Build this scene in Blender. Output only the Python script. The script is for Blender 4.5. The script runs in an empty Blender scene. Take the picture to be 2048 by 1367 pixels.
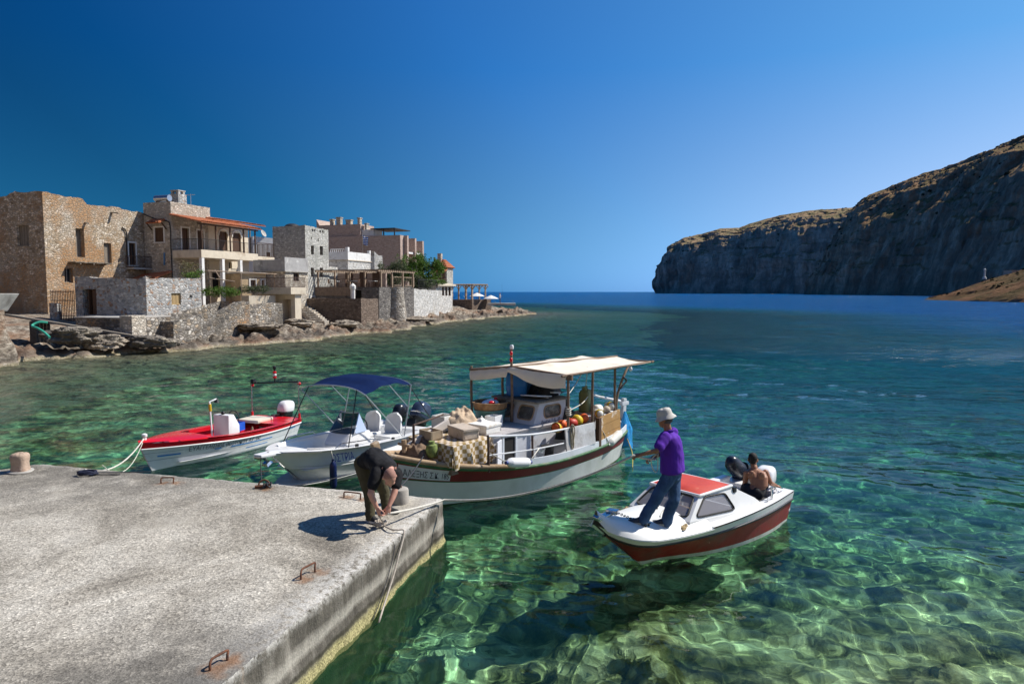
import bpy, bmesh, math, random
import numpy as np
from mathutils import Vector, Matrix, Euler
sc = bpy.context.scene
C = sc.collection
R = math.radians
random.seed(7)

# ---------------------------------------------------------------- camera, sky, sun, exposure
CAM_H = 4.1
PITCH = math.atan(100.5 / 1365.33)
cd = bpy.data.cameras.new('camera'); cd.lens = 24; cd.sensor_width = 36; cd.clip_end = 30000; cd.clip_start = .1
cam = bpy.data.objects.new('camera', cd); C.objects.link(cam)
cam.location = (0, 0, CAM_H); cam.rotation_euler = (math.pi/2 - PITCH, 0, 0); sc.camera = cam
SUN_EL, SUN_AZ = R(47), R(20)
W = bpy.data.worlds.new('World'); sc.world = W; W.use_nodes = True
wn = W.node_tree; bg = wn.nodes['Background']
sky = wn.nodes.new('ShaderNodeTexSky'); sky.sky_type = 'NISHITA'; sky.sun_disc = False
sky.sun_elevation = SUN_EL; sky.sun_rotation = math.pi/2 - SUN_AZ
sky.altitude = 0; sky.air_density = 1.0; sky.dust_density = 0.15; sky.ozone_density = 4.0
hs = wn.nodes.new('ShaderNodeHueSaturation'); hs.inputs['Hue'].default_value = .5
hs.inputs['Saturation'].default_value = 1.22; hs.inputs['Value'].default_value = 1.0
gm = wn.nodes.new('ShaderNodeMix'); gm.data_type = 'RGBA'; gm.blend_type = 'MULTIPLY'; gm.inputs[0].default_value = 1
gm.inputs[7].default_value = (.72, 1.0, 1.18, 1)
# the air near the horizon is blue, not yellow: low sky keeps its brightness and takes a blue hue
wt = wn.nodes.new('ShaderNodeTexCoord'); wz_ = wn.nodes.new('ShaderNodeSeparateXYZ'); wn.links.new(wt.outputs['Generated'], wz_.inputs[0])
wr_ = wn.nodes.new('ShaderNodeMapRange'); wr_.inputs[1].default_value = .0; wr_.inputs[2].default_value = .30; wr_.inputs[3].default_value = .92; wr_.inputs[4].default_value = 0; wn.links.new(wz_.outputs[2], wr_.inputs[0])
bw = wn.nodes.new('ShaderNodeRGBToBW'); wn.links.new(sky.outputs[0], bw.inputs[0])
hb = wn.nodes.new('ShaderNodeMix'); hb.data_type = 'RGBA'; hb.blend_type = 'MULTIPLY'; hb.inputs[0].default_value = 1; hb.inputs[7].default_value = (1.25, 1.05, 1.38, 1); wn.links.new(bw.outputs[0], hb.inputs[6])
hx = wn.nodes.new('ShaderNodeMix'); hx.data_type = 'RGBA'; wn.links.new(wr_.outputs[0], hx.inputs[0]); wn.links.new(sky.outputs[0], hx.inputs[6]); wn.links.new(hb.outputs[2], hx.inputs[7])
wn.links.new(hx.outputs[2], hs.inputs['Color']); wn.links.new(hs.outputs[0], gm.inputs[6])
# brighter towards the sun's side of the sky, deeper on the far side
sd_ = wn.nodes.new('ShaderNodeVectorMath'); sd_.operation = 'DOT_PRODUCT'; wn.links.new(wt.outputs['Generated'], sd_.inputs[0]); sd_.inputs[1].default_value = (math.cos(SUN_EL)*math.cos(SUN_AZ), math.cos(SUN_EL)*math.sin(SUN_AZ), math.sin(SUN_EL))
mr2 = wn.nodes.new('ShaderNodeMapRange'); mr2.inputs[1].default_value = 0; mr2.inputs[2].default_value = .8; mr2.inputs[3].default_value = .50; mr2.inputs[4].default_value = 1.55; wn.links.new(sd_.outputs['Value'], mr2.inputs[0])
gx = wn.nodes.new('ShaderNodeVectorMath'); gx.operation = 'SCALE'; wn.links.new(gm.outputs[2], gx.inputs[0]); wn.links.new(mr2.outputs[0], gx.inputs['Scale'])
mr3 = wn.nodes.new('ShaderNodeMapRange'); mr3.inputs[1].default_value = .1; mr3.inputs[2].default_value = .8; wn.links.new(sd_.outputs['Value'], mr3.inputs[0])
tn = wn.nodes.new('ShaderNodeValToRGB'); te = tn.color_ramp.elements; te.new(.5); wn.links.new(mr3.outputs[0], tn.inputs[0])
for i_, (q_, c_) in enumerate(((0, (.10, .72, 1.0, 1)), (.46, (.55, .98, 1.16, 1)), (1, (1.32, 1.10, .90, 1)))): te[i_].position = q_; te[i_].color = c_
gy = wn.nodes.new('ShaderNodeMix'); gy.data_type = 'RGBA'; gy.blend_type = 'MULTIPLY'; gy.inputs[0].default_value = 1; wn.links.new(gx.outputs[0], gy.inputs[6]); wn.links.new(tn.outputs[0], gy.inputs[7])
wn.links.new(gy.outputs[2], bg.inputs[0]); bg.inputs[1].default_value = .062
SL = bpy.data.lights.new('sun', 'SUN'); SL.energy = 5.0; SL.angle = R(.5); SL.color = (1, .945, .86)
SL.cycles.is_caustics_light = True
so = bpy.data.objects.new('sun', SL); C.objects.link(so)
SDIR = Vector((math.cos(SUN_EL)*math.cos(SUN_AZ), math.cos(SUN_EL)*math.sin(SUN_AZ), math.sin(SUN_EL)))
so.rotation_euler = SDIR.to_track_quat('Z', 'Y').to_euler()
vs_ = sc.view_settings; vs_.view_transform = 'Standard'; vs_.look = 'None'; vs_.exposure = 0.30; vs_.gamma = 1; vs_.use_curve_mapping = False
sc.cycles.max_bounces = 8; sc.cycles.transparent_max_bounces = 12; sc.cycles.sample_clamp_indirect = 4; sc.cycles.sample_clamp_direct = 12

# ---------------------------------------------------------------- measuring the photograph: a pixel of the 2048-wide photo to a point
def ray(px, py):
    x = (px-1024)/1365.33; y = -(py-683.5)/1365.33; c, s = math.cos(PITCH), math.sin(PITCH)
    return Vector((x, c+y*s, -s+y*c))
def G(px, py, z=0.0):
    d = ray(px, py); t = (z-CAM_H)/d.z
    return Vector((d.x*t, d.y*t, z))
def D(px, py, Y):
    d = ray(px, py); t = Y/d.y
    return Vector((d.x*t, Y, CAM_H+d.z*t))
def on_plane(M, px, py, axis, val):
    Mi = M.inverted(); o = Mi @ Vector((0, 0, CAM_H)); d = Mi.to_3x3() @ ray(px, py)
    t = (val-o[axis])/d[axis]
    return o + d*t

# ---------------------------------------------------------------- noise
def _h(ix, iy, iz, seed):
    n = (ix*374761393 + iy*668265263 + iz*2147483647*3 + seed*1274126177) & 0xFFFFFFFF
    n = ((n ^ (n >> 13))*1274126177) & 0xFFFFFFFF
    n = ((n ^ (n >> 15))*2246822519) & 0xFFFFFFFF
    return ((n ^ (n >> 16)) & 0xFFFFFF)/float(0xFFFFFF)
def vnoise(x, y, z=0.0, seed=0):
    x, y, z = np.broadcast_arrays(np.asarray(x, float), np.asarray(y, float), np.asarray(z, float))
    fx, fy, fz = np.floor(x), np.floor(y), np.floor(z)
    ix, iy, iz = fx.astype(np.int64), fy.astype(np.int64), fz.astype(np.int64)
    u, v, w = x-fx, y-fy, z-fz
    u = u*u*(3-2*u); v = v*v*(3-2*v); w = w*w*(3-2*w)
    r = 0
    for a in (0, 1):
        for b in (0, 1):
            for c in (0, 1):
                r = r + _h(ix+a, iy+b, iz+c, seed)*(u if a else 1-u)*(v if b else 1-v)*(w if c else 1-w)
    return r*2-1
def fbm(x, y, z=0.0, oct=4, seed=0, gain=.5, lac=2.03):
    r = 0; a = 1.0; f = 1.0
    for i in range(oct):
        r = r + a*vnoise(np.asarray(x)*f, np.asarray(y)*f, np.asarray(z)*f, seed+i*17); a *= gain; f *= lac
    return r
def sstep(a, b, x):
    t = np.clip((np.asarray(x, float)-a)/(b-a), 0, 1); return t*t*(3-2*t)

# ---------------------------------------------------------------- mesh building
class MB:
    def __init__(s): s.v = []; s.f = []; s.m = []
    def add(s, vs, fs, mi=0, M=None):
        o = len(s.v)
        for p in vs:
            p = Vector(p); s.v.append(tuple(M @ p) if M is not None else tuple(p))
        for f in fs: s.f.append(tuple(i+o for i in f)); s.m.append(mi)
        return s
    def bx(s, x0, y0, z0, x1, y1, z1, mi=0, M=None):
        v = [(x, y, z) for z in (z0, z1) for y in (y0, y1) for x in (x0, x1)]
        return s.add(v, [(0, 2, 3, 1), (4, 5, 7, 6), (0, 1, 5, 4), (2, 6, 7, 3), (0, 4, 6, 2), (1, 3, 7, 5)], mi, M)
    def box(s, c, d, rz=0, mi=0, M=None, taper=1.0, rx=0, ry=0):
        L = Matrix.Translation(c) @ Euler((rx, ry, rz)).to_matrix().to_4x4()
        if M is not None: L = M @ L
        a, b, h = d[0]/2, d[1]/2, d[2]/2
        v = [(-a, -b, -h), (a, -b, -h), (-a, b, -h), (a, b, -h)] + [(x*taper, y*taper, h) for x, y in ((-a, -b), (a, -b), (-a, b), (a, b))]
        return s.add(v, [(0, 2, 3, 1), (4, 5, 7, 6), (0, 1, 5, 4), (2, 6, 7, 3), (0, 4, 6, 2), (1, 3, 7, 5)], mi, L)
    def beam(s, p, q, w, h, mi=0, M=None):
        p, q = Vector(p), Vector(q); d = q-p
        u = d.normalized(); side = u.cross(Vector((0, 0, 1)))
        if side.length < 1e-4: side = Vector((1, 0, 0))
        side.normalize(); up = side.cross(u)
        v = [pt+side*a*w/2+up*b*h/2 for pt in (p, q) for b in (-1, 1) for a in (-1, 1)]
        return s.add(v, [(0, 2, 3, 1), (4, 5, 7, 6), (0, 1, 5, 4), (2, 6, 7, 3), (0, 4, 6, 2), (1, 3, 7, 5)], mi, M)
    def tube(s, pts, r, n=8, mi=0, M=None, caps=True):
        pts = [Vector(p) for p in pts]; k = len(pts)
        rr = r if isinstance(r, (list, tuple)) else [r]*k
        t0 = (pts[1]-pts[0]).normalized(); a = Vector((0, 0, 1)) if abs(t0.z) < .9 else Vector((1, 0, 0))
        nrm = (a-t0*a.dot(t0)).normalized(); vs = []; fs = []
        for i, p in enumerate(pts):
            t = (pts[min(i+1, k-1)]-pts[max(i-1, 0)])
            t = t.normalized() if t.length > 1e-9 else t0
            nrm = nrm-t*nrm.dot(t)
            nrm = nrm.normalized() if nrm.length > 1e-6 else t.orthogonal().normalized()
            b = t.cross(nrm)
            for j in range(n):
                an = 2*math.pi*j/n; vs.append(p+(nrm*math.cos(an)+b*math.sin(an))*rr[i])
        for i in range(k-1):
            for j in range(n):
                j2 = (j+1) % n; fs.append((i*n+j, i*n+j2, (i+1)*n+j2, (i+1)*n+j))
        if caps: fs.append(tuple(range(n-1, -1, -1))); fs.append(tuple((k-1)*n+j for j in range(n)))
        return s.add(vs, fs, mi, M)
    def lathe(s, prof, n=20, c=(0, 0, 0), mi=0, M=None, caps=True, axis=None):
        L = Matrix.Translation(c)
        if axis is not None: L = L @ Vector(axis).to_track_quat('Z', 'Y').to_matrix().to_4x4()
        if M is not None: L = M @ L
        vs = [(r*math.cos(2*math.pi*j/n), r*math.sin(2*math.pi*j/n), z) for r, z in prof for j in range(n)]
        fs = [(i*n+j, i*n+(j+1) % n, (i+1)*n+(j+1) % n, (i+1)*n+j) for i in range(len(prof)-1) for j in range(n)]
        if caps: fs.append(tuple(range(n-1, -1, -1))); fs.append(tuple((len(prof)-1)*n+j for j in range(n)))
        return s.add(vs, fs, mi, L)
    def ell(s, c, r, n=14, mi=0, M=None, rot=None):
        L = Matrix.Translation(c)
        if rot is not None: L = L @ Euler(rot).to_matrix().to_4x4()
        if M is not None: L = M @ L
        k = n//2; vs = []; fs = []
        for i in range(k+1):
            th = math.pi*(i+.0)/k
            for j in range(n):
                a = 2*math.pi*j/n; vs.append((r[0]*math.sin(th)*math.cos(a), r[1]*math.sin(th)*math.sin(a), -r[2]*math.cos(th)))
        for i in range(k):
            for j in range(n): fs.append((i*n+j, i*n+(j+1) % n, (i+1)*n+(j+1) % n, (i+1)*n+j))
        return s.add(vs, fs, mi, L)
    def grid(s, P, mi=0, M=None, closed=False, flip=False):
        P = np.asarray(P, float); a, b = P.shape[:2]
        vs = P.reshape(-1, 3).tolist(); fs = []
        for i in range(a-1):
            for j in range(b if closed else b-1):
                q = (i*b+j, i*b+(j+1) % b, (i+1)*b+(j+1) % b, (i+1)*b+j)
                fs.append(q[::-1] if flip else q)
        if isinstance(mi, (list, tuple)):
            o = len(s.v); s.add(vs, [], 0, M); k = 0; w = b if closed else b-1
            for f in fs: s.f.append(tuple(x+o for x in f)); s.m.append(mi[(k//w) % len(mi)]); k += 1
            return s
        return s.add(vs, fs, mi, M)
    def prism(s, poly, z0, z1, mi=0, M=None):
        n = len(poly); v = [(x, y, z0) for x, y in poly]+[(x, y, z1) for x, y in poly]
        f = [tuple(range(n-1, -1, -1)), tuple(range(n, 2*n))]+[(i, (i+1) % n, n+(i+1) % n, n+i) for i in range(n)]
        return s.add(v, f, mi, M)
    def build(s, name, mats, parent=None, smooth=38, bevel=0, M=None, weld=False, seg=2):
        me = bpy.data.meshes.new(name); me.from_pydata(s.v, [], s.f)
        mats = mats if isinstance(mats, (list, tuple)) else [mats]
        for m in mats: me.materials.append(m)
        if len(mats) > 1: me.polygons.foreach_set('material_index', np.array(s.m, dtype=np.int32))
        if weld or bevel:
            bm = bmesh.new(); bm.from_mesh(me); bmesh.ops.remove_doubles(bm, verts=bm.verts, dist=1e-5)
            if bevel:
                es = [e for e in bm.edges if len(e.link_faces) == 2 and e.calc_face_angle(0) > R(30)]
                bmesh.ops.bevel(bm, geom=es, offset=bevel, segments=seg, affect='EDGES', clamp_overlap=True, profile=.6)
            bm.to_mesh(me); bm.free()
        if smooth:
            me.polygons.foreach_set('use_smooth', np.ones(len(me.polygons), bool))
            if smooth < 180: me.set_sharp_from_angle(angle=R(smooth))
        me.update()
        o = bpy.data.objects.new(name, me); C.objects.link(o)
        if parent is not None: o.parent = parent
        if M is not None: o.matrix_local = M
        return o

def np_mesh(name, V, F, mats, smooth=True, parent=None, mi=None):
    me = bpy.data.meshes.new(name)
    V = np.asarray(V, dtype=np.float32).reshape(-1, 3); F = np.asarray(F, dtype=np.int32)
    me.vertices.add(len(V)); me.vertices.foreach_set('co', V.ravel())
    k = F.shape[1]; me.loops.add(F.size); me.loops.foreach_set('vertex_index', F.ravel())
    me.polygons.add(len(F)); me.polygons.foreach_set('loop_start', np.arange(0, F.size, k, dtype=np.int32))
    me.polygons.foreach_set('loop_total', np.full(len(F), k, dtype=np.int32))
    mats = mats if isinstance(mats, (list, tuple)) else [mats]
    for m in mats: me.materials.append(m)
    me.update(calc_edges=True)
    if smooth: me.polygons.foreach_set('use_smooth', np.ones(len(F), bool))
    if mi is not None: me.polygons.foreach_set('material_index', np.asarray(mi, dtype=np.int32))
    me.validate()
    o = bpy.data.objects.new(name, me); C.objects.link(o)
    if parent is not None: o.parent = parent
    return o
def gridF(ny, nx):
    I = np.arange((ny-1)*(nx-1)); r = I//(nx-1); c = I % (nx-1); a = r*nx+c
    return np.stack([a, a+1, a+nx+1, a+nx], -1)

def tag(o, label=None, cat=None, group=None, kind=None):
    if label: o['label'] = label
    if cat: o['category'] = cat
    if group: o['group'] = group
    if kind: o['kind'] = kind
    return o
def thing(name, label, cat, M=None, group=None, loc=None, rz=0):
    o = bpy.data.objects.new(name, None); C.objects.link(o); o.empty_display_size = .3
    if M is None: M = Matrix.Translation(loc or (0, 0, 0)) @ Matrix.Rotation(rz, 4, 'Z')
    o.matrix_world = M
    return tag(o, label, cat, group)
def copy_tree(o, parent=None):
    c = o.copy(); C.objects.link(c); c.parent = parent
    for ch in o.children: copy_tree(ch, c)
    return c
def frame(loc, heading):            # x axis along heading (xy), z up
    return Matrix.Translation(loc) @ Matrix.Rotation(math.atan2(heading[1], heading[0]), 4, 'Z')
def sag(p, q, d, n=12):
    p, q = Vector(p), Vector(q)
    return [p.lerp(q, i/n)-Vector((0, 0, d*4*(i/n)*(1-i/n))) for i in range(n+1)]
def spline(pts, n=6):
    P = [Vector(p) for p in pts]; out = []
    for i in range(len(P)-1):
        a, b, c, d = P[max(i-1, 0)], P[i], P[i+1], P[min(i+2, len(P)-1)]
        for k in range(n):
            t = k/n
            out.append(.5*((2*b)+(c-a)*t+(2*a-5*b+4*c-d)*t*t+(3*b-a-3*c+d)*t**3))
    return out+[P[-1]]
_FT = {}
def text_mesh(s, size=1.0):
    cu = bpy.data.curves.new('text', 'FONT'); cu.body = s; cu.size = size; cu.align_x = 'LEFT'; cu.resolution_u = 2
    o = bpy.data.objects.new('text', cu); C.objects.link(o); bpy.context.view_layer.update()
    dg = bpy.context.evaluated_depsgraph_get(); me = o.evaluated_get(dg).to_mesh()
    v = [tuple(x.co) for x in me.vertices]; f = [tuple(p.vertices) for p in me.polygons]
    o.evaluated_get(dg).to_mesh_clear(); bpy.data.objects.remove(o); bpy.data.curves.remove(cu)
    return v, f
def organic(name, mb, mat, parent=None, voxel=.012, smooth=4, disp=None):
    me = bpy.data.meshes.new('t'); me.from_pydata(mb.v, [], mb.f)
    bm = bmesh.new(); bm.from_mesh(me); bmesh.ops.remove_doubles(bm, verts=bm.verts, dist=1e-6)
    bmesh.ops.recalc_face_normals(bm, faces=bm.faces); bm.to_mesh(me); bm.free()
    o = bpy.data.objects.new('t', me); C.objects.link(o)
    a = o.modifiers.new('r', 'REMESH'); a.mode = 'VOXEL'; a.voxel_size = voxel
    if smooth: b = o.modifiers.new('s', 'SMOOTH'); b.iterations = smooth; b.factor = .5
    bpy.context.view_layer.update(); dg = bpy.context.evaluated_depsgraph_get()
    m2 = bpy.data.meshes.new_from_object(o.evaluated_get(dg)); m2.name = name
    bpy.data.objects.remove(o)
    if disp is not None:
        n = len(m2.vertices); co = np.empty(n*3, np.float32); m2.vertices.foreach_get('co', co); co = co.reshape(-1, 3)
        no = np.empty(n*3, np.float32); m2.vertex_normals.foreach_get('vector', no); no = no.reshape(-1, 3)
        m2.vertices.foreach_set('co', (co+no*disp(co)[:, None]).astype(np.float32).ravel())
    m2.polygons.foreach_set('use_smooth', np.ones(len(m2.polygons), bool)); m2.materials.clear(); m2.materials.append(mat)
    m2.update(); ob = bpy.data.objects.new(name, m2); C.objects.link(ob)
    if parent is not None: ob.parent = parent
    return ob

# ---------------------------------------------------------------- materials
MATS = {}
class NT:
    def __init__(s, name):
        s.m = bpy.data.materials.new(name); s.m.use_nodes = True; s.t = s.m.node_tree
        s.b = s.t.nodes['Principled BSDF']; MATS[name] = s.m; s._tc = None
    def n(s, t, **k):
        x = s.t.nodes.new(t)
        for a, v in k.items(): setattr(x, a, v)
        return x
    def l(s, a, b): s.t.links.new(a, b)
    def coord(s, scale=(1, 1, 1), rot=(0, 0, 0)):
        if s._tc is None: s._tc = s.n('ShaderNodeTexCoord').outputs['Object']
        mp = s.n('ShaderNodeMapping'); mp.inputs['Scale'].default_value = scale; mp.inputs['Rotation'].default_value = rot
        s.l(s._tc, mp.inputs[0]); return mp.outputs[0]
    def noise(s, scale, detail=5, rough=.55, vec=None, dist=0):
        x = s.n('ShaderNodeTexNoise'); x.inputs['Scale'].default_value = scale; x.inputs['Detail'].default_value = detail
        x.inputs['Roughness'].default_value = rough; x.inputs['Distortion'].default_value = dist
        s.l(vec if vec is not None else s.coord(), x.inputs['Vector']); return x.outputs[0]
    def ramp(s, f, stops, interp='LINEAR'):
        r = s.n('ShaderNodeValToRGB'); r.color_ramp.interpolation = interp; e = r.color_ramp.elements
        while len(e) < len(stops): e.new(.5)
        for i, (p, c) in enumerate(stops):
            e[i].position = p; c = (c,)*3 if isinstance(c, (int, float)) else c; e[i].color = (c[0], c[1], c[2], 1)
        s.l(f, r.inputs[0]); return r.outputs[0]
    def mix(s, f, a, b, mode='MIX'):
        x = s.n('ShaderNodeMix'); x.data_type = 'RGBA'; x.blend_type = mode; x.clamp_factor = True
        for i, v in ((0, f), (6, a), (7, b)):
            if isinstance(v, (int, float)): x.inputs[i].default_value = v if i == 0 else (v, v, v, 1)
            elif isinstance(v, (tuple, list)): x.inputs[i].default_value = (*v[:3], 1)
            else: s.l(v, x.inputs[i])
        return x.outputs[2]
    def math(s, op, a, b=0.0, clamp=False):
        x = s.n('ShaderNodeMath'); x.operation = op; x.use_clamp = clamp
        for i, v in enumerate((a, b)):
            if isinstance(v, (int, float)): x.inputs[i].default_value = v
            else: s.l(v, x.inputs[i])
        return x.outputs[0]
    def bump(s, h, strength=.5, dist=.02, prev=None):
        x = s.n('ShaderNodeBump'); x.inputs['Strength'].default_value = strength; x.inputs['Distance'].default_value = dist
        s.l(h, x.inputs['Height'])
        if prev is not None: s.l(prev, x.inputs['Normal'])
        return x.outputs[0]
    def out(s, col=None, rough=None, nrm=None, **k):
        def put(nm, v):
            i = s.b.inputs[nm]
            if isinstance(v, (int, float)): i.default_value = v
            elif isinstance(v, (tuple, list)): i.default_value = (*v[:3], 1)
            else: s.l(v, i)
        if col is not None: put('Base Color', col)
        if rough is not None: put('Roughness', rough)
        if nrm is not None: s.l(nrm, s.b.inputs['Normal'])
        for a, v in k.items(): put(a, v)
        return s.m
def mul(c, f): return tuple(min(1, x*f) for x in c)
def pm(name, col, rough=.55, var=.15, vs=5, bump=0, bs=60, bd=.01, metal=0, dirt=None, spec=.5, stretch=(1, 1, 1), coat=0):
    t = NT(name); v = t.coord(stretch)
    f = t.noise(vs, 6, .6, v)
    c = t.ramp(f, [(.3, mul(col, 1-var)), (.7, mul(col, 1+var))])
    for d in ([] if not dirt else (dirt if isinstance(dirt, list) else [dirt])):
        dc, ds, lo, hi = d[:4]; w = t.coord(d[4]) if len(d) > 4 else t.coord()
        m = t.ramp(t.noise(ds, 8, .65, w), [(lo, 0), (hi, 1)])
        c = t.mix(m, c, dc)
    nr = t.bump(t.noise(bs, 4, .6, v), bump, bd) if bump else None
    rr = t.ramp(t.noise(vs*2.3, 3), [(.3, max(.02, rough*.8)), (.7, min(1, rough*1.2))])
    return t.out(c, rr, nr, Metallic=metal, **{'Specular IOR Level': spec, 'Coat Weight': coat})
def stone(name, cols, mortar, s=3.0, flat=1.7, mw=.09, patch=None, bump=.8, var=.35, dist=.25):
    t = NT(name)
    v0 = t.coord((s, s, s*flat))
    nz = t.n('ShaderNodeTexNoise'); nz.inputs['Scale'].default_value = 1.6; nz.inputs['Detail'].default_value = 4; t.l(v0, nz.inputs['Vector'])
    ad = t.n('ShaderNodeVectorMath', operation='MULTIPLY_ADD'); t.l(nz.outputs[1], ad.inputs[0]); ad.inputs[1].default_value = (dist*1.6,)*3; t.l(v0, ad.inputs[2])
    vo = t.n('ShaderNodeTexVoronoi', feature='F1'); t.l(ad.outputs[0], vo.inputs['Vector']); vo.inputs['Scale'].default_value = 1
    ve = t.n('ShaderNodeTexVoronoi', feature='DISTANCE_TO_EDGE'); t.l(ad.outputs[0], ve.inputs['Vector']); ve.inputs['Scale'].default_value = 1
    sp = t.n('ShaderNodeSeparateColor'); t.l(vo.outputs['Color'], sp.inputs[0])
    n = len(cols)
    c = t.ramp(sp.outputs[0], [(i/max(1, n-1)*.8+.1, q) for i, q in enumerate(cols)])
    br = t.ramp(sp.outputs[1], [(0, 1-var), (1, 1+var*.6)])
    c = t.mix(1.0, c, br, 'MULTIPLY')
    fine = t.noise(s*5, 6, .7)
    c = t.mix(.55, c, t.ramp(fine, [(.25, .45), (.75, 1.35)]), 'MULTIPLY')
    if patch:
        for p in patch:
            pc, ps, lo, hi = p[:4]; w = t.coord(p[4]) if len(p) > 4 else t.coord()
            m = t.ramp(t.noise(ps, 7, .62, w), [(lo, 0), (hi, p[5] if len(p) > 5 else .85)])
            c = t.mix(m, c, t.mix(.6, pc, t.ramp(fine, [(.25, .55), (.75, 1.3)]), 'MULTIPLY'))
    e = t.ramp(ve.outputs['Distance'], [(mw*.3, 0), (mw*1.6, 1)])
    c = t.mix(e, t.mix(.5, mortar, t.ramp(fine, [(.25, .6), (.75, 1.2)]), 'MULTIPLY'), c)
    h = t.math('ADD', t.math('MULTIPLY', e, .8), t.math('MULTIPLY', fine, .5))
    h = t.math('ADD', h, t.math('MULTIPLY', sp.outputs[2], .5))
    return t.out(c, .95, t.bump(h, bump, .08), **{'Specular IOR Level': .2})
# ================================================================ SETTING: terrain, sea floor, water, cliffs, pier
SHORE = np.array([(-33, -5), (-30, 10), (-27.5, 25), (-27.2, 35.8), (-28.3, 41.0), (-25.9, 45.3), (-22.7, 47.8), (-20.6, 52.0), (-17.6, 56.2), (-15.3, 64.0),
                  (-12.0, 73), (-9.6, 90), (-4.8, 103), (1.5, 118), (4.6, 124.5), (2.5, 130), (-6, 140), (-16, 170), (-40, 210), (-140, 260)], float)
def shore_dist(x, y):               # signed: positive on land
    x = np.asarray(x, float); y = np.asarray(y, float)
    best = np.full(x.shape, 1e9); sgn = np.ones(x.shape)
    poly = np.vstack([SHORE, [(-400, 260), (-400, -5)]])
    inside = np.zeros(x.shape, bool)
    n = len(poly)
    for i in range(n):
        ax, ay = poly[i]; bx, by = poly[(i+1) % n]
        c = (ay > y) != (by > y)
        with np.errstate(divide='ignore', invalid='ignore'):
            xi = (bx-ax)*(y-ay)/(by-ay if by != ay else 1e-9)+ax
        inside ^= c & (x < xi)
    for i in range(len(SHORE)-1):
        a = SHORE[i]; b = SHORE[i+1]; d = b-a; L = d @ d
        t = np.clip(((x-a[0])*d[0]+(y-a[1])*d[1])/L, 0, 1)
        best = np.minimum(best, np.hypot(x-a[0]-t*d[0], y-a[1]-t*d[1]))
    return np.where(inside, best, -best)
def height(x, y, fine=True):
    x = np.asarray(x, float); y = np.asarray(y, float)
    d = shore_dist(x, y)
    dn = d + 1.1*fbm(x*.35, y*.35, 0, 3, 3) + .35*fbm(x*1.3, y*1.3, 0, 2, 5)
    m = np.clip(1-np.abs(dn-3)/6, 0, 1)
    land = .30*sstep(-.1, .5, dn)+.45*sstep(1.2, 4.5, dn)+.9*sstep(5, 10, dn)+.55*sstep(10, 18, dn)
    st = fbm(x*.5, y*.5, 0, 4, 11)
    rid = 1-np.abs(fbm(x*.8+5, y*.5, 0, 3, 21))
    m = m*(1-.5*sstep(3, 9, dn)); land = land + m*(.45*st+.5*(rid-.6)+.22*fbm(x*2.1, y*1.6, 0, 4, 25, .6)); lq = np.round(land*5)/5; land = land+.6*m*(lq-land) + .05*fbm(x*2.5, y*2.5, 0, 2, 31)
    land = np.maximum(land, np.where(dn > .15, .06, -.2))
    D1 = 1.8+.15*np.maximum(0, y-10)+.06*np.maximum(0, x-2)*sstep(8, 20, y)
    D2 = .15+.13*np.maximum(0, -dn)
    dep = -np.log(np.exp(-1.6*D1)+np.exp(-1.6*np.minimum(D2, 30)))/1.6
    dep = np.clip(dep, .02, 14)
    dep = dep - sstep(11.5, 5.5, y)*1.05*sstep(-4, 3, x)
    b = fbm(x*.45+9, y*.45, 0, 3, 41); b2 = np.maximum(0, fbm(x*1.15, y*1.15, 0, 3, 47))
    sea = -dep + .30*b + .42*b2**1.3 + .07*fbm(x*3.1, y*3.1, 0, 2, 51)
    sea = np.minimum(sea, -.18)
    return np.where(dn > -.1, land, np.maximum(sea, -14) if fine else sea)

# ---- materials of the ground
t = NT('sea_floor_rock')
n1 = t.noise(.8, 9, .66, t.coord((1, 1, 1), (0, 0, 2.2))); n2 = t.noise(2.6, 6, .65); 
vo = t.n('ShaderNodeTexVoronoi'); vo.inputs['Scale'].default_value = 6.5; t.l(t.coord((1, 1, 1)), vo.inputs['Vector'])
sp = t.n('ShaderNodeSeparateColor'); t.l(vo.outputs['Color'], sp.inputs[0])
c = t.ramp(n1, [(.36, (.04, .045, .02)), (.44, (.17, .155, .07)), (.52, (.44, .39, .20)), (.64, (.74, .66, .40))])
c = t.mix(.8, c, t.ramp(n2, [(.3, .28), (.66, 1.5)]), 'MULTIPLY')
c = t.mix(.6, c, t.ramp(sp.outputs[0], [(0, .35), (1, 1.6)]), 'MULTIPLY')
M_BED = t.out(c, 1.0, t.bump(t.math('ADD', n2, t.math('MULTIPLY', vo.outputs['Distance'], .6)), .8, .1), **{'Specular IOR Level': 0})

t = NT('shore_rock')
ge = t.n('ShaderNodeTexCoord'); sx = t.n('ShaderNodeSeparateXYZ'); t.l(ge.outputs['Object'], sx.inputs[0])
a1 = t.noise(.33, 8, .62); a2 = t.noise(2.2, 8, .68, t.coord((1, 1, 2.4))); a3 = t.noise(9, 5, .7)
c = t.ramp(a2, [(.25, (.035, .028, .022)), (.40, (.14, .11, .085)), (.53, (.31, .26, .20)), (.70, (.54, .48, .40))])
c = t.mix(t.ramp(a1, [(.46, 0), (.62, .75)]), c, t.mix(.7, (.30, .165, .095), t.ramp(a3, [(.3, .35), (.7, 1.35)]), 'MULTIPLY'))
zz = t.math('ADD', sx.outputs[2], t.math('MULTIPLY', t.math('SUBTRACT', a2, .5), .5))
dk = t.ramp(zz, [(.20, 0), (.34, .55), (.55, .45), (.8, 0)])
c = t.mix(dk, c, t.mix(.7, (.055, .048, .042), t.ramp(a3, [(.3, .4), (.7, 1.6)]), 'MULTIPLY'))
wl = t.ramp(zz, [(-.0, .8), (.10, .7), (.20, 0)])
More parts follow.
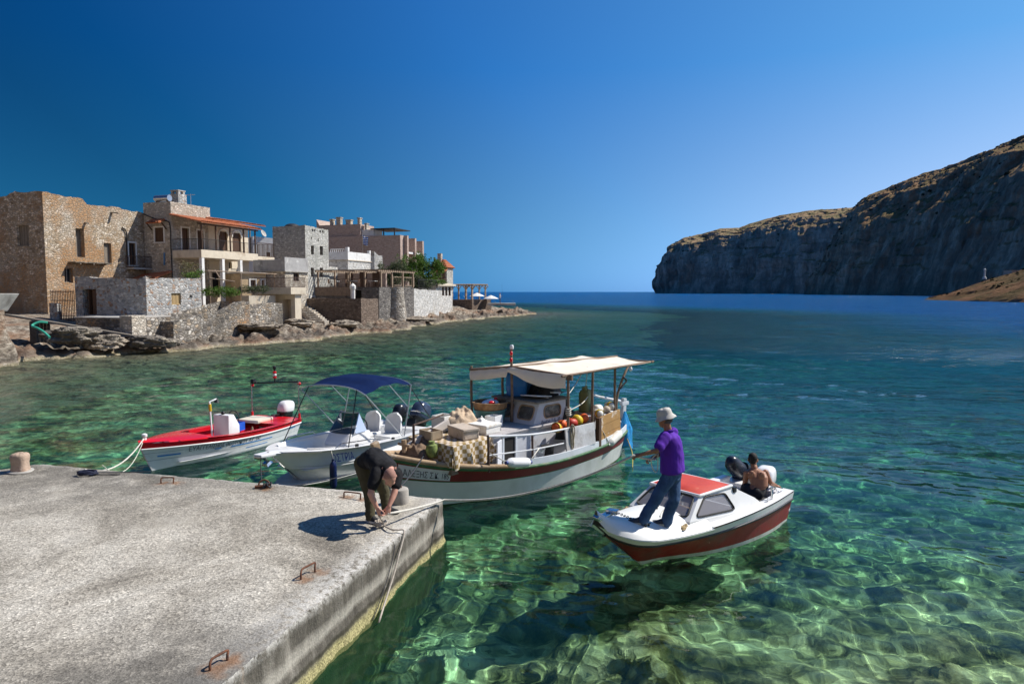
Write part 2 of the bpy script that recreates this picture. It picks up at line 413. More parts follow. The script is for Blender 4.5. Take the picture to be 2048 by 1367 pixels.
c = t.mix(wl, c, t.ramp(a3, [(.3, (.12, .10, .05)), (.52, (.36, .32, .20)), (.7, (.58, .54, .44))]))
M_ROCK = t.out(c, .95, t.bump(t.math('ADD', a2, t.math('MULTIPLY', a3, .35)), 1, .22), **{'Specular IOR Level': .25})

# ---- sea floor: fine sheet under the clear water, and one far sheet
xs = np.linspace(-17, 25, 470); ys = np.concatenate([np.linspace(2.2, 18, 190), np.linspace(18.1, 46, 150)])
X, Y = np.meshgrid(xs, ys); Z = height(X, Y)
o = np_mesh('sea_floor', np.stack([X, Y, Z], -1), gridF(len(ys), len(xs)), M_BED); tag(o, kind='structure'); o.cycles.is_caustics_receiver = True
xs = np.concatenate([np.linspace(-140, -34, 100), np.linspace(-33.8, 8, 330), np.linspace(8.6, 30, 30)])
ys = np.concatenate([np.linspace(20, 36, 50), np.linspace(36.2, 82, 330), np.linspace(82.3, 135, 230), np.linspace(136, 230, 40)])
X, Y = np.meshgrid(xs, ys); Z = height(X, Y)
F = gridF(len(ys), len(xs)); V = np.stack([X, Y, Z], -1).reshape(-1, 3)
cx = V[F].mean(1); keep = ~((cx[:, 0] > -16.9) & (cx[:, 0] < 24.9) & (cx[:, 1] < 45.8)) & (cx[:, 2] > -3.5)
o = np_mesh('shore', V, F[keep], M_ROCK); tag(o, kind='structure'); o.cycles.is_caustics_receiver = True
M_DEEP = pm('deep_floor', (.03, .05, .05), 1, .3, .05, spec=0)
mb = MB(); mb.add([(-9000, -200, -14.2), (9000, -200, -14.2), (9000, 14000, -14.2), (-9000, 14000, -14.2)], [(0, 1, 2, 3)])
tag(mb.build('deep_sea_floor', M_DEEP, smooth=0), kind='structure')

# ---- water: real waves near, the same surface out to the horizon
rng = np.random.default_rng(4)
ys = [1.2]
while ys[-1] < 13000: ys.append(ys[-1]+max(.05, ys[-1]*.0042 if ys[-1] < 70 else ys[-1]*.02))
ys = np.array(ys); NX = 560; u = np.linspace(-1, 1, NX)
X = u[None, :]*(ys[:, None]*1.02+4); Y = np.repeat(ys[:, None], NX, 1); Hh = np.zeros_like(X)
wx = .55*fbm(X*.22, Y*.22, 0, 2, 61); wy = .55*fbm(X*.22+40, Y*.22, 0, 2, 62)
gust = 1+.35*fbm(X*.12, Y*.06, 0, 2, 63)
calm = .75+.25*sstep(10, 26, Y+.3*X)
for i in range(54):
    lam = .20*1.078**i
    th = rng.normal(-1.75, .62 if lam > 1 else .95); k = 2*math.pi/lam
    amp = (.0046 if lam < .45 else .0030 if lam < 1.0 else .0026)*lam/ (1+lam*.15)
    fade = np.clip((lam*75-Y)/(lam*40), 0, 1)
    Hh += amp*fade*gust*calm*np.sin(k*((X+wx)*math.cos(th)+(Y+wy)*math.sin(th))+rng.uniform(0, 6.28))
DEP = np.clip(-height(X[:, ::8], Y[:, ::8], False), 0, 14)
off = sstep(0, 60, -shore_dist(X[:, ::8], Y[:, ::8]))
DEP = np.where(Y[:, ::8] > 60, np.maximum(DEP, 14*sstep(15, 90, -shore_dist(X[:, ::8], Y[:, ::8]))), DEP)
full = np.empty_like(X); farA = np.clip((Y-14)/50, 0, 1)
for r in range(len(ys)): full[r] = np.interp(u, u[::8], DEP[r])
t = NT('sea_water'); t.t.nodes.remove(t.b); OUT = [n for n in t.t.nodes if n.type == 'OUTPUT_MATERIAL'][0]
at = t.n('ShaderNodeAttribute', attribute_name='depth'); fa = t.n('ShaderNodeAttribute', attribute_name='far')
dp = at.outputs['Fac']
# absorption of light over the real depth of water under the point, red first
def ex(k): return t.math('POWER', 2.718, t.math('MULTIPLY', dp, -k))
tint = t.n('ShaderNodeCombineColor')
for i, k in enumerate((.33, .066, .115)): t.l(ex(k), tint.inputs[i])
rf = t.n('ShaderNodeBsdfRefraction'); rf.inputs['IOR'].default_value = 1.33; rf.inputs['Roughness'].default_value = 0; t.l(tint.outputs[0], rf.inputs['Color'])
df = t.n('ShaderNodeBsdfDiffuse')
big = t.noise(.02, 6, .6, t.coord((.7, 3.2, 1)))
dn = t.math('ADD', t.math('DIVIDE', dp, 15.0), t.math('MULTIPLY', t.math('SUBTRACT', big, .5), .42))
t.l(t.ramp(dn, [(.08, (.008, .080, .055)), (.22, (.004, .070, .086)), (.42, (.002, .075, .125)), (.85, (.001, .078, .25))]), df.inputs['Color'])
sc_ = t.math('SUBTRACT', 1.0, t.math('POWER', 2.718, t.math('MULTIPLY', t.math('MULTIPLY', dp, dp), -.034)))
sc_ = t.math('MULTIPLY', sc_, 1.04, True)
gl = t.n('ShaderNodeBsdfGlossy'); gl.inputs['Roughness'].default_value = .03; t.l(t.math('ADD', t.math('MULTIPLY', fa.outputs['Fac'], .08), .02), gl.inputs['Roughness'])
fr = t.n('ShaderNodeFresnel'); fr.inputs['IOR'].default_value = 1.24
w1 = t.noise(.9, 5, .6, t.coord((.55, 1.25, 1), (0, 0, .15))); w2 = t.noise(.16, 3, .6, t.coord((.5, 1.4, 1), (0, 0, -.1)))
w3 = t.noise(.035, 4, .65, t.coord((.45, 1.6, 1), (0, 0, .05)))
hgt = t.math('ADD', t.math('ADD', t.math('MULTIPLY', w1, .95), t.math('MULTIPLY', w2, 1.9)), t.math('MULTIPLY', w3, 5.0))
bn = t.n('ShaderNodeBump'); bn.inputs['Distance'].default_value = 1.7; t.l(hgt, bn.inputs['Height'])
t.l(t.math('MULTIPLY', fa.outputs['Fac'], 1.0), bn.inputs['Strength'])
for x in (df, gl, fr): t.l(bn.outputs[0], x.inputs['Normal'])
m1 = t.n('ShaderNodeMixShader'); t.l(sc_, m1.inputs[0]); t.l(rf.outputs[0], m1.inputs[1]); t.l(df.outputs[0], m1.inputs[2])
m2 = t.n('ShaderNodeMixShader'); t.l(fr.outputs[0], m2.inputs[0]); t.l(m1.outputs[0], m2.inputs[1]); t.l(gl.outputs[0], m2.inputs[2])
t.l(m2.outputs[0], OUT.inputs['Surface']); M_WATER = t.m
o = np_mesh('water', np.stack([X, Y, Hh], -1), gridF(len(ys), NX), M_WATER); tag(o, kind='structure')
for nm, arr in (('depth', full), ('far', farA)):
    a = o.data.attributes.new(nm, 'FLOAT', 'POINT'); a.data.foreach_set('value', arr.astype(np.float32).ravel())
o.cycles.is_caustics_caster = True

# ---- cliffs across the bay
def cliffmat(name, k, tint):
    t = NT(name); T_ = lambda c: tuple(x*k*y for x, y in zip(c, tint))
    q1 = t.noise(.012, 10, .68, t.coord((1, 1, .45))); q2 = t.noise(.045, 10, .74, t.coord((1, 1, .35))); q4 = t.noise(.02, 6, .7, t.coord((1, 1, 3)))
    c = t.ramp(q2, [(.28, T_((.045, .043, .045))), (.45, T_((.115, .11, .112))), (.58, T_((.20, .19, .19))), (.75, T_((.36, .345, .34)))])
    c = t.mix(t.ramp(q1, [(.54, 0), (.66, .5)]), c, T_((.22, .135, .105)))
    c = t.mix(t.ramp(q4, [(.40, .5), (.52, 0)]), c, T_((.07, .07, .072)))
    gm_ = t.n('ShaderNodeNewGeometry'); sz = t.n('ShaderNodeSeparateXYZ'); t.l(gm_.outputs['Normal'], sz.inputs[0])
    flat = t.ramp(t.math('ADD', sz.outputs[2], t.math('MULTIPLY', t.math('SUBTRACT', q2, .5), .7)), [(.58, 0), (.78, .9)])
    c = t.mix(flat, c, t.ramp(q2, [(.36, T_((.035, .042, .024))), (.46, T_((.075, .075, .045))), (.56, T_((.115, .088, .06))), (.72, T_((.17, .125, .085)))]))
    return t.out(c, 1, t.bump(t.math('ADD', q2, t.math('MULTIPLY', q1, 1.5)), 1, 7), **{'Specular IOR Level': .05})
M_CLIFF = cliffmat('cliff_rock', 2.0, (1.26, 1, .76)); M_CLIFF2 = cliffmat('far_cliff_hazed', 2.4, (1.16, 1, .84)); M_POINT = cliffmat('point_rock', 1.25, (1.3, .92, .68))  # far headland paler and cooler: distance haze put into its rock colour
M_SCRUB = pm('scrub_green', (.055, .06, .04), 1, .4, .3, spec=0)
def cliff(name, pts, nu, nv, amp, seed, prof, mat, scrub=0):
    """pts: (base px, base distance, ridge px, ridge py, ridge distance); lofted base to ridge, then down behind"""
    K = np.array(pts, float); L = np.zeros((len(K), 6))
    for i, (bp, bY, rp, ry, rY) in enumerate(K):
        b = D(bp, 590, bY); r = D(rp, ry, rY); L[i] = (b.x, bY, -3, r.x, rY, r.z)
    uu = np.linspace(0, len(K)-1, nu); I = [np.interp(uu, np.arange(len(K)), L[:, j]) for j in range(6)]
    rows = []
    for v in np.concatenate([np.linspace(0, 1, nv), np.linspace(1.03, 1.25, 8)]):
        if v <= 1:
            h = np.interp(v, [p[0] for p in prof], [p[1] for p in prof]); z = np.interp(v, [p[0] for p in prof], [p[2] for p in prof])
        else: h, z = 1+(v-1)*1.2, 1-(v-1)*.5
        px = I[0]+(I[3]-I[0])*h; py = I[1]+(I[4]-I[1])*h; pz = I[2]+(I[5]-I[2])*z
        w = min(1, .15+v*4)*(1 if v < .9 else max(.10, 1-(v-.9)*9))
        big = fbm(px*.006, py*.006, pz*.002, 3, seed+31)
        rib = 1-np.abs(fbm(px*.016, py*.016, pz*.0035, 6, seed, .55)); n3 = fbm(px*.05, py*.05, pz*.05, 4, seed+9, .6)
        led = fbm(px*.006, py*.006, pz*.045, 3, seed+3); led = np.round(led*3)/3*.6+led*.4
        dx = -((rib-.55)*1.5+.20*n3+.55*led+1.1*big)*amp*w
        rows.append(np.stack([px+dx*.78, py+dx*.62, pz+amp*.10*n3*min(1, v*3)*(1 if v < .97 else .5)+amp*.2*led*w], -1))
    P = np.array(rows); o = np_mesh(name, P, gridF(P.shape[0], nu), mat, False); tag(o, kind='structure')
    if scrub:
        rg = np.random.default_rng(seed); V = []; F = []; i0 = int(.35*nv)
        for k_ in range(scrub):
            i = int(i0+(nv-1-i0)*rg.random()**.6); p = P[i, rg.integers(0, nu)]; r = rg.uniform(.8, 2.6)*amp/16
            m = 26; d = rg.normal(size=(m, 3)); d /= np.linalg.norm(d, axis=1)[:, None]; c_ = p+d*np.array([r, r, r*.55])*rg.uniform(.4, 1, (m, 1)); t_ = rg.normal(size=(m, 3))*r*.45; s_ = rg.normal(size=(m, 3))*r*.45
            q = np.stack([c_-t_, c_+s_, c_+t_, c_-s_], 1).reshape(-1, 3); F.append(np.arange(4*m).reshape(-1, 4)+k_*4*m); V.append(q)
        tag(np_mesh('scrub', np.concatenate(V), np.concatenate(F), M_SCRUB, False), kind='stuff')
    return o
steep = [(0, 0, 0), (.10, .03, .14), (.50, .16, .66), (.66, .24, .80), (.72, .42, .83), (.84, .68, .92), (1, 1, 1)]
cliff('far_headland', [(1312, 1750, 1318, 560, 1790), (1318, 1640, 1328, 520, 1720), (1336, 1560, 1342, 492, 1660), (1362, 1500, 1368, 475, 1640), (1405, 1450, 1408, 467, 1640), (1440, 1420, 1440, 456, 1640), (1480, 1390, 1478, 455, 1620),
      (1500, 1350, 1498, 447, 1600), (1540, 1320, 1560, 431, 1600), (1590, 1270, 1620, 421, 1580), (1650, 1240, 1725, 414, 1560), (1720, 1200, 1800, 405, 1550)], 620, 130, 13, 3, steep, M_CLIFF2, 60)
cliff('near_headland', [(1606, 1080, 1640, 545, 1160), (1618, 1030, 1668, 500, 1150), (1634, 990, 1700, 450, 1140), (1650, 950, 1722, 410, 1130), (1685, 900, 1742, 388, 1110), (1735, 840, 1785, 372, 1090), (1790, 780, 1850, 345, 1060),
      (1840, 720, 1905, 333, 1030), (1890, 660, 1955, 313, 1000), (1950, 600, 2005, 296, 970), (2030, 540, 2055, 280, 940), (2120, 480, 2150, 248, 920), (2300, 420, 2320, 190, 880), (2600, 380, 2620, 150, 840)], 760, 170, 12, 13,
      [(0, 0, 0), (.08, .03, .12), (.40, .20, .50), (.6, .34, .70), (.8, .62, .86), (1, 1, 1)], M_CLIFF, 220)
cliff('rocky_point', [(1840, 345, 1868, 594, 352), (1880, 318, 1905, 584, 350), (1920, 300, 1945, 570, 348), (1960, 284, 1985, 556, 345), (2000, 268, 2030, 544, 342), (2040, 255, 2070, 527, 340), (2120, 240, 2150, 505, 335), (2300, 220, 2350, 480, 330)], 260, 90, 5.0, 23,
      [(0, 0, 0), (.3, .2, .3), (.7, .6, .72), (1, 1, 1)], M_POINT, 60)

# ---- unseen hillside added behind the viewer to bounce warm light into the shade
xs = np.linspace(-420, 420, 150); ys = np.linspace(-26, -330, 70); X, Y = np.meshgrid(xs, ys); dd = -Y-26
Z = .9+.42*dd*sstep(0, 30, dd)+9*fbm(X*.012, Y*.012, 0, 5, 91)*sstep(0, 60, dd)+1.2*fbm(X*.09, Y*.09, 0, 4, 92)*sstep(0, 20, dd)
tag(np_mesh('bounce_hill', np.stack([X, Y, Z], -1), gridF(len(ys), len(xs))[:, ::-1], pm('bounce_hill_rock', (.42, .33, .23), 1, .3, .4, 1, 3, .3, dirt=((.12, .13, .06), .25, .5, .62), spec=0)), kind='structure')
# ---- pier
t = NT('pier_concrete')
vg = t.coord((1, 1, .6))
vo = t.n('ShaderNodeTexVoronoi'); vo.inputs['Scale'].default_value = 42; t.l(vg, vo.inputs['Vector'])
s1 = t.n('ShaderNodeSeparateColor'); t.l(vo.outputs['Color'], s1.inputs[0])
v2 = t.n('ShaderNodeTexVoronoi'); v2.inputs['Scale'].default_value = 95; t.l(vg, v2.inputs['Vector'])
s2 = t.n('ShaderNodeSeparateColor'); t.l(v2.outputs['Color'], s2.inputs[0])
big = t.noise(.55, 7, .62, t.coord(), .6); mid = t.noise(2.2, 7, .65); fine = t.noise(60, 4, .7)
base = t.ramp(big, [(.32, (.19, .17, .14)), (.43, (.33, .30, .25)), (.54, (.44, .405, .345)), (.66, (.53, .495, .43))])
base = t.mix(.32, base, t.ramp(mid, [(.3, .62), (.7, 1.32)]), 'MULTIPLY')
ag = t.ramp(s1.outputs[0], [(.0, .42), (.2, .68), (.4, .97), (.75, 1.04), (.92, 1.35), (1, 1.65)])
ag2 = t.ramp(s2.outputs[0], [(0, .68), (.5, 1), (1, 1.32)])
smooth_patch = t.ramp(t.noise(.42, 4, .5, t.coord((1, 1.5, 1))), [(.60, 1), (.68, .25)])
top = t.mix(smooth_patch, base, t.mix(1, t.mix(.75, base, ag, 'MULTIPLY'), ag2, 'MULTIPLY'))
crack = t.ramp(t.noise(1.1, 9, .72, t.coord(), 1.2), [(.485, 0), (.498, 1), (.502, 1), (.515, 0)])
top = t.mix(t.math('MULTIPLY', crack, .22), top, (.06, .055, .05))
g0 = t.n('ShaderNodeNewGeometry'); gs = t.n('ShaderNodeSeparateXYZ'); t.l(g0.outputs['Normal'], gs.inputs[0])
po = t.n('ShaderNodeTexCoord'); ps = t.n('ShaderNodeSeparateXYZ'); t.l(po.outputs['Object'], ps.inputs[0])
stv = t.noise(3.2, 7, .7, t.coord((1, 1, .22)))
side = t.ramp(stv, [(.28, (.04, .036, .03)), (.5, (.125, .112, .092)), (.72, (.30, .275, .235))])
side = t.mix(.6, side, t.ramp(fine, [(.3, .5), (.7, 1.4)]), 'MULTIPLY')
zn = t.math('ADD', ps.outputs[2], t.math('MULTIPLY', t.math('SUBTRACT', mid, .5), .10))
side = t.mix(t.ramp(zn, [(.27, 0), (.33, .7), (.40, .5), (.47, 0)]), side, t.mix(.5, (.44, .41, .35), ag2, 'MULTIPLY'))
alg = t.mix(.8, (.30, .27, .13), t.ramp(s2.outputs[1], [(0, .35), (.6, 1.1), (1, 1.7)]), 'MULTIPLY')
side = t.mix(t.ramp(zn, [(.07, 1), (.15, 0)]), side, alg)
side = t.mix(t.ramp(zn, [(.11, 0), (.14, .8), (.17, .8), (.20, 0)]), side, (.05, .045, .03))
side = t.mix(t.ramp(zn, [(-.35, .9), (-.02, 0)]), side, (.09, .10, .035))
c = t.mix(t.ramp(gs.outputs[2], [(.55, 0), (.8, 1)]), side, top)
edge = t.n('ShaderNodeAttribute', attribute_name='edge')
em = t.math('MULTIPLY', edge.outputs['Fac'], t.ramp(t.noise(11, 8, .75), [(.42, 0), (.54, 1)]))
c = t.mix(em, c, t.mix(.6, (.52, .50, .46), ag2, 'MULTIPLY'))
dk = t.math('MULTIPLY', t.n('ShaderNodeAttribute', attribute_name='stain').outputs['Fac'], t.ramp(mid, [(.48, 1), (.68, .25)]))
c = t.mix(t.math('MULTIPLY', dk, .82), c, t.mix(.7, (.085, .078, .068), ag2, 'MULTIPLY'))
c = t.mix(t.math('MULTIPLY', t.n('ShaderNodeAttribute', attribute_name='rust').outputs['Fac'], .7), c, t.mix(.6, (.24, .115, .05), ag2, 'MULTIPLY'))
hh = t.math('ADD', t.math('MULTIPLY', s1.outputs[0], .5), t.math('ADD', fine, t.math('MULTIPLY', vo.outputs['Distance'], .8)))
M_PIER = t.out(c, .95, t.bump(hh, .7, .008), **{'Specular IOR Level': .25})
PZ = .73
pA, pB = np.array(G(885, 995, PZ)), np.array(G(85, 928, PZ)); pC = np.array((-3.98, 0.0, PZ)); pD = np.array((-27, -.5, PZ))
def pier_pt(s, q): return (1-s)*((1-q)*pA+q*pC)+s*((1-q)*pB+q*pD)
ns, nq = 330, 330
ss = np.linspace(0, 1, ns)**1.35; qq = np.linspace(0, 1, nq)**1.1
S, Q = np.meshgrid(ss, qq); P = (1-S)[..., None]*((1-Q)[..., None]*pA+Q[..., None]*pC)+S[..., None]*((1-Q)[..., None]*pB+Q[..., None]*pD)
dA = np.minimum(S*7.5, Q*9)                    # rough metres to the worn edges
dR = S*8.0; dB = Q*11.0
P[..., 2] += .012*fbm(P[..., 0]*1.3, P[..., 1]*1.3, 0, 3, 71)+.004*fbm(P[..., 0]*9, P[..., 1]*9, 0, 2, 72)-.016*(1-sstep(0, .07, np.minimum(dR, dB)))
ew = .016*fbm(P[..., 0]*1.6, P[..., 1]*1.6, 0, 2, 73)+.014*fbm(P[..., 0]*9, P[..., 1]*9, 0, 4, 74)
P[..., 0] += ew*(1-sstep(0, .3, dR)); P[..., 1] += ew*(1-sstep(0, .3, dB))
V = [P.reshape(-1, 3)]; F = [gridF(nq, ns)[:, ::-1]]; E = [np.clip(np.maximum(1-sstep(.02, .34, dR), .8*(1-sstep(.02, .14, dB))), 0, 1).ravel()]
stn = np.maximum(sstep(1.3, .4, dR)*sstep(3.2, 5.5, dB), .75*sstep(2.4, .2, dB)*sstep(1.5, 5, dR)).ravel(); ST = [stn]
def skirt(line, nrm):
    nz = 26; zs = np.concatenate([np.linspace(0, 1, 16)*(-.85), np.linspace(-.95, -3.2, 10)]); rows = []
    for i, dz in enumerate(zs):
        q = line.copy(); k = .012*fbm(q[:, 0]*1.5+dz*3, q[:, 1]*1.5, dz*2.5, 4, 75)+.006*fbm(q[:, 0]*7, q[:, 1]*7, dz*8, 2, 76)
        prot = .015*sstep(0, -.06, dz)+.015*sstep(-.42, -.5, dz)+.05*sstep(-.62, -.75, dz)
        q[:, :2] += nrm*(prot+k*min(1, i/2.))[:, None] if np.ndim(prot) else nrm[None, :]*(prot+k*min(1, i/2.))[:, None]
        q[:, 2] = line[:, 2]+dz if i else line[:, 2]; rows.append(q)
    Pq = np.array(rows); o = sum(len(v) for v in V); V.append(Pq.reshape(-1, 3)); F.append(gridF(len(zs), line.shape[0])+o)
    e = np.repeat((1-sstep(.0, -.10, zs))[:, None], line.shape[0], 1).ravel(); E.append(e*.9); ST.append(e*0)
d1 = (pC-pA)[:2]; n1 = np.array([-d1[1], d1[0]])/np.linalg.norm(d1); n1 = n1*(1 if n1[0] > 0 else -1)
skirt(P[:, 0, :], n1)
d2 = (pB-pA)[:2]; n2 = np.array([-d2[1], d2[0]])/np.linalg.norm(d2); n2 = n2*(1 if n2[1] > 0 else -1)
skirt(P[0, ::-1, :], n2)
d3 = (pD-pB)[:2]; n3 = np.array([-d3[1], d3[0]])/np.linalg.norm(d3); n3 = n3*(1 if n3[0] < 0 else -1)
skirt(P[::-1, -1, :], n3)
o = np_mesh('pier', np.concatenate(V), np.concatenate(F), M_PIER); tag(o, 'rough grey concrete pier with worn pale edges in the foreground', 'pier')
PV = np.concatenate(V); RU = np.zeros(len(PV))
for rx_, ry_ in ((602, 1157), (630, 1142), (420, 1340), (455, 1320), (688, 993), (721, 997), (322, 966), (347, 966), (528, 978)):
    g_ = G(rx_, ry_, PZ); dd = np.hypot(PV[:, 0]-g_.x-.04, (PV[:, 1]-g_.y)*1.0); RU = np.maximum(RU, (1-sstep(.01, .17, dd+.05*fbm(PV[:, 0]*14, PV[:, 1]*14, 0, 3, 9)))*(PV[:, 2] > .6))
for nm, arr in (('edge', np.concatenate(E)), ('stain', np.concatenate(ST)), ('rust', RU)):
    a = o.data.attributes.new(nm, 'FLOAT', 'POINT'); a.data.foreach_set('value', arr.astype(np.float32))
o.cycles.is_caustics_receiver = True
# ================================================================ VILLAGE
ALPHA = R(72)
M_SA = stone('stone_ochre', [(.42, .31, .20), (.60, .49, .36), (.50, .37, .24), (.76, .67, .55), (.68, .57, .45)], (.37, .30, .22), 3.6, 1.6, .075, [((.60, .55, .47), .28, .50, .62, (1, 1, .8), .75), ((.42, .215, .085), .17, .43, .53, (1, 1, 1), .8), ((.20, .15, .10), .5, .62, .74, (1, 1, .5), .6)], .8, .45, .4)
M_SB = stone('stone_beige', [(.50, .43, .34), (.66, .59, .49), (.76, .70, .60), (.58, .48, .37)], (.46, .41, .34), 3.8, 1.7, .075, [((.56, .52, .45), .3, .5, .62, (1, 1, 1), .7), ((.34, .26, .18), .3, .55, .72)])
M_SG = stone('stone_grey', [(.36, .36, .36), (.52, .51, .49), (.62, .60, .57), (.44, .41, .38), (.40, .25, .16)], (.54, .53, .50), 3.2, 1.5, .08, [((.30, .30, .31), .5, .56, .7, (1, 1, 1), .6)], .9)
M_ST = stone('stone_tower', [(.52, .51, .47), (.68, .67, .62), (.80, .78, .72), (.58, .56, .49)], (.46, .45, .42), 4.0, 1.8, .07, [((.28, .29, .25), .3, .52, .68)], .8)
M_SW = stone('stone_seawall', [(.22, .20, .18), (.40, .36, .32), (.56, .52, .46), (.44, .34, .24)], (.26, .23, .19), 3.0, 1.4, .085, [((.44, .24, .10), .22, .58, .70), ((.09, .08, .07), .35, .52, .66, (1, 1, .5), .8)], 1, .5)
M_SBR = stone('stone_brown', [(.17, .12, .095), (.27, .20, .155), (.35, .27, .21), (.23, .165, .13)], (.17, .135, .105), 3.4, 2.4, .085, [((.11, .085, .07), .3, .55, .7)], .8)
M_SWH = stone('stone_limewash', [(.60, .59, .56), (.72, .71, .68), (.52, .49, .44), (.66, .64, .60)], (.70, .68, .64), 3.0, 1.4, .08, [((.42, .33, .22), .28, .60, .72)], .7)
M_BRK = stone('brick_rose', [(.44, .325, .27), (.50, .38, .32), (.46, .35, .295)], (.48, .39, .34), 3.2, 2.2, .06, None, .25, .2)
M_PLW = pm('plaster_white', (.74, .73, .71), .9, .08, 2, .3, 30, .01, dirt=[((.42, .38, .33), .6, .56, .72), ((.5, .47, .43), 2, .6, .75, (1, 1, .2))])
M_PLC = pm('plaster_cream', (.62, .54, .42), .9, .10, 2, .3, 30, .01, dirt=[((.38, .28, .19), .7, .55, .72), ((.45, .36, .26), 2.5, .58, .75, (1, 1, .2))])
M_PLG = pm('plaster_grey', (.36, .35, .34), .9, .14, 2, .3, 30, .01, dirt=[((.18, .17, .16), .8, .52, .7, (1, 1, .3)), ((.55, .54, .52), 1.2, .58, .7)])
M_CON = pm('old_concrete', (.44, .42, .385), .95, .18, 3, .4, 40, .01, dirt=[((.22, .20, .18), .9, .5, .7)])
M_DARK = pm('interior_shade', (.012, .011, .010), .9, .2, 2)  # near-black colour stands in for the shade inside openings
M_PANE = pm('window_pane', (.03, .032, .035), .12, .2, 2)
M_WDG = pm('weathered_wood', (.20, .17, .135), .85, .35, 4, .5, 20, .01, stretch=(6, 6, .6))
M_WDB = pm('brown_wood', (.085, .042, .022), .7, .3, 4, .4, 20, .01, stretch=(6, 6, .6))
M_WDT = pm('tan_wood', (.36, .25, .115), .75, .25, 4, .4, 20, .01, stretch=(6, 6, .6))
M_PERG = pm('pergola_wood', (.30, .22, .155), .85, .25, 3, .3, 20, .01)
M_IRON = pm('rusty_iron', (.075, .042, .03), .75, .4, 8, .4, 60, .004)
M_BLKI = pm('dark_iron', (.02, .02, .022), .6, .3, 8)
M_TILE = pm('roof_tile', (.42, .135, .055), .85, .35, 3.5, .4, 20, .01, dirt=[((.24, .10, .06), .9, .55, .7)])
M_TRIM = pm('white_trim', (.70, .68, .64), .9, .1, 3, .2, 30, .01)
M_STEEL = pm('steel_tank', (.55, .56, .58), .3, .1, 4, metal=.9)

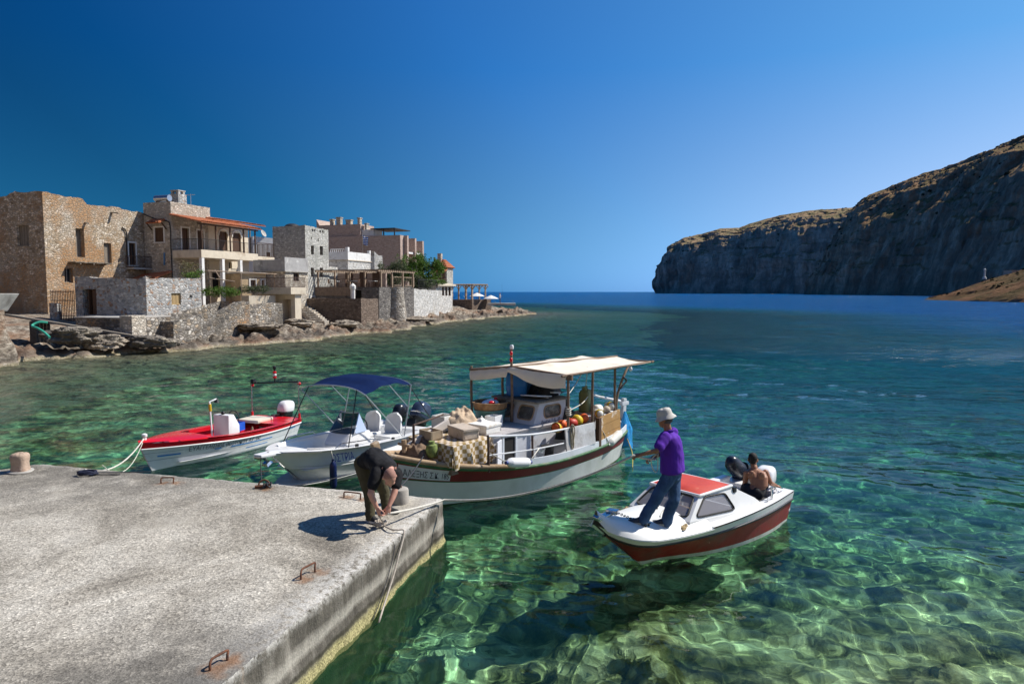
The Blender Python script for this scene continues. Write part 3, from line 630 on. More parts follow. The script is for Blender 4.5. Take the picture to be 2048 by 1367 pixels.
class Bld:
    def __init__(s, name, label, px, Y, alpha=ALPHA, cat='house', group=None):
        x = D(px, 600, Y).x
        s.M = Matrix.Translation((x, Y, 0)) @ Matrix.Rotation(alpha, 4, 'Z')
        s.T = thing(name, label, cat, s.M, group); s.h = {'S': [], 'F': []}; s.w = []
    def S(s, px, py): p = on_plane(s.M, px, py, 1, 0); return p.x, p.z
    def F(s, px, py): p = on_plane(s.M, px, py, 0, 0); return p.y, p.z
    def rect(s, face, r):
        f = s.S if face == 'S' else s.F; pm_ = (r[1]+r[3])/2; xm = (r[0]+r[2])/2
        a, b = f(r[0], pm_)[0], f(r[2], pm_)[0]; z1, z0 = f(xm, r[1])[1], f(xm, r[3])[1]
        return min(a, b), max(a, b), z0, z1
    def hole(s, face, r, style='dark', depth=.28, trim=None, name=None, label=None):
        q = s.rect(face, r); s.h[face].append((q, depth)); s.w.append((face, q, style, depth, trim, name, label)); return q
    def mp(s, face, u, z, i): return (u, i, z) if face == 'S' else (i, u, z)
    def facade(s, mb, face, u0, u1, z0, z1, top=None, step=1.5, mi=0, holes=True):
        hs = [h for h in s.h[face]] if holes else []
        us = {u0, u1}; zs = {z0, z1}
        for (a, b, c, d), _ in hs: us |= {max(u0, a), min(u1, b)}; zs |= {max(z0, c), min(z1, d)}
        k = max(1, int((u1-u0)/step)); us |= {u0+(u1-u0)*i/k for i in range(k+1)}
        us = sorted(us); zs = sorted(zs)
        tz = lambda u, z: (top(u) if (top and abs(z-z1) < 1e-6) else z)
        for i in range(len(us)-1):
            if us[i+1]-us[i] < 1e-5: continue
            for j in range(len(zs)-1):
                um, zm = (us[i]+us[i+1])/2, (zs[j]+zs[j+1])/2
                if any(a < um < b and c < zm < d for (a, b, c, d), _ in hs): continue
                q = [(us[i], zs[j]), (us[i+1], zs[j]), (us[i+1], zs[j+1]), (us[i], zs[j+1])]
                mb.add([s.mp(face, u, tz(u, z), 0) for u, z in q], [(0, 1, 2, 3)], mi)
        for (a, b, c, d), dp in hs:
            p = [(a, c), (b, c), (b, d), (a, d)]
            for m in range(4):
                (ua, za), (ub, zb) = p[m], p[(m+1) % 4]
                mb.add([s.mp(face, ua, za, 0), s.mp(face, ub, zb, 0), s.mp(face, ub, zb, dp), s.mp(face, ua, za, dp)], [(0, 1, 2, 3)], mi)
    def walls(s, mat, Lx, Ly, zb, zt, topS=None, topF=None, roof=None, step=1.5, capw=0, name='wall'):
        mb = MB(); s.facade(mb, 'S', 0, Lx, zb, zt, topS, step); s.facade(mb, 'F', 0, Ly, zb, zt, topF, step)
        mb.add([(Lx, 0, zb), (Lx, Ly, zb), (Lx, Ly, zt), (Lx, 0, topS(Lx) if topS else zt)], [(0, 1, 2, 3)])
        mb.add([(0, Ly, zb), (Lx, Ly, zb), (Lx, Ly, zt), (0, Ly, topF(Ly) if topF else zt)], [(0, 1, 2, 3)])
        zr = zt-.25 if roof is None else roof
        mb.add([(0, 0, zr), (Lx, 0, zr), (Lx, Ly, zr), (0, Ly, zr)], [(0, 1, 2, 3)])
        if topS or topF:                                   # a rubble wall has thickness: inner faces and a crest
            for fc, L, tp in (('S', Lx, topS), ('F', Ly, topF)):
                k = max(2, int(L/.4)); U = [L*i/k for i in range(k+1)]; tp = tp or (lambda u: zt)
                for i in range(k):
                    a, b = U[i], U[i+1]; w = .55
                    mb.add([s.mp(fc, a, tp(a), 0), s.mp(fc, b, tp(b), 0), s.mp(fc, b, tp(b)-.05, w), s.mp(fc, a, tp(a)-.05, w)], [(0, 1, 2, 3)])
                    mb.add([s.mp(fc, a, tp(a)-.05, w), s.mp(fc, b, tp(b)-.05, w), s.mp(fc, b, zr, w), s.mp(fc, a, zr, w)], [(0, 1, 2, 3)])
        mb.build(name, mat, s.T, smooth=0)
        for face, (a, b, c, d), style, dp, trim, nm, lab in s.w:
            P = lambda u, z, i: s.mp(face, u, z, i)
            def bxx(m, u0, u1, z0, z1, i0, i1, mi=0):
                p, q = P(u0, z0, i0), P(u1, z1, i1); m.bx(min(p[0], q[0]), min(p[1], q[1]), z0, max(p[0], q[0]), max(p[1], q[1]), z1, mi)
            if trim:
                t = MB(); w = .16
                bxx(t, a-w, a-.004, c-.05, d+w, -.045, .06); bxx(t, b+.004, b+w, c-.05, d+w, -.045, .06); bxx(t, a-.002, b+.002, d+.004, d+w, -.045, .06); bxx(t, a-w-.05, b+w+.05, c-.16, c-.055, -.09, .06)
                t.build('surround', trim, s.T, smooth=0, bevel=.02)
            if style == 'open':
                m = MB(); bxx(m, a-.05, b+.05, c-.05, d+.05, dp, dp+.1); m.build(nm or 'opening', M_DARK, s.T, smooth=0)  # dark sheet painting the shade behind the hole
            else:
                fm = {'dark': M_WDB, 'grey': M_WDG, 'wood': M_WDG, 'door': M_WDB, 'tan': M_WDT}[style]
                m = MB(); fw = .07
                bxx(m, a, a+fw, c, d, dp-.08, dp); bxx(m, b-fw, b, c, d, dp-.08, dp); bxx(m, a+fw, b-fw, d-fw, d, dp-.08, dp); bxx(m, a+fw, b-fw, c, c+fw, dp-.08, dp)
                if style in ('wood', 'door', 'tan'):
                    n = max(2, int((b-a)/.17)); w = (b-a-2*fw)/n
                    for i in range(n): bxx(m, a+fw+i*w+.008, a+fw+(i+1)*w-.008, c+fw, d-fw, dp-.03-.012*(i % 2), dp+.02)
                    o = m.build(nm or ('door' if style == 'door' else 'shutter'), fm, s.T, smooth=0)
                else:
                    um = (a+b)/2; bxx(m, um-.03, um+.03, c+fw, d-fw, dp-.075, dp-.01)
                    o = m.build(nm or 'window', fm, s.T, smooth=0)
                    m = MB(); bxx(m, a+.01, b-.01, c+.01, d-.01, dp+.004, dp+.05); m.build('pane', M_PANE, o, smooth=0)
                if lab: o['label'] = lab
def tiles(mb, a, b, c, d, mi=0, w=.24, rows=None, th=.07):
    """barrel tiles: ridge line a->b, eave line d->c"""
    a, b, c, d = map(Vector, (a, b, c, d)); L = max((b-a).length, (c-d).length); n = max(2, int(L/w)); K = 8
    nrm = (b-a).cross(d-a).normalized()
    if nrm.z < 0: nrm = -nrm
    rows = rows or max(2, int((d-a).length/.4)); P = []
    for r in range(rows):
        for e in (0, .98):
            v = (r+e)/rows; row = []
            for i in range(n*K+1):
                u = i/(n*K); p = a.lerp(b, u).lerp(d.lerp(c, u), v); ph = (i % K)/K
                row.append(p+nrm*(abs(math.sin(ph*math.pi))*th+(.035 if e else 0)+.012*vnoise(i//K*3.1, r*2.7, 0, 5)))
            P.append(row)
    mb.grid(np.array([[tuple(p) for p in r] for r in P]), mi)
    m2 = nrm*-.08
    mb.add([a+m2, b+m2, c+m2, d+m2], [(0, 1, 2, 3)], mi); mb.add([d+m2, c+m2, c, d], [(0, 1, 2, 3)], mi); mb.add([a+m2, d+m2, d, a], [(0, 1, 2, 3)], mi); mb.add([b+m2, c+m2, c, b], [(0, 1, 2, 3)], mi)
def railing(mb, p, q, h=.95, n=None, r=.012, post=.025, step=.16):
    p, q = Vector(p), Vector(q); L = (q-p).length; up = Vector((0, 0, h))
    mb.tube([p+up, q+up], post, 6); mb.tube([p+Vector((0, 0, .08)), q+Vector((0, 0, .08))], post*.8, 6)
    k = n or int(L/step)
    for i in range(k+1):
        x = p.lerp(q, i/k); mb.tube([x, x+up], post if i in (0, k) else r, 5)
def jag(base, amp, seed, fn=None):
    return lambda u: (fn(u) if fn else base)+amp*float(fbm(u*1.7, 0, 0, 3, seed))+.35*amp*float(vnoise(u*5.1, 2, 0, seed))
def jagtrend(pts, amp, seed):
    X = [p[0] for p in pts]; Z = [p[1] for p in pts]
    return lambda u: float(np.interp(u, X, Z))+amp*float(fbm(u*1.9, 0, 0, 3, seed))
def leaves(name, mat, parent, blobs, n, size, seed=0, M=None, droop=0):
    """many small leaf blades spread through the volume of several uneven lumps"""
    rg = np.random.default_rng(seed); V = []; F = []
    tot = sum(b[3]*b[4]*b[5] for b in blobs)
    for (x, y, z, a, b, c) in blobs:
        k = max(20, int(n*a*b*c/tot)); d = rg.normal(size=(k, 3)); d /= np.linalg.norm(d, axis=1)[:, None]
        rr = rg.uniform(.25, 1, k)**.5*(1+.45*np.array(fbm(d[:, 0]*2.2+x, d[:, 1]*2.2+y, d[:, 2]*2.2+z, 3, seed+5)))
        P = np.stack([x+d[:, 0]*a*rr, y+d[:, 1]*b*rr, z+d[:, 2]*c*rr], -1)
        g = fbm(P[:, 0]*1.6/max(.3, size*9), P[:, 1]*1.6/max(.3, size*9), P[:, 2]*1.6/max(.3, size*9), 2, seed+8); P = P[g > -.25]; k = len(P)
        t = rg.normal(size=(k, 3)); t[:, 2] -= droop; t /= np.linalg.norm(t, axis=1)[:, None]
        s = np.cross(t, rg.normal(size=(k, 3))); s /= np.linalg.norm(s, axis=1)[:, None]
        L = size*rg.uniform(.6, 1.5, k)[:, None]; w = L*.38; nn = np.cross(t, s)*L*.12
        o = len(V)*1
        q = np.stack([P-t*L*.5, P+s*w*.5+nn, P+t*L*.5, P-s*w*.5+nn], 1).reshape(-1, 3)
        F.append(np.arange(4*k).reshape(-1, 4)+sum(len(v) for v in V)); V.append(q)
    o = np_mesh(name, np.concatenate(V), np.concatenate(F), mat, False, parent)
    if M is not None: o.matrix_local = M
    return o
def leafmat(name, cols, tr=.25):
    t = NT(name); g = t.n('ShaderNodeNewGeometry')
    c = t.ramp(g.outputs['Random Per Island'], [(i/(len(cols)-1), x) for i, x in enumerate(cols)])
    t.out(c, .6, None, **{'Specular IOR Level': .3}); ts = t.n('ShaderNodeBsdfTranslucent'); t.l(c, ts.inputs[0])
    mx = t.n('ShaderNodeMixShader'); mx.inputs[0].default_value = tr; t.l(t.b.outputs[0], mx.inputs[1]); t.l(ts.outputs[0], mx.inputs[2])
    t.l(mx.outputs[0], [n for n in t.t.nodes if n.type == 'OUTPUT_MATERIAL'][0].inputs['Surface']); return t.m
M_LF1 = leafmat('leaf_bright', [(.05, .11, .014), (.09, .18, .025), (.15, .25, .04), (.065, .13, .02)])
M_LF2 = leafmat('leaf_olive', [(.045, .065, .028), (.08, .10, .045), (.12, .14, .075), (.04, .06, .024)])
M_LFD = leafmat('leaf_dry', [(.20, .16, .07), (.12, .13, .05), (.28, .23, .12), (.08, .10, .04)])

# -------- ruined stone house at the left
b = Bld('stone_house', 'tall ruined ochre stone house with crumbling wall tops at the far left', 95, 58)
b.hole('F', (34, 450, 58, 492), 'wood'); b.hole('S', (152, 457, 169, 514), 'wood', .5); b.hole('S', (208, 486, 223, 529), 'wood', .3)
b.hole('S', (129, 536, 146, 565), 'grey', .35); b.hole('S', (258, 486, 271, 529), 'dark', .2, M_TRIM)
b.hole('F', (-40, 470, -22, 510), 'wood')
xe = b.S(291, 500)[0]
tS = jagtrend([(0, b.S(95, 384)[1]), (b.S(120, 388)[0], b.S(120, 388)[1]), (b.S(160, 396)[0], b.S(160, 396)[1]), (b.S(176, 408)[0], b.S(176, 408)[1]), (b.S(230, 415)[0], b.S(230, 415)[1]), (xe, b.S(291, 428)[1])], .10, 3)
zF = b.F(40, 384)[1]
b.walls(M_SA, xe, 9.5, 0, 12.3, tS, jagtrend([(0, b.S(95, 384)[1]), (b.F(15, 384)[0]-.05, zF), (b.F(12, 392)[0], b.F(10, 392)[1]), (9.5, b.F(0, 392)[1]-.2)], .08, 9), roof=10.8, step=.4)
m = MB(); u0, z0 = b.S(140, 524); u1, z1 = b.S(206, 524)
for i in range(9):
    u = u0+(u1-u0)*i/8; m.box((u, -.42, z0+.02*math.sin(i*2.1)), ((u1-u0)/8.6, .95, .07), rz=.04*math.sin(i*3), ry=.03*math.cos(i*5))
for i in range(3): m.beam((u0+(u1-u0)*(.1+.4*i), 0, z0-.12), (u0+(u1-u0)*(.1+.4*i), -.85, z0-.12), .12, .12)
m.build('balcony_ledge', M_WDG, b.T, smooth=0)
m = MB(); u0, z0 = b.S(252, 535); u1 = b.S(289, 535)[0]; m.bx(u0, -.95, z0-.14, u1, -.01, z0, 0); m.build('balcony', M_CON, b.T, smooth=0)
m = MB(); railing(m, (u0, -.92, z0), (u1, -.92, z0), 1.1, None, .02); railing(m, (u0, -.92, z0), (u0, 0, z0), 1.1, None, .02); m.build('balcony_railing', M_IRON, b.T)
m = MB(); u, z = b.S(243, 455); u2, z2 = b.S(251, 460); zb_ = b.S(251, 530)[1]; m.tube([(u, -.08, z), (u2-.1, -.1, z2), (u2, -.1, z2-.25), (u2, -.1, zb_)], .06, 8); m.build('drainpipe', M_BLKI, b.T)
m = MB(); u, z = b.S(222, 424); m.beam((u, .2, z), (u+.2, -.7, z-.12), .22, .1); m.build('spout', M_WDG, b.T, smooth=0); m = MB(); u, z = b.S(170, 445); m.beam((u, .2, z), (u, -.35, z-.1), .2, .12); m.build('spout', M_WDG, b.T, smooth=0)
# -------- stone house with the tiled porch
b = Bld('stone_house', 'two storey beige stone house with tiled porch, white balcony and columns', 348, 66.6)
b.hole('F', (310, 455, 327, 483), 'door', .12, M_TRIM, 'shutter')
b.hole('S', (364, 456, 378, 501), 'door', .25, M_TRIM); b.hole('S', (395, 461, 407, 503), 'door', .25, M_TRIM); b.hole('S', (376, 548, 396, 590), 'open')
xe = b.S(420, 430)[0]; yl = b.F(287, 430)[0]; zt = b.S(348, 404)[1]
b.walls(M_SB, xe, yl, 1, zt, roof=zt-.5)
m = MB(); a0, a1 = b.F(331, 440), b.F(305, 449); tiles(m, (-.05, a0[0], a0[1]+.1), (-.05, a1[0], a0[1]+.1), (-.85, a1[0], a0[1]-.3), (-.85, a0[0], a0[1]-.3)); m.build('awning_roof', M_TILE, b.T, smooth=60)
for u in (a0[0]-.1, a1[0]+.1):
    m = MB(); m.beam((-.02, u, a0[1]-.9), (-.6, u, a0[1]-.3), .08, .1); m.build('awning_bracket', M_WDB, b.T, smooth=0)
pw = 3.45; zs_ = 8.1; xv = 8.2
m = MB(); m.bx(.02, -pw, zs_-.75, xv, -.004, zs_); m.build('balcony_slab', M_PLC, b.T, smooth=0, bevel=.03)
for i, xx in enumerate((.25, 3.0, 5.6, 8.0)):
    m = MB(); m.bx(xx-.17, -pw+.03, 1.2, xx+.17, -pw+.37, zs_-.752); m.build('column', M_PLW, b.T, smooth=0, bevel=.02)
m = MB(); railing(m, (.1, -pw+.08, zs_), (xv, -pw+.08, zs_), 1.05); railing(m, (.1, -pw+.08, zs_), (.1, 0, zs_), 1.05); m.build('railing', M_BLKI, b.T)
m = MB(); tiles(m, (-.25, -.02, 11.55), (xv+.3, -.02, 11.55), (xv+.3, -pw-.35, 10.72), (-.25, -pw-.35, 10.72)); m.build('porch_roof', M_TILE, b.T, smooth=60)
for xx in (.3, 2.2, 4.2, 6.2, 8.0):
    m = MB(); m.bx(xx-.06, -pw+.1, zs_, xx+.06, -pw+.22, 10.62); m.build('porch_post', M_WDB, b.T, smooth=0)
m = MB(); m.bx(-.2, -pw+.06, 10.5, xv+.2, -pw+.18, 10.64); m.build('porch_beam', M_WDB, b.T, smooth=0)
u, z = b.S(380, 412); m = MB(); m.bx(u-.55, .9, zt-.6, u+.55, 2.0, zt+1.05); m.build('chimney', M_SG, b.T, smooth=0)
m = MB()
for dx, dy in ((-.3, 1.1), (.3, 1.1), (-.3, 1.8), (.3, 1.8)): m.bx(u+dx-.12, dy-.12, zt+1.05, u+dx+.12, dy+.12, zt+1.35)
m.bx(u-.5, .95, zt+1.35, u+.5, 1.95, zt+1.45); m.build('chimney_cap', M_CON, b.T, smooth=0)
m = MB(); m.tube([(.7, yl-.9, zt+.45), (.7, yl-2.6, zt+.45)], .32, 18); m.build('water_tank', M_STEEL, b.T, smooth=50)
for y in (yl-1.1, yl-2.4):
    m = MB(); m.bx(.5, y-.04, zt-.5, .9, y+.04, zt+.2); m.build('tank_stand', M_IRON, b.T, smooth=0)
m = MB(); m.tube([(3.9, 1.2, zt-.5), (3.9, 1.2, zt+1.3)], .03, 6); m.tube([(3.9, .7, zt+1.2), (3.9, 1.8, zt+1.2)], .02, 6)
for i in range(4): m.tube([(3.65, .8+.27*i, zt+1.2), (4.15, .8+.27*i, zt+1.2)], .012, 5)
m.build('antenna', M_STEEL, b.T)
m = MB(); P = [b.F(288, 428), b.F(312, 438), b.F(334, 442), b.F(341, 452), b.F(343, 500), b.F(346, 555)]; m.tube(spline([(-.06, p[0], p[1]) for p in P], 4), .05, 6); m.build('cable', M_BLKI, b.T)
m = MB(); P = b.F(330, 505); Q = b.F(330, 530); m.tube([(-.1, P[0], P[1]), (-.1, Q[0], Q[1])], .07, 8); m.build('drainpipe', pm('blue_pipe', (.08, .2, .35), .6), b.T)
m = MB(); P = b.F(346, 548); Q = b.F(275, 556); tiles(m, (-.05, P[0], P[1]+.3), (-.05, Q[0], Q[1]+.3), (-2.2, Q[0], Q[1]-.4), (-2.2, P[0], P[1]-.4)); m.build('lean_to_roof', M_TILE, b.T, smooth=60)
m = MB(); m.bx(-2.1, P[0], 1, -1.95, Q[0], P[1]-.5); m.build('lean_to_wall', M_WDG, b.T, smooth=0)
# -------- cream house with arches beside it
b = Bld('cream_house', 'cream plastered house with two arched doors behind the tiled porch', 421, 71.2)
b.hole('S', (438, 463, 455, 501), 'door', .2); b.hole('S', (465, 466, 482, 503), 'door', .2); b.hole('S', (458, 525, 464, 537), 'open'); b.hole('S', (425, 545, 441, 585), 'open', .3); b.hole('S', (462, 545, 478, 585), 'open', .3)
xe = b.S(497, 500)[0]; zt = b.S(497, 452)[1]
b.walls(M_PLC, xe, 6, 1, zt)
m = MB()
for r in ((438, 463, 455, 501), (465, 466, 482, 503)):
    a, c_, z0, z1 = b.rect('S', r); w = (c_-a)/2; cx_ = (a+c_)/2
    m.tube([(cx_+(w+.08)*math.cos(t_), -.02, z1-w+(w+.08)*math.sin(t_)+.2) for t_ in np.linspace(0, math.pi, 14)], .09, 6)
m.build('arch_trim', M_TRIM, b.T)
m = MB(); tiles(m, (-.3, 3, zt+.75), (xe+1.8, 3, zt+.75), (xe+1.8, -1.0, zt+.12), (-.3, -1.0, zt+.12)); tiles(m, (-.3, 3, zt+.75), (xe+1.8, 3, zt+.75), (xe+1.8, 6.4, zt+.12), (-.3, 6.4, zt+.12)); m.build('roof', M_TILE, b.T, smooth=60)
for px_, w in ((425, .5), (440, .55)):
    m = MB(); u, z = b.S(px_, 430); m.bx(u-w, 2.2, zt+.3, u+w, 3.2, b.S(px_, 423 if px_ < 430 else 420)[1]); m.bx(u-w*.7, 2.4, b.S(px_, 423)[1], u+w*.7, 3, b.S(px_, 419)[1]+.3); m.build('chimney', M_SB, b.T, smooth=0)
m = MB(); m.bx(xe-1.2, -2.2, b.S(498, 514)[1]-.35, xe+1.6, -.004, b.S(498, 514)[1]); m.build('balcony_slab', M_PLC, b.T, smooth=0)
m = MB(); z = b.S(498, 514)[1]; railing(m, (xe-1.2, -2.15, z), (xe+1.6, -2.15, z), 1.5, None, .02); railing(m, (xe+1.6, -2.15, z), (xe+1.6, 0, z), 1.5, None, .02); m.build('balcony_railing', M_IRON, b.T)
# -------- white house behind
b = Bld('white_house', 'small white plastered house with a satellite dish behind the cream house', 509, 86, R(32))
b.hole('S', (533, 504, 541, 522), 'dark'); zt = b.S(520, 473)[1]
b.walls(M_PLW, b.S(558, 500)[0], 5, 2, zt, topS=lambda u: zt-.12*u*.5)
m = MB(); u, z = b.S(526, 474); m.lathe([(.02, 0), (.3, .06), (.48, .18), (.46, .2), (.02, .04)], 16, (u, .2, zt+.35), axis=(.6, -.6, .4)); m.tube([(u, .3, zt-.3), (u, .25, zt+.4)], .03, 6); m.build('satellite_dish', M_CON, b.T)
m = MB(); m.tube([b.mp('S', b.S(503, 470)[0], 8, 1), b.mp('S', b.S(503, 455)[0], b.S(503, 452)[1], 1)], .09, 6); m.build('utility_post', M_WDG, b.T)
# -------- small hut
b = Bld('stone_hut', 'low flat roofed grey stone hut with tan shutter on the shore', 293, 51.5, cat='hut')
b.hole('F', (166, 578, 193, 629), 'open', .9); b.hole('S', (343, 586, 362, 609), 'tan', .16); q = b.hole('S', (379, 589, 385, 595), 'open', .3, None, 'niche')
xe = b.S(403, 600)[0]; ye = b.F(151, 600)[0]; zt = b.S(293, 554)[1]
b.walls(M_SG, xe, ye, .9, zt, jagtrend([(0, zt+.05), (.5, zt-.1), (xe, b.S(403, 557)[1])], .05, 5), jagtrend([(0, zt+.05), (.6, zt-.12), (ye, b.F(152, 553)[1])], .05, 8), roof=zt-.35, step=.35)
a, c_, z0, z1 = b.rect('F', (166, 578, 193, 629)); m = MB()
m.bx(.25, a+.1, z0, .3, a+(c_-a)*.5, z1-.05); m.bx(.1, a+(c_-a)*.62, z0, .8, a+(c_-a)*.68, z1-.05); m.build('door', M_WDB, b.T, smooth=0, bevel=.01)
# -------- grey terrace house in the middle
b = Bld('stone_house', 'stone house with grey plastered roof terrace in front of the tall tower', 571, 70)
b.hole('S', (587, 546, 598, 562), 'dark', .2); xe = b.S(616, 550)[0]; ye = b.F(508, 550)[0]; z1 = b.S(571, 538)[1]; zt = b.S(571, 514)[1]
b.walls(M_SB, xe, ye, 1, z1)
m = MB(); W_ = .22
m.bx(-.06, -.06, z1-.15, xe, W_, zt); m.bx(-.06, W_+.002, z1-.15, W_, ye, zt-.25); m.build('parapet', M_PLG, b.T, smooth=0, bevel=.03)
m = MB(); m.bx(-.2, -.2, z1-.26, xe, ye, z1-.152); m.build('slab_edge', M_CON, b.T, smooth=0)
# -------- ochre house
b = Bld('plastered_house', 'low ochre house with two white framed windows under a bamboo pergola', 482, 68, R(48))
b.hole('S', (501, 560, 511, 580), 'dark', .2, M_TRIM); b.hole('S', (523, 560, 528, 575), 'dark', .2, M_TRIM); zt = b.S(500, 547)[1]
b.walls(pm('plaster_ochre', (.50, .37, .22), .9, .2, 2, .4, 20, dirt=((.30, .22, .14), .8, .5, .7)), b.S(532, 560)[0], 4, 1, zt)
m = MB(); m.bx(-.15, -.25, zt, b.S(532, 560)[0]+.1, 4, zt+.12); m.build('roof_slab', M_CON, b.T, smooth=0)
b2 = thing('bamboo_pergola', 'thin bamboo pergola over the garden terrace beside the ochre house', 'pergola', loc=(0, 0, 0))
m = MB()
for k_, (p, q) in enumerate((((415, 541, 62), (553, 548, 67)), ((420, 556, 61), (470, 563, 62)), ((430, 540, 64), (440, 556, 60)))): m.tube([D(*p), D(*q)], .05, 6)
m.build('crossbar', M_PERG, b2)
for px_, Y_, y1 in ((549, 67, 548), (482, 63, 546), (419, 61, 541)):
    m = MB(); p = D(px_, y1, Y_); m.tube([(p.x, p.y, 1.5), p], .045, 6); m.build('pole', M_PERG, b2)
# -------- terrace block with railing
b = Bld('terrace_block', 'cream concrete terrace with rusty railing and dark garage opening at the shore', 590, 64.5, R(66), 'terrace')
b.hole('F', (567, 586, 591, 613), 'open', .6)
zt = b.S(590, 575)[1]; yl = b.F(547, 590)[0]; xe = b.S(602, 580)[0]
b.h['F'] = []; b.w = []
a, c_, z0, z1 = b.rect('F', (568, 592, 590, 616)); b.h['F'].append(((.5, yl*.6, .2, zt-1.1), 1.2)); b.w.append(('F', (.5, yl*.6, .2, zt-1.1), 'open', 1.2, None, 'garage', None))
b.walls(M_PLC, xe, yl+2, .2, zt)
m = MB(); m.bx(-.8, -.25, zt-.62, xe+.4, yl+2, zt+.02); m.build('terrace_slab', M_PLC, b.T, smooth=0, bevel=.02)
m = MB(); railing(m, (-.7, -.2, zt), (-.7, yl+2, zt), .95, None, .025); railing(m, (-.7, -.2, zt), (xe+.3, -.2, zt), .95, None, .025); m.build('railing', M_IRON, b.T)
# -------- tall stone tower
b = Bld('tower_house', 'tall square grey stone tower with narrow windows in the middle of the village', 613, 80, cat='tower')
for r in ((622, 491, 628, 509), (640, 492, 646, 510), (622, 535, 628, 553), (640, 535, 646, 554)): b.hole('S', r, 'dark', .3)
for r in ((622, 594, 630, 606), (640, 594, 646, 606)): b.hole('S', r, 'door', .25, M_TRIM)
for r in ((623.5, 458, 626.5, 463), (628, 458.5, 631, 463.5), (639, 460, 642, 465), (644, 460.5, 647, 465.5), (622, 474, 624, 479), (635.5, 477, 637.5, 482)): b.hole('S', r, 'open', .3, None, 'loophole')
xe = b.S(658, 540)[0]; ye = b.F(547, 540)[0]; zt = b.S(613, 451)[1]
b.walls(M_ST, xe, ye, 1.5, zt, jagtrend([(0, zt), (xe, zt-.15)], .05, 4), jagtrend([(0, zt), (ye, zt)], .05, 6), roof=zt-.3, step=.35)
m = MB(); m.bx(xe, .1, 1.5, xe+2.1, 3, b.S(660, 533)[1]); m.build('side_wing', M_ST, b.T, smooth=0)
m = MB(); m.ell((1.2, 2.6, zt-.05), (.9, .9, .45), 14); m.build('roof_dome', M_BLKI, b.T)
# -------- big rose coloured building
b = Bld('apartment_block', 'large rose brown flat roofed building behind the pergola restaurant', 802, 112, cat='building')
zt = b.S(802, 470)[1]; ye = b.F(632, 490)[0]
b.walls(M_BRK, 1.2, ye, 4, zt)
for k_ in range(3):
    m = MB(); x0 = 1.25+k_*2.9; m.bx(x0, -.6, 4, x0+.55, ye*.4, zt-.25*k_); m.build('fin_wall', M_BRK, b.T, smooth=0)
    if k_ < 2: m = MB(); m.bx(x0+.552, 1.2, 4, x0+2.898, ye*.4, zt-.5-.25*k_); m.build('recess_wall', M_BRK, b.T, smooth=0); m = MB(); m.bx(x0+.552, -.3, zt-2.9, x0+2.898, 1.198, zt-2.6); m.build('balcony_slab', M_PLW, b.T, smooth=0)
M2 = b.M; yc = b.F(718, 470)[0]; z2 = on_plane(b.M, 718, 448, 0, .5).z
yl = b.F(630, 470)[0]
m = MB(); m.bx(.5, yc, zt-.02, 5.0, yl, z2); m.add([(.5, yl-.6, z2-.02), (.5, yl, z2-.02), (.5, yl, z2+1.0), (5, yl-.6, z2-.02), (5, yl, z2-.02), (5, yl, z2+1.0)], [(0, 1, 2), (3, 5, 4), (0, 2, 5, 3), (1, 4, 5, 2)]); m.build('penthouse', M_BRK, b.T, smooth=0)
for px_, h, w in ((655, 437, .9), (669, 433, 1.3), (689, 438, 1.5), (710, 434, .7), (724, 445, .6)):
    m = MB(); y = b.F(px_, 460)[0]; z = on_plane(b.M, px_, h, 0, 1.5).z; w *= .62; m.bx(1.2, y-w/2, z2-.03 if px_ < 718 else zt, 1.9, y+w/2, z-.3); m.bx(1.1, y-w/2-.08, z-.3, 2.0, y+w/2+.08, z-.15); m.build('chimney', M_SB, b.T, smooth=0)
m = MB(); y0, y1 = b.F(736, 465)[0], b.F(785, 465)[0]; zc = on_plane(b.M, 760, 457, 0, 1.5).z; m.bx(.8, y1, zc-.15, 6.5, y0, zc); m.build('canopy', M_BLKI, b.T, smooth=0)
for yy in (y1+.2, y1+2.2):
    m = MB(); m.bx(1.0, yy-.08, zt-.05, 1.16, yy+.08, zc-.152); m.build('canopy_post', M_BLKI, b.T, smooth=0)
m = MB(); y = b.F(728, 465)[0]; m.bx(1, y-1.2, zt-.03, 4, y+1.0, zc-.16); m.build('stair_tower', M_PLW, b.T, smooth=0)
fl = NT('flag_cloth'); wv = fl.n('ShaderNodeTexWave'); wv.inputs['Scale'].default_value = .9; wv.bands_direction = 'Z'; fl.l(fl.coord(), wv.inputs[0])
M_FLAG = fl.out(fl.ramp(wv.outputs['Fac'], [(.5, (.03, .12, .45)), (.55, (.75, .75, .75))], 'CONSTANT'), .8)
ft = thing('flag', 'blue and white striped flag hanging on the rose brown building', 'flag', Matrix.Translation(b.M @ Vector((-.3, b.F(733, 470)[0], 0))))
zc = on_plane(b.M, 733, 471, 0, -.3).z; P = [[(.9*u_*(1-.25*v_)-.45+.1*v_, -.08-.12*math.sin(u_*9+v_*2), zc-1.45*v_-.25*u_) for u_ in np.linspace(0, 1, 12)] for v_ in np.linspace(0, 1, 10)]
m = MB(); m.grid(P); m.build('cloth', M_FLAG, ft, smooth=180)
m = MB(); m.tube([(-.5, 0, zt-3), (-.5, 0, zc+.3)], .04, 6); m.build('pole', M_STEEL, ft)
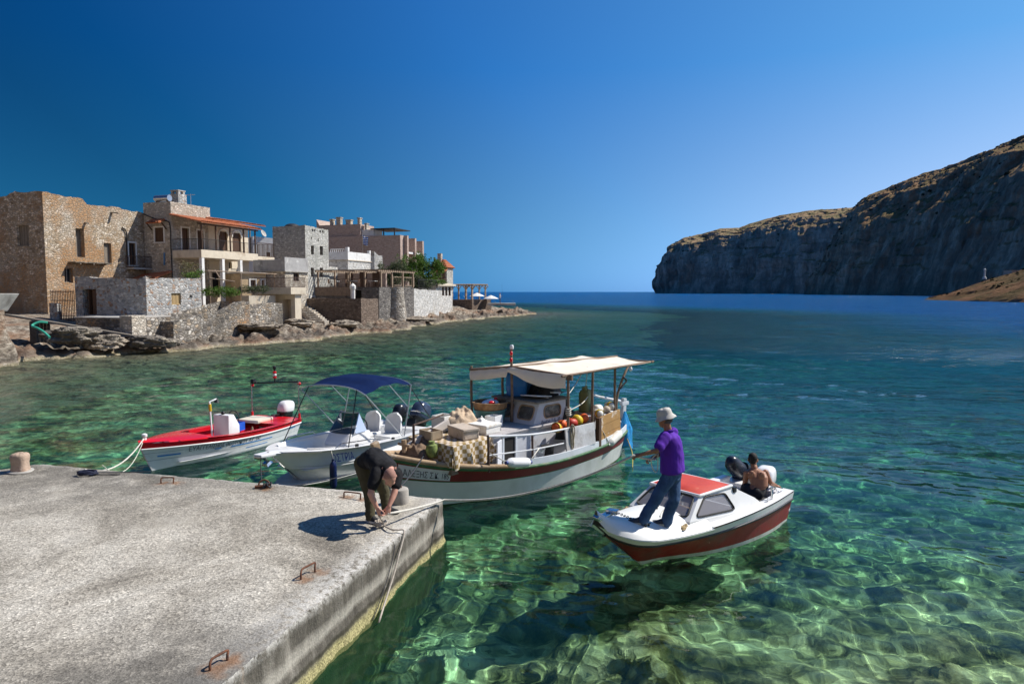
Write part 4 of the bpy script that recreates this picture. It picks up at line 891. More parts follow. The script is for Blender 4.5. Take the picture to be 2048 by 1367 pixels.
# -------- white terraced house
b = Bld('terraced_house', 'pale stone house with white roof terrace above the pergola restaurant', 697, 92)
zt = b.S(697, 498)[1]; z1 = b.S(697, 519)[1]; xe = b.S(741, 520)[0]; ye = b.F(658, 520)[0]
b.walls(M_SWH, xe, ye, 2, z1)
m = MB(); m.bx(-.05, -.05, z1, xe, .25, zt-.35); m.bx(-.05, .252, z1, .25, ye, zt-.35); m.bx(-.08, -.08, zt-.35, .35, .35, zt+.25); m.bx(xe-.4, -.08, zt-.35, xe, .3, zt+.1); m.build('parapet', M_PLW, b.T, smooth=0, bevel=.03)
m = MB(); m.bx(-.12, -.12, z1-.12, xe+.1, ye, z1-.004); m.build('ledge', M_PLC, b.T, smooth=0)
m = MB(); railing(m, (.1, .6, z1+.4), (.1, ye-.2, z1+.4), 1.0, 7, .05, .05); m.build('railing', M_PLW, b.T)
b = Bld('stepped_house', 'small white stone house with a corner horn beside the trees', 750, 100, R(50)); b.hole('S', (757, 528, 760, 535), 'open'); zt = b.S(758, 511)[1]
b.walls(M_SWH, b.S(765, 520)[0], 4, 3, zt, topS=jagtrend([(0, zt+.6), (.5, zt+.05), (3, zt)], .03, 3))
# -------- pergola restaurant on its terrace
b = Bld('restaurant_terrace', 'restaurant terrace with timber pergola above a dark stone wall', 758, 79, cat='terrace')
zf = on_plane(b.M, 758, 574, 0, 0).z; yl = b.F(630, 590)[0]
b.h['F'].append(((b.F(723, 590)[0], b.F(700, 590)[0], 1.6, zf-.35), .5)); b.w.append(('F', (b.F(723, 590)[0], b.F(700, 590)[0], 1.6, zf-.35), 'open', .5, None, 'cellar_door', None))
b.walls(stone('stone_dark', [(.13, .12, .115), (.20, .185, .17), (.27, .25, .23)], (.17, .155, .14), 2.3, 1.5, .1), 9, yl, .6, zf, roof=zf)
m = MB(); zp = on_plane(b.M, 758, 540, 0, 0).z; n = 26
for i in range(n): m.bx(.05, yl*(.35+.65*i/n)+.02, zf-1.0, .12-.16, yl*(.35+.65*(i+.9)/n), zf+.02)
m.build('plank_front', M_PERG, b.T, smooth=0)
for k_, (x_, y_) in enumerate([(.15, -.2+0*1.0), (.15, 1.9), (.15, 3.9), (.15, 5.9), (.15, 8.2), (3.0, -.1), (5.8, -.1), (8.6, -.1), (3.0, 5.9)]):
    m = MB(); m.bx(x_-.09, y_-.09, zf, x_+.09, y_+.09, zp-.16); m.build('pergola_post', M_PERG, b.T, smooth=0)
m = MB()
for y_ in (-.1, 3.0, 6.0, 8.2): m.bx(-.3, y_-.06, zp-.16, 9, y_+.06, zp)
for i in range(19): m.bx(-.35+i*.5, -.5, zp+.002, -.27+i*.5, 8.6, zp+.09)
m.build('pergola_roof', M_PERG, b.T, smooth=0)
m = MB(); railing(m, (0, -.1, zf), (0, 8, zf), .95, 10, .012, .03); m.build('railing', M_IRON, b.T)
m = MB(); m.bx(5, 1.8, zf, 5.3, yl, zp-.2); m.build('restaurant_wall', M_BRK, b.T, smooth=0)
for y_ in (2.6, 4.4, 6.4):
    m = MB(); m.bx(4.9, y_, zf+.05, 4.998, y_+1.0, zf+2.1); m.build('door', M_WDB, b.T, smooth=0)
M_CLO = pm('white_cloth', (.72, .72, .7), .8, .05)
tb = thing('table', 'dark tables with white cloths on the pergola terrace', 'table', b.M @ Matrix.Translation((1.3, 1.5, zf)), 'tables on the restaurant terrace')
m = MB(); m.bx(-.4, -.4, .7, .4, .4, .75); m.build('table_top', M_CLO, tb, smooth=0)
for sx_, sy_ in ((-1, -1), (1, -1), (-1, 1), (1, 1)):
    m = MB(); m.bx(sx_*.34-.025, sy_*.34-.025, 0, sx_*.34+.025, sy_*.34+.025, .7); m.build('leg', M_WDB, tb, smooth=0)
ch = thing('chair', 'dark slatted chairs at the tables of the pergola terrace', 'chair', b.M @ Matrix.Translation((1.3, 2.2, zf)), 'chairs on the restaurant terrace')
m = MB(); m.bx(-.2, -.2, .43, .2, .2, .47); m.build('seat', M_WDB, ch, smooth=0)
m = MB(); m.bx(-.2, .17, .5, .2, .2, .95); m.build('backrest', M_WDB, ch, smooth=0)
for sx_, sy_ in ((-1, -1), (1, -1), (-1, 1), (1, 1)):
    m = MB(); m.bx(sx_*.17-.02, sy_*.17-.02, 0, sx_*.17+.02, sy_*.17+.02, .43); m.build('leg', M_WDB, ch, smooth=0)
for x_, y_ in ((1.3, 4.2), (1.3, 6.6)): c2 = copy_tree(tb); c2.matrix_world = b.M @ Matrix.Translation((x_, y_, zf))
for x_, y_, r_ in ((1.3, .8, math.pi), (1.3, 4.9, 0), (1.3, 3.5, math.pi), (1.3, 7.3, 0)): c2 = copy_tree(ch); c2.matrix_world = b.M @ Matrix.Translation((x_, y_, zf)) @ Matrix.Rotation(r_, 4, 'Z')
# -------- round bastion, small store, lime washed wall
M_SR = stone('stone_bastion', [(.28, .24, .20), (.40, .36, .31), (.50, .46, .40)], (.34, .30, .25), 2.2, 1.4, .11, [((.10, .085, .07), .3, .52, .68, (1, 1, .6))])
p = D(790, 600, 83); rt = thing('round_bastion', 'round tapering stone bastion under the terrace fence', 'bastion', Matrix.Translation((p.x, 83, 0)))
m = MB(); m.lathe([(1.55, -.3), (1.35, 1.5), (1.15, 3), (1.05, D(790, 574, 83).z), (.01, D(790, 574, 83).z+.02)], 28); m.build('wall', M_SR, rt, smooth=60)
b = Bld('store_house', 'small stained stone store with framed window beside the round bastion', 801, 86)
b.hole('S', (802, 585, 816, 603), 'tan', .25); b.hole('S', (818.5, 582, 823, 600), 'dark', .2, M_TRIM); b.hole('S', (817, 609, 819, 612), 'open', .2, None, 'vent'); zt = b.S(801, 572)[1]
b.walls(stone('stone_stained', [(.38, .32, .25), (.48, .42, .34), (.40, .27, .14)], (.40, .33, .25), 2.2, 1.4, .09, [((.46, .27, .10), .4, .5, .66)]), b.S(827, 600)[0], 4, .3, zt)
m = MB(); railing(m, (-2, -.1, zt), (b.S(827, 600)[0], -.1, zt), 1.1, 8, .02, .05); m.build('fence', M_PERG, b.T)
b = Bld('garden_wall', 'long white limewashed stone wall below the trees', 828, 89, cat='wall')
xe = b.S(878, 600)[0]; zt = b.S(828, 577)[1]
b.walls(M_SWH, xe, 3, .3, zt, jagtrend([(0, zt), (xe, zt-.25)], .05, 3), roof=zt-.5, step=.5)
m = MB(); railing(m, (2, .3, zt), (xe, .3, zt), 1.2, 16, .025, .035); m.build('iron_fence', M_BLKI, b.T)
b = Bld('boat_house', 'white stone boat house with three tall dark windows and pale roof', 872, 103)
for px_ in (884, 890.5, 897): b.hole('S', (px_, 574, px_+4.5, 591), 'dark', .2)
zt = b.S(875, 570)[1]; xe = b.S(905, 590)[0]; b.walls(M_SWH, xe, 6, .5, zt)
m = MB(); m.add([(-.4, -.5, zt-.1), (xe+.3, -.5, zt-.1), (xe+.3, 6, zt+.7), (-.4, 6, zt+.7), (-.4, -.5, zt+.15), (xe+.3, -.5, zt+.15), (xe+.3, 6, zt+.95), (-.4, 6, zt+.95)], [(0, 3, 2, 1), (4, 5, 6, 7), (0, 1, 5, 4), (1, 2, 6, 5), (0, 4, 7, 3)]); m.build('roof', M_PLC, b.T, smooth=0)
m = MB(); m.bx(1, 3.8, zt, 1.8, 4.6, zt+2.6); m.build('chimney', M_PLC, b.T, smooth=0)
b = Bld('tiled_house', 'stone house with hipped red tile roof and wooden balcony near the point', 894, 124)
b.hole('F', (884, 545, 890, 556), 'door', .2); zt = b.F(890, 535)[1]; ye = b.F(863, 550)[0]; xe = b.S(906, 550)[0]
b.walls(M_ST, xe, ye, 1, zt)
m = MB(); zr = zt+1.5
for q in (((-.3, -.3), (xe+.3, -.3)), ((xe+.3, -.3), (xe+.3, ye+.3)), ((xe+.3, ye+.3), (-.3, ye+.3)), ((-.3, ye+.3), (-.3, -.3))):
    (ax, ay), (bx_, by_) = q; cx_, cy_ = xe/2, ye/2
    tiles(m, (cx_+(ax-cx_)*.25, cy_+(ay-cy_)*.25, zr), (cx_+(bx_-cx_)*.25, cy_+(by_-cy_)*.25, zr), (bx_, by_, zt), (ax, ay, zt), 0, .35, 5)
m.bx(xe*.3, ye*.3, zr-.4, xe*.7, ye*.7, zr-.02); m.build('roof', M_TILE, b.T, smooth=60)
m = MB(); u0 = b.F(893, 550)[0]; u1 = b.F(883, 550)[0]; z = b.F(888, 557)[1]; m.bx(-1.0, u0, z-.15, -.01, u1, z); railing(m, (-.95, u0, z), (-.95, u1, z), 1, 8, .03, .04); m.build('balcony', M_WDB, b.T, smooth=0)
m = MB(); tiles(m, (-.02, u0-.3, zt-.2), (-.02, u1+.8, zt-.2), (-1.3, u1+.8, zt-.7), (-1.3, u0-.3, zt-.7)); m.build('porch_roof', M_TILE, b.T, smooth=60)
m = MB(); m.bx(.5, ye*.45, zt+.6, 1.2, ye*.45+.7, zt+2.6); m.build('chimney', M_SB, b.T, smooth=0)
# -------- end pergola, parasols, concrete jetty and angler
b = Bld('end_terrace', 'stone terrace with open timber pergola on the point', 944, 116, R(60), 'terrace')
zf = b.F(930, 599)[1]; yl = b.F(902, 599)[0]; zp = b.F(925, 569)[1]
b.walls(M_SBR, 6, yl, .2, zf, roof=zf)
for y_ in (.15, yl*.33, yl*.66, yl-.15):
    for x_ in (.2, 4.5):
        m = MB(); m.bx(x_-.1, y_-.1, zf, x_+.1, y_+.1, zp-.15)
        for s_ in (-1, 1): m.beam((x_, y_, zp-.8), (x_, y_+s_*.6, zp-.17), .1, .1)
        m.build('post', M_PERG, b.T, smooth=0)
m = MB()
for x_ in (.2, 4.5): m.bx(x_-.1, -.3, zp-.15, x_+.1, yl+.3, zp)
for i in range(9): m.bx(-.1, yl*i/8-.05, zp+.002, 5, yl*i/8+.05, zp+.12)
m.build('pergola_beams', M_PERG, b.T, smooth=0)
par = None
for px_, py_, Y_, lab in ((954, 588, 118, 'white beach parasol beside the end terrace'), (982, 593, 119, 'white beach parasol near the tip of the point')):
    p = D(px_, py_, Y_); t_ = thing('parasol', lab, 'parasol', Matrix.Translation((p.x, Y_, .5)), 'white parasols on the point')
    m = MB(); h = p.z-.5; m.lathe([(1.35, h-.35), (.9, h-.12), (.05, h+.25), (.02, h+.2), (.9, h-.16), (1.33, h-.38)], 12); m.build('canopy', M_PLW, t_, smooth=0)
    m = MB(); m.tube([(0, 0, -.4), (0, 0, h+.3)], .03, 6); m.build('pole', M_WDB, t_)
j0, j1 = G(975, 607, 1.0), G(1032, 608, 1.0)
jt = thing('jetty', 'low concrete bathing platform at the tip of the point', 'jetty', Matrix.Identity(4)); m = MB(); c0 = D(976, 606, 117); c1 = D(1031, 606, 117); m.bx(c0.x, 116, c0.z-.35, c1.x, 119.5, c0.z); m.build('slab', M_CON, jt, smooth=0, bevel=.05)
# monument
p = D(706, 600, 73.5); mt = thing('monument', 'slim white stone monument standing on the brown bastion wall', 'monument', Matrix.Translation((p.x, 73.5, 0)))
zb_ = D(706, 607, 73.5).z-.4; zt = D(706, 566, 73.5).z
m = MB(); m.lathe([(.36, zb_), (.36, zb_+.45), (.24, zb_+.55), (.25, zt-.7), (.33, zt-.62), (.34, zt-.3), (.12, zt-.08), (.02, zt)], 8); m.build('shaft', M_TRIM, mt, smooth=30)
# -------- sea walls
def seawall(name, label, px, Y, pxr, topS, pxl, zb, mat, seed, cat='wall', yl=None, alpha=ALPHA):
    b = Bld(name, label, px, Y, alpha, cat); xe = b.S(pxr, 640)[0]; ye = yl or b.F(pxl, 640)[0]
    P = [(b.S(x, y)[0], b.S(x, y)[1]) for x, y in topS]; zt = max(z for _, z in P)
    b.walls(mat, xe, ye, zb, zt, jagtrend(P, .06, seed), lambda u: P[0][1], roof=P[0][1]-.12, step=.4); return b
seawall('sea_wall', 'rough grey sea wall rising in steps below the stone hut', 345, 49.6, 500, [(345, 643), (385, 633), (400, 628), (440, 622), (478, 604), (500, 602)], 283, -.1, M_SW, 3)
seawall('sea_wall', 'sea wall with orange stained lower courses left of the garage terrace', 490, 57.5, 566, [(490, 611), (520, 606), (566, 606)], 470, -.1, M_SW, 13)
m_ = seawall('bastion_wall', 'broad brown stone bastion wall with the monument on top', 722, 71.5, 757, [(722, 597), (757, 597)], 613, -.2, M_SBR, 23, 'wall')
b = Bld('quay_wall', 'low quay wall with a square stone end post in front of the hut', 262, 47.6, cat='wall'); zt = b.F(240, 637)[1]; b.walls(M_SW, 4.5, 5.2, -.1, zt, roof=zt)
m = MB(); m.bx(-.12, -.12, zt-1.3, 1.1, 1.0, zt+.22); m.build('end_post', M_SB, b.T, smooth=0, bevel=.05)
m = MB(); m.bx(-.06, 1.002, zt-.005, 4.5, 5.3, zt+.09); m.build('coping', M_CON, b.T, smooth=0)
b = Bld('low_wall', 'cream low wall with stains under the garden plants', 498, 62, R(60), 'wall'); b.walls(M_PLC, b.S(551, 600)[0], 1, 1, b.S(520, 591)[1])
# stairs
st = thing('stone_stairs', 'worn stone steps climbing beside the brown bastion wall', 'stairs', Matrix.Identity(4)); m = MB()
for i in range(9):
    p = D(640-4.2*i, 641-3.6*i, 69+i*.55); m.box((p.x, p.y, p.z-.5), (1.6, .8, 1.0), R(-18))
m.build('steps', M_SB, st, smooth=0, bevel=.04)
# rusty gate + wall
b = Bld('iron_gate', 'rusty iron bar gate between the ruined house and the hut', 104, 55.5, R(165), 'gate')
gt = b.T; P0 = D(104, 632, 55); P1 = D(150, 632, 53.6); gt.matrix_world = Matrix.Identity(4); m = MB()
for i in range(15):
    p = P0.lerp(P1, i/14); m.tube([(p.x, p.y, 1.6), (p.x, p.y, D(127, 580, 54.5).z)], .028, 5)
for z in (2.2, 3.4, D(127, 583, 54.5).z): m.tube([(P0.x, P0.y, z), (P1.x, P1.y, z)], .03, 5)
m.build('bars', M_IRON, gt)
m = MB(); p = P0.lerp(P1, .35); m.beam((P0.x, P0.y, 2.2), (p.x, p.y, 2.2), .35, 2.0); tag(m.build('stone_post', M_SG, None, smooth=0), 'low grey stone pier under the left half of the iron gate', 'wall')
M_RKD = pm('dark_rubble', (.085, .072, .06), .9, .45, 3, 1, 9, .12)
# -------- left edge pillar, ramp, hose, boulders
p = D(8, 730, 36.5); t_ = thing('stone_pier', 'rough rock pillar with overhanging concrete cap at the left edge', 'pillar', Matrix.Translation((p.x-1.45, 36.9, 0))); m = MB()
zs_ = np.linspace(-.6, 3.1, 26); an = np.linspace(0, 2*math.pi, 40, endpoint=False); Pg = []
for z in zs_:
    k_ = 1.05-.13*z+.06; c_ = np.cos(an); s_ = np.sin(an); rad = (np.abs(c_)**5+np.abs(s_)**5)**(-1/5)
    rr = k_*rad*(1+.10*fbm(c_*1.5, s_*1.5, z*.9, 4, 5)); Pg.append(np.stack([rr*c_, rr*s_*1.3, 0*c_+z], -1))
m.grid(np.array(Pg), closed=True); m.build('pillar', M_ROCK, t_, smooth=50)
m = MB(); m.add([(-2.2, -1.3, 3.0), (.55, -1.3, 3.0), (.55, 1.3, 3.0), (-2.2, 1.3, 3.0), (-2.2, -1.5, 4.0), (1.15, -1.5, 4.0), (1.15, 1.5, 4.0), (-2.2, 1.5, 4.0)], [(0, 3, 2, 1), (4, 5, 6, 7), (0, 1, 5, 4), (1, 2, 6, 5), (2, 3, 7, 6), (3, 0, 4, 7)]); m.build('cap', M_CON, t_, smooth=0, bevel=.06)
t_ = thing('timber_ramp', 'long weathered timber ramp sloping down the rocks to the water', 'ramp', Matrix.Identity(4))
a0, a1 = D(14, 629, 44.5), D(372, 687, 47.6); a1.z = .42; d = (a1-a0); sd = Vector((-.2, .98, 0)); m = MB()
for k_ in range(4):
    o = sd*(k_*.32-.2)+Vector((0, 0, -.03*k_)); m.beam(a0+o, a1+o+d.normalized()*(.3*((k_*7) % 3-1)), .29, .12)
m.build('plank', M_WDG, t_, smooth=0)
for f in (.15, .35, .55, .75): m = MB(); q = a0.lerp(a1, f); m.bx(q.x-.25, q.y-.3, q.z-1.6, q.x+.25, q.y+1.1, q.z-.1); m.build('trestle', M_RKD, t_, smooth=0, bevel=.08)
hp = [D(95, 645, 42), D(78, 644, 41.8), D(64, 651, 41.5), D(75, 656, 41.2), D(88, 664, 41), D(99, 674, 40.6)]
m = MB(); m.tube(spline(hp, 6), .07, 8); tag(m.build('garden_hose', pm('green_hose', (.05, .38, .26), .5), None), 'green hose lying on the rocks by the left pillar', 'hose')
def boulder(label, px, py, Y, r, seed, mat=None):
    p = D(px, py, Y); rg = np.linspace(0, math.pi, 44); an = np.linspace(0, 2*math.pi, 80, endpoint=False); T_, A_ = np.meshgrid(rg, an, indexing='ij')
    x, y, z = np.sin(T_)*np.cos(A_), np.sin(T_)*np.sin(A_), -np.cos(T_); k_ = 1+.30*fbm(x*1.4, y*1.4, z*1.4, 5, seed, .6)+.22*np.round(fbm(x*1.6, y*1.6, z*2.8, 2, seed+3)*3)/3
    m = MB(); m.grid(np.stack([x*k_*r[0], y*k_*r[1], np.maximum(z*k_*r[2], -r[2]*.8)], -1), closed=True); o = m.build('boulder', mat or M_RKP, None, smooth=25, weld=True); o.location = (p.x, Y, p.z); tag(o, label, 'boulder', 'boulders on the shore')
M_RKP = pm('pale_ledge_rock', (.36, .30, .23), .95, .4, 2.5, 1, 9, .12, dirt=[((.42, .37, .29), 1.2, .55, .7), ((.07, .06, .05), 1.6, .5, .66)])
M_RKD = pm('dark_wet_rock', (.14, .12, .10), .9, .45, 3, 1, 9, .12, dirt=[((.36, .31, .24), .9, .5, .66)])
boulder('big dark rounded boulder below the timber ramp', 143, 672, 43.3, (1.5, 1.2, .62), 3, M_RKD)
boulder('flat ledge boulder to the right of the big dark boulder', 205, 684, 44.2, (1.3, .9, .5), 5)
boulder('brown boulder in front of the quay wall', 300, 683, 45.6, (1.5, .9, .45), 7, M_RKD)
boulder('grey boulder below the stepped sea wall', 520, 652, 56.5, (1.7, 1.1, .32), 9)
boulder('orange rubble boulder at the foot of the stone steps', 598, 646, 64, (1.3, 1, .4), 12)
boulder('brown boulder beside the bastion wall foot', 690, 648, 68, (1.5, 1, .35), 15)
boulder('pale boulder at the waterline left of the point', 835, 640, 84, (2.2, 1.4, .35), 18)
# -------- plants and trees
def shrub(name, label, cat, px, py, Y, blobs, n, size, mat, seed, group=None, stem=.5):
    p = D(px, py, Y); t_ = thing(name, label, cat, Matrix.Translation(p), group); leaves('foliage', mat, t_, blobs, n, size, seed)
    m = MB(); rgd = random.Random(seed)
    for i in range(3): a = rgd.uniform(-.3, .3); m.tube([(0, 0, -stem), (a, rgd.uniform(-.2, .2), 0), (a*2.4, rgd.uniform(-.5, .5), blobs[0][5]*.5)], [.06, .045, .02], 6)
    m.build('stem', M_WDG, t_); return t_
shrub('garden_shrub', 'leafy green shrub spilling over the wall under the white columns', 'shrub', 438, 583, 60.5, [(-.8, 0, 0, .9, .7, .4), (.5, 0, .05, .9, .7, .45), (1.4, 0, -.1, .6, .5, .3)], 2600, .13, M_LF1, 3, 'garden shrubs')
shrub('garden_shrub', 'dark green shrub row on the terrace below the ochre house', 'shrub', 508, 578, 63.5, [(-.8, 0, 0, .9, .6, .35), (.6, 0, .02, 1.0, .6, .38)], 2400, .11, M_LF2, 5, 'garden shrubs')
shrub('dry_bush', 'tall dry straw coloured bush behind the hut roof', 'bush', 378, 540, 59.5, [(0, 0, 0, .9, .7, .8), (.6, 0, -.3, .6, .6, .5)], 1800, .14, M_LFD, 7, None, 1.2)
shrub('green_bush', 'small green bush at the corner between hut and columns', 'bush', 385, 552, 58.5, [(0, 0, 0, .8, .6, .35), (.7, 0, .2, .4, .4, .4)], 1300, .12, M_LF1, 8)
def tree(label, px, py, Y, blobs, n, size, mat, seed, base):
    p = D(px, py, Y); t_ = thing('tree', label, 'tree', Matrix.Translation((p.x, Y, base)), 'trees above the limewashed wall'); dz = p.z-base
    leaves('crown', mat, t_, [(x, y, z+dz, a, b_, c_) for x, y, z, a, b_, c_ in blobs], n, size, seed, droop=.3)
    m = MB(); m.tube([(0, 0, 0), (.1, 0, dz*.5), (.05, 0, dz)], [.26, .2, .1], 8)
    for (x, y, z, a, b_, c_) in blobs: m.tube([(.08, 0, dz*.45), (x*.5, y*.5, dz*.8+z*.4), (x, y, z+dz)], [.13, .08, .03], 6)
    m.build('trunk', M_WDG, t_)
tree('dusky olive tree beside the small white stepped house', 788, 545, 98, [(-1.0, 0, .2, 1.5, 1.4, 1.3), (.5, .3, .5, 1.4, 1.3, 1.2), (-.2, -.5, -.9, 1.6, 1.2, 1.0)], 9000, .20, M_LF2, 11, 2.5)
tree('bright green mulberry tree in front of the rose brown building', 823, 535, 101, [(-.8, 0, .8, 1.4, 1.3, 1.1), (.9, .4, .9, 1.4, 1.2, 1.2), (0, -.5, -.4, 1.7, 1.3, 1.3), (-1.3, .2, -.9, 1, 1, 1)], 11000, .22, M_LF1, 13, 2.5)
tree('broad green tree next to the red tiled roof', 856, 543, 106, [(-1.2, 0, .5, 1.6, 1.4, 1.2), (.8, .3, 1.3, 1.3, 1.1, .9), (.6, -.4, -.6, 1.5, 1.2, 1.1), (1.9, 0, .4, .9, .9, .7), (-.3, 0, -1.6, 1.5, 1, .9)], 12000, .24, M_LF1, 17, 2.5)
tree('low dark fig tree hanging over the limewashed wall', 838, 563, 94, [(-.6, 0, 0, 1.3, 1, .9), (.8, 0, -.2, 1.2, 1, .8)], 5000, .2, M_LF2, 19, 2.5)
shrub('garden_shrub', 'bright green creeper over the boat house roof', 'shrub', 874, 563, 100, [(-.8, 0, 0, .9, .8, .5), (.5, 0, -.1, .9, .8, .4)], 2200, .16, M_LF1, 21, 'garden shrubs', 1)
# far right: light beacon and chapel hut on the rocky point
p = D(1969, 552, 352); t_ = thing('light_beacon', 'tiny white light beacon on the rocky point at right', 'beacon', Matrix.Translation((p.x, 352, p.z-1.5))); m = MB(); m.lathe([(1.0, 0), (.8, 1), (.45, 1.2), (.38, 4.2), (.55, 4.3), (.5, 5), (.05, 5.4)], 12); m.build('tower', M_TRIM, t_)
p = D(2022, 546, 345); t_ = thing('chapel', 'small stone chapel hut on the rocky point at right', 'hut', Matrix.Translation((p.x, 345, p.z-1.3)) @ Matrix.Rotation(R(20), 4, 'Z')); m = MB(); m.bx(-2.6, -2, -1, 2.6, 2, 2.4); m.bx(-2.8, -2.2, 2.402, 2.8, 2.2, 2.65); m.build('wall', M_ST, t_, smooth=0)
m = MB(); m.bx(-1.2, -2.08, 0, -.4, -2.002, 1.6); m.build('door', M_DARK, t_, smooth=0)
# ================================================================ BOATS
def gloss(name, col, rough=.28, dirt=None, var=.06): return pm(name, col, rough, var, 3, 0, dirt=dirt, coat=0.0)
GRIME = ((.38, .33, .24), 1.6, .56, .74)
M_GW = gloss('gelcoat_white', (.74, .75, .76), .25, ((.5, .48, .43), 1.4, .6, .78))
M_GW2 = gloss('gelcoat_white_clean', (.80, .80, .80), .22)
M_GRED = gloss('red_paint', (.60, .008, .018), .22, ((.36, .01, .015), 1.5, .6, .8))
M_BLUE = gloss('blue_stripe', (.05, .25, .62), .4)
M_NAVY = pm('navy_canvas', (.003, .013, .062), 1, .2, 3, .3, 30, .01, spec=.1)
M_BLACK = pm('black_plastic', (.012, .012, .013), .4, .3, 6)
M_RUB = pm('black_rubber', (.02, .02, .02), .7, .3, 6)
M_CHROME = pm('stainless', (.6, .6, .62), .25, .05, 6, metal=1)
M_ALU = pm('aluminium_tube', (.55, .56, .58), .4, .1, 6, metal=.8)
M_INNER = pm('deck_grey', (.55, .56, .57), .6, .12, 2, dirt=GRIME)
M_TEXT = pm('dark_lettering', (.015, .02, .04), .6, .1)
M_TEXTB = pm('blue_lettering', (.02, .05, .42), .6, .1)
M_ROPEW = pm('white_rope', (.60, .57, .50), .9, .2, 20, .6, 160, .004)
M_ROPED = pm('dark_rope', (.03, .032, .04), .9, .4, 20, .6, 160, .004)
M_ROPEY = pm('yellow_rope', (.42, .34, .08), .9, .3, 20)
M_SMOKE = NT('smoked_screen'); M_SMOKE.b.inputs['Transmission Weight'].default_value = .0
_g = M_SMOKE; _tr = _g.n('ShaderNodeBsdfTransparent'); _tr.inputs[0].default_value = (.55, .58, .60, 1)
_gl = _g.n('ShaderNodeBsdfGlossy'); _gl.inputs['Roughness'].default_value = .05; _df = _g.n('ShaderNodeBsdfDiffuse'); _df.inputs[0].default_value = (.30, .31, .33, 1)
_f = _g.n('ShaderNodeFresnel'); _f.inputs[0].default_value = 1.5; _m0 = _g.n('ShaderNodeMixShader'); _m0.inputs[0].default_value = .25; _g.l(_tr.outputs[0], _m0.inputs[1]); _g.l(_df.outputs[0], _m0.inputs[2])
_m1 = _g.n('ShaderNodeMixShader'); _g.l(_f.outputs[0], _m1.inputs[0]); _g.l(_m0.outputs[0], _m1.inputs[1]); _g.l(_gl.outputs[0], _m1.inputs[2]); _g.l(_m1.outputs[0], [n for n in _g.t.nodes if n.type == 'OUTPUT_MATERIAL'][0].inputs['Surface'])
M_SCREEN = _g.m
M_SMOKED = M_SCREEN.copy(); M_SMOKED.name = 'smoked_dark'
for _n in M_SMOKED.node_tree.nodes:
    if _n.type == 'BSDF_TRANSPARENT': _n.inputs[0].default_value = (.20, .22, .24, 1)
    if _n.type == 'BSDF_DIFFUSE': _n.inputs[0].default_value = (.05, .055, .06, 1)
M_DUSTY = M_SCREEN.copy(); M_DUSTY.name = 'dusty_glass'
for _n in M_DUSTY.node_tree.nodes:
    if _n.type == 'BSDF_DIFFUSE': _n.inputs[0].default_value = (.42, .40, .43, 1)
    if _n.type == 'MIX_SHADER' and not _n.inputs[0].is_linked: _n.inputs[0].default_value = .45

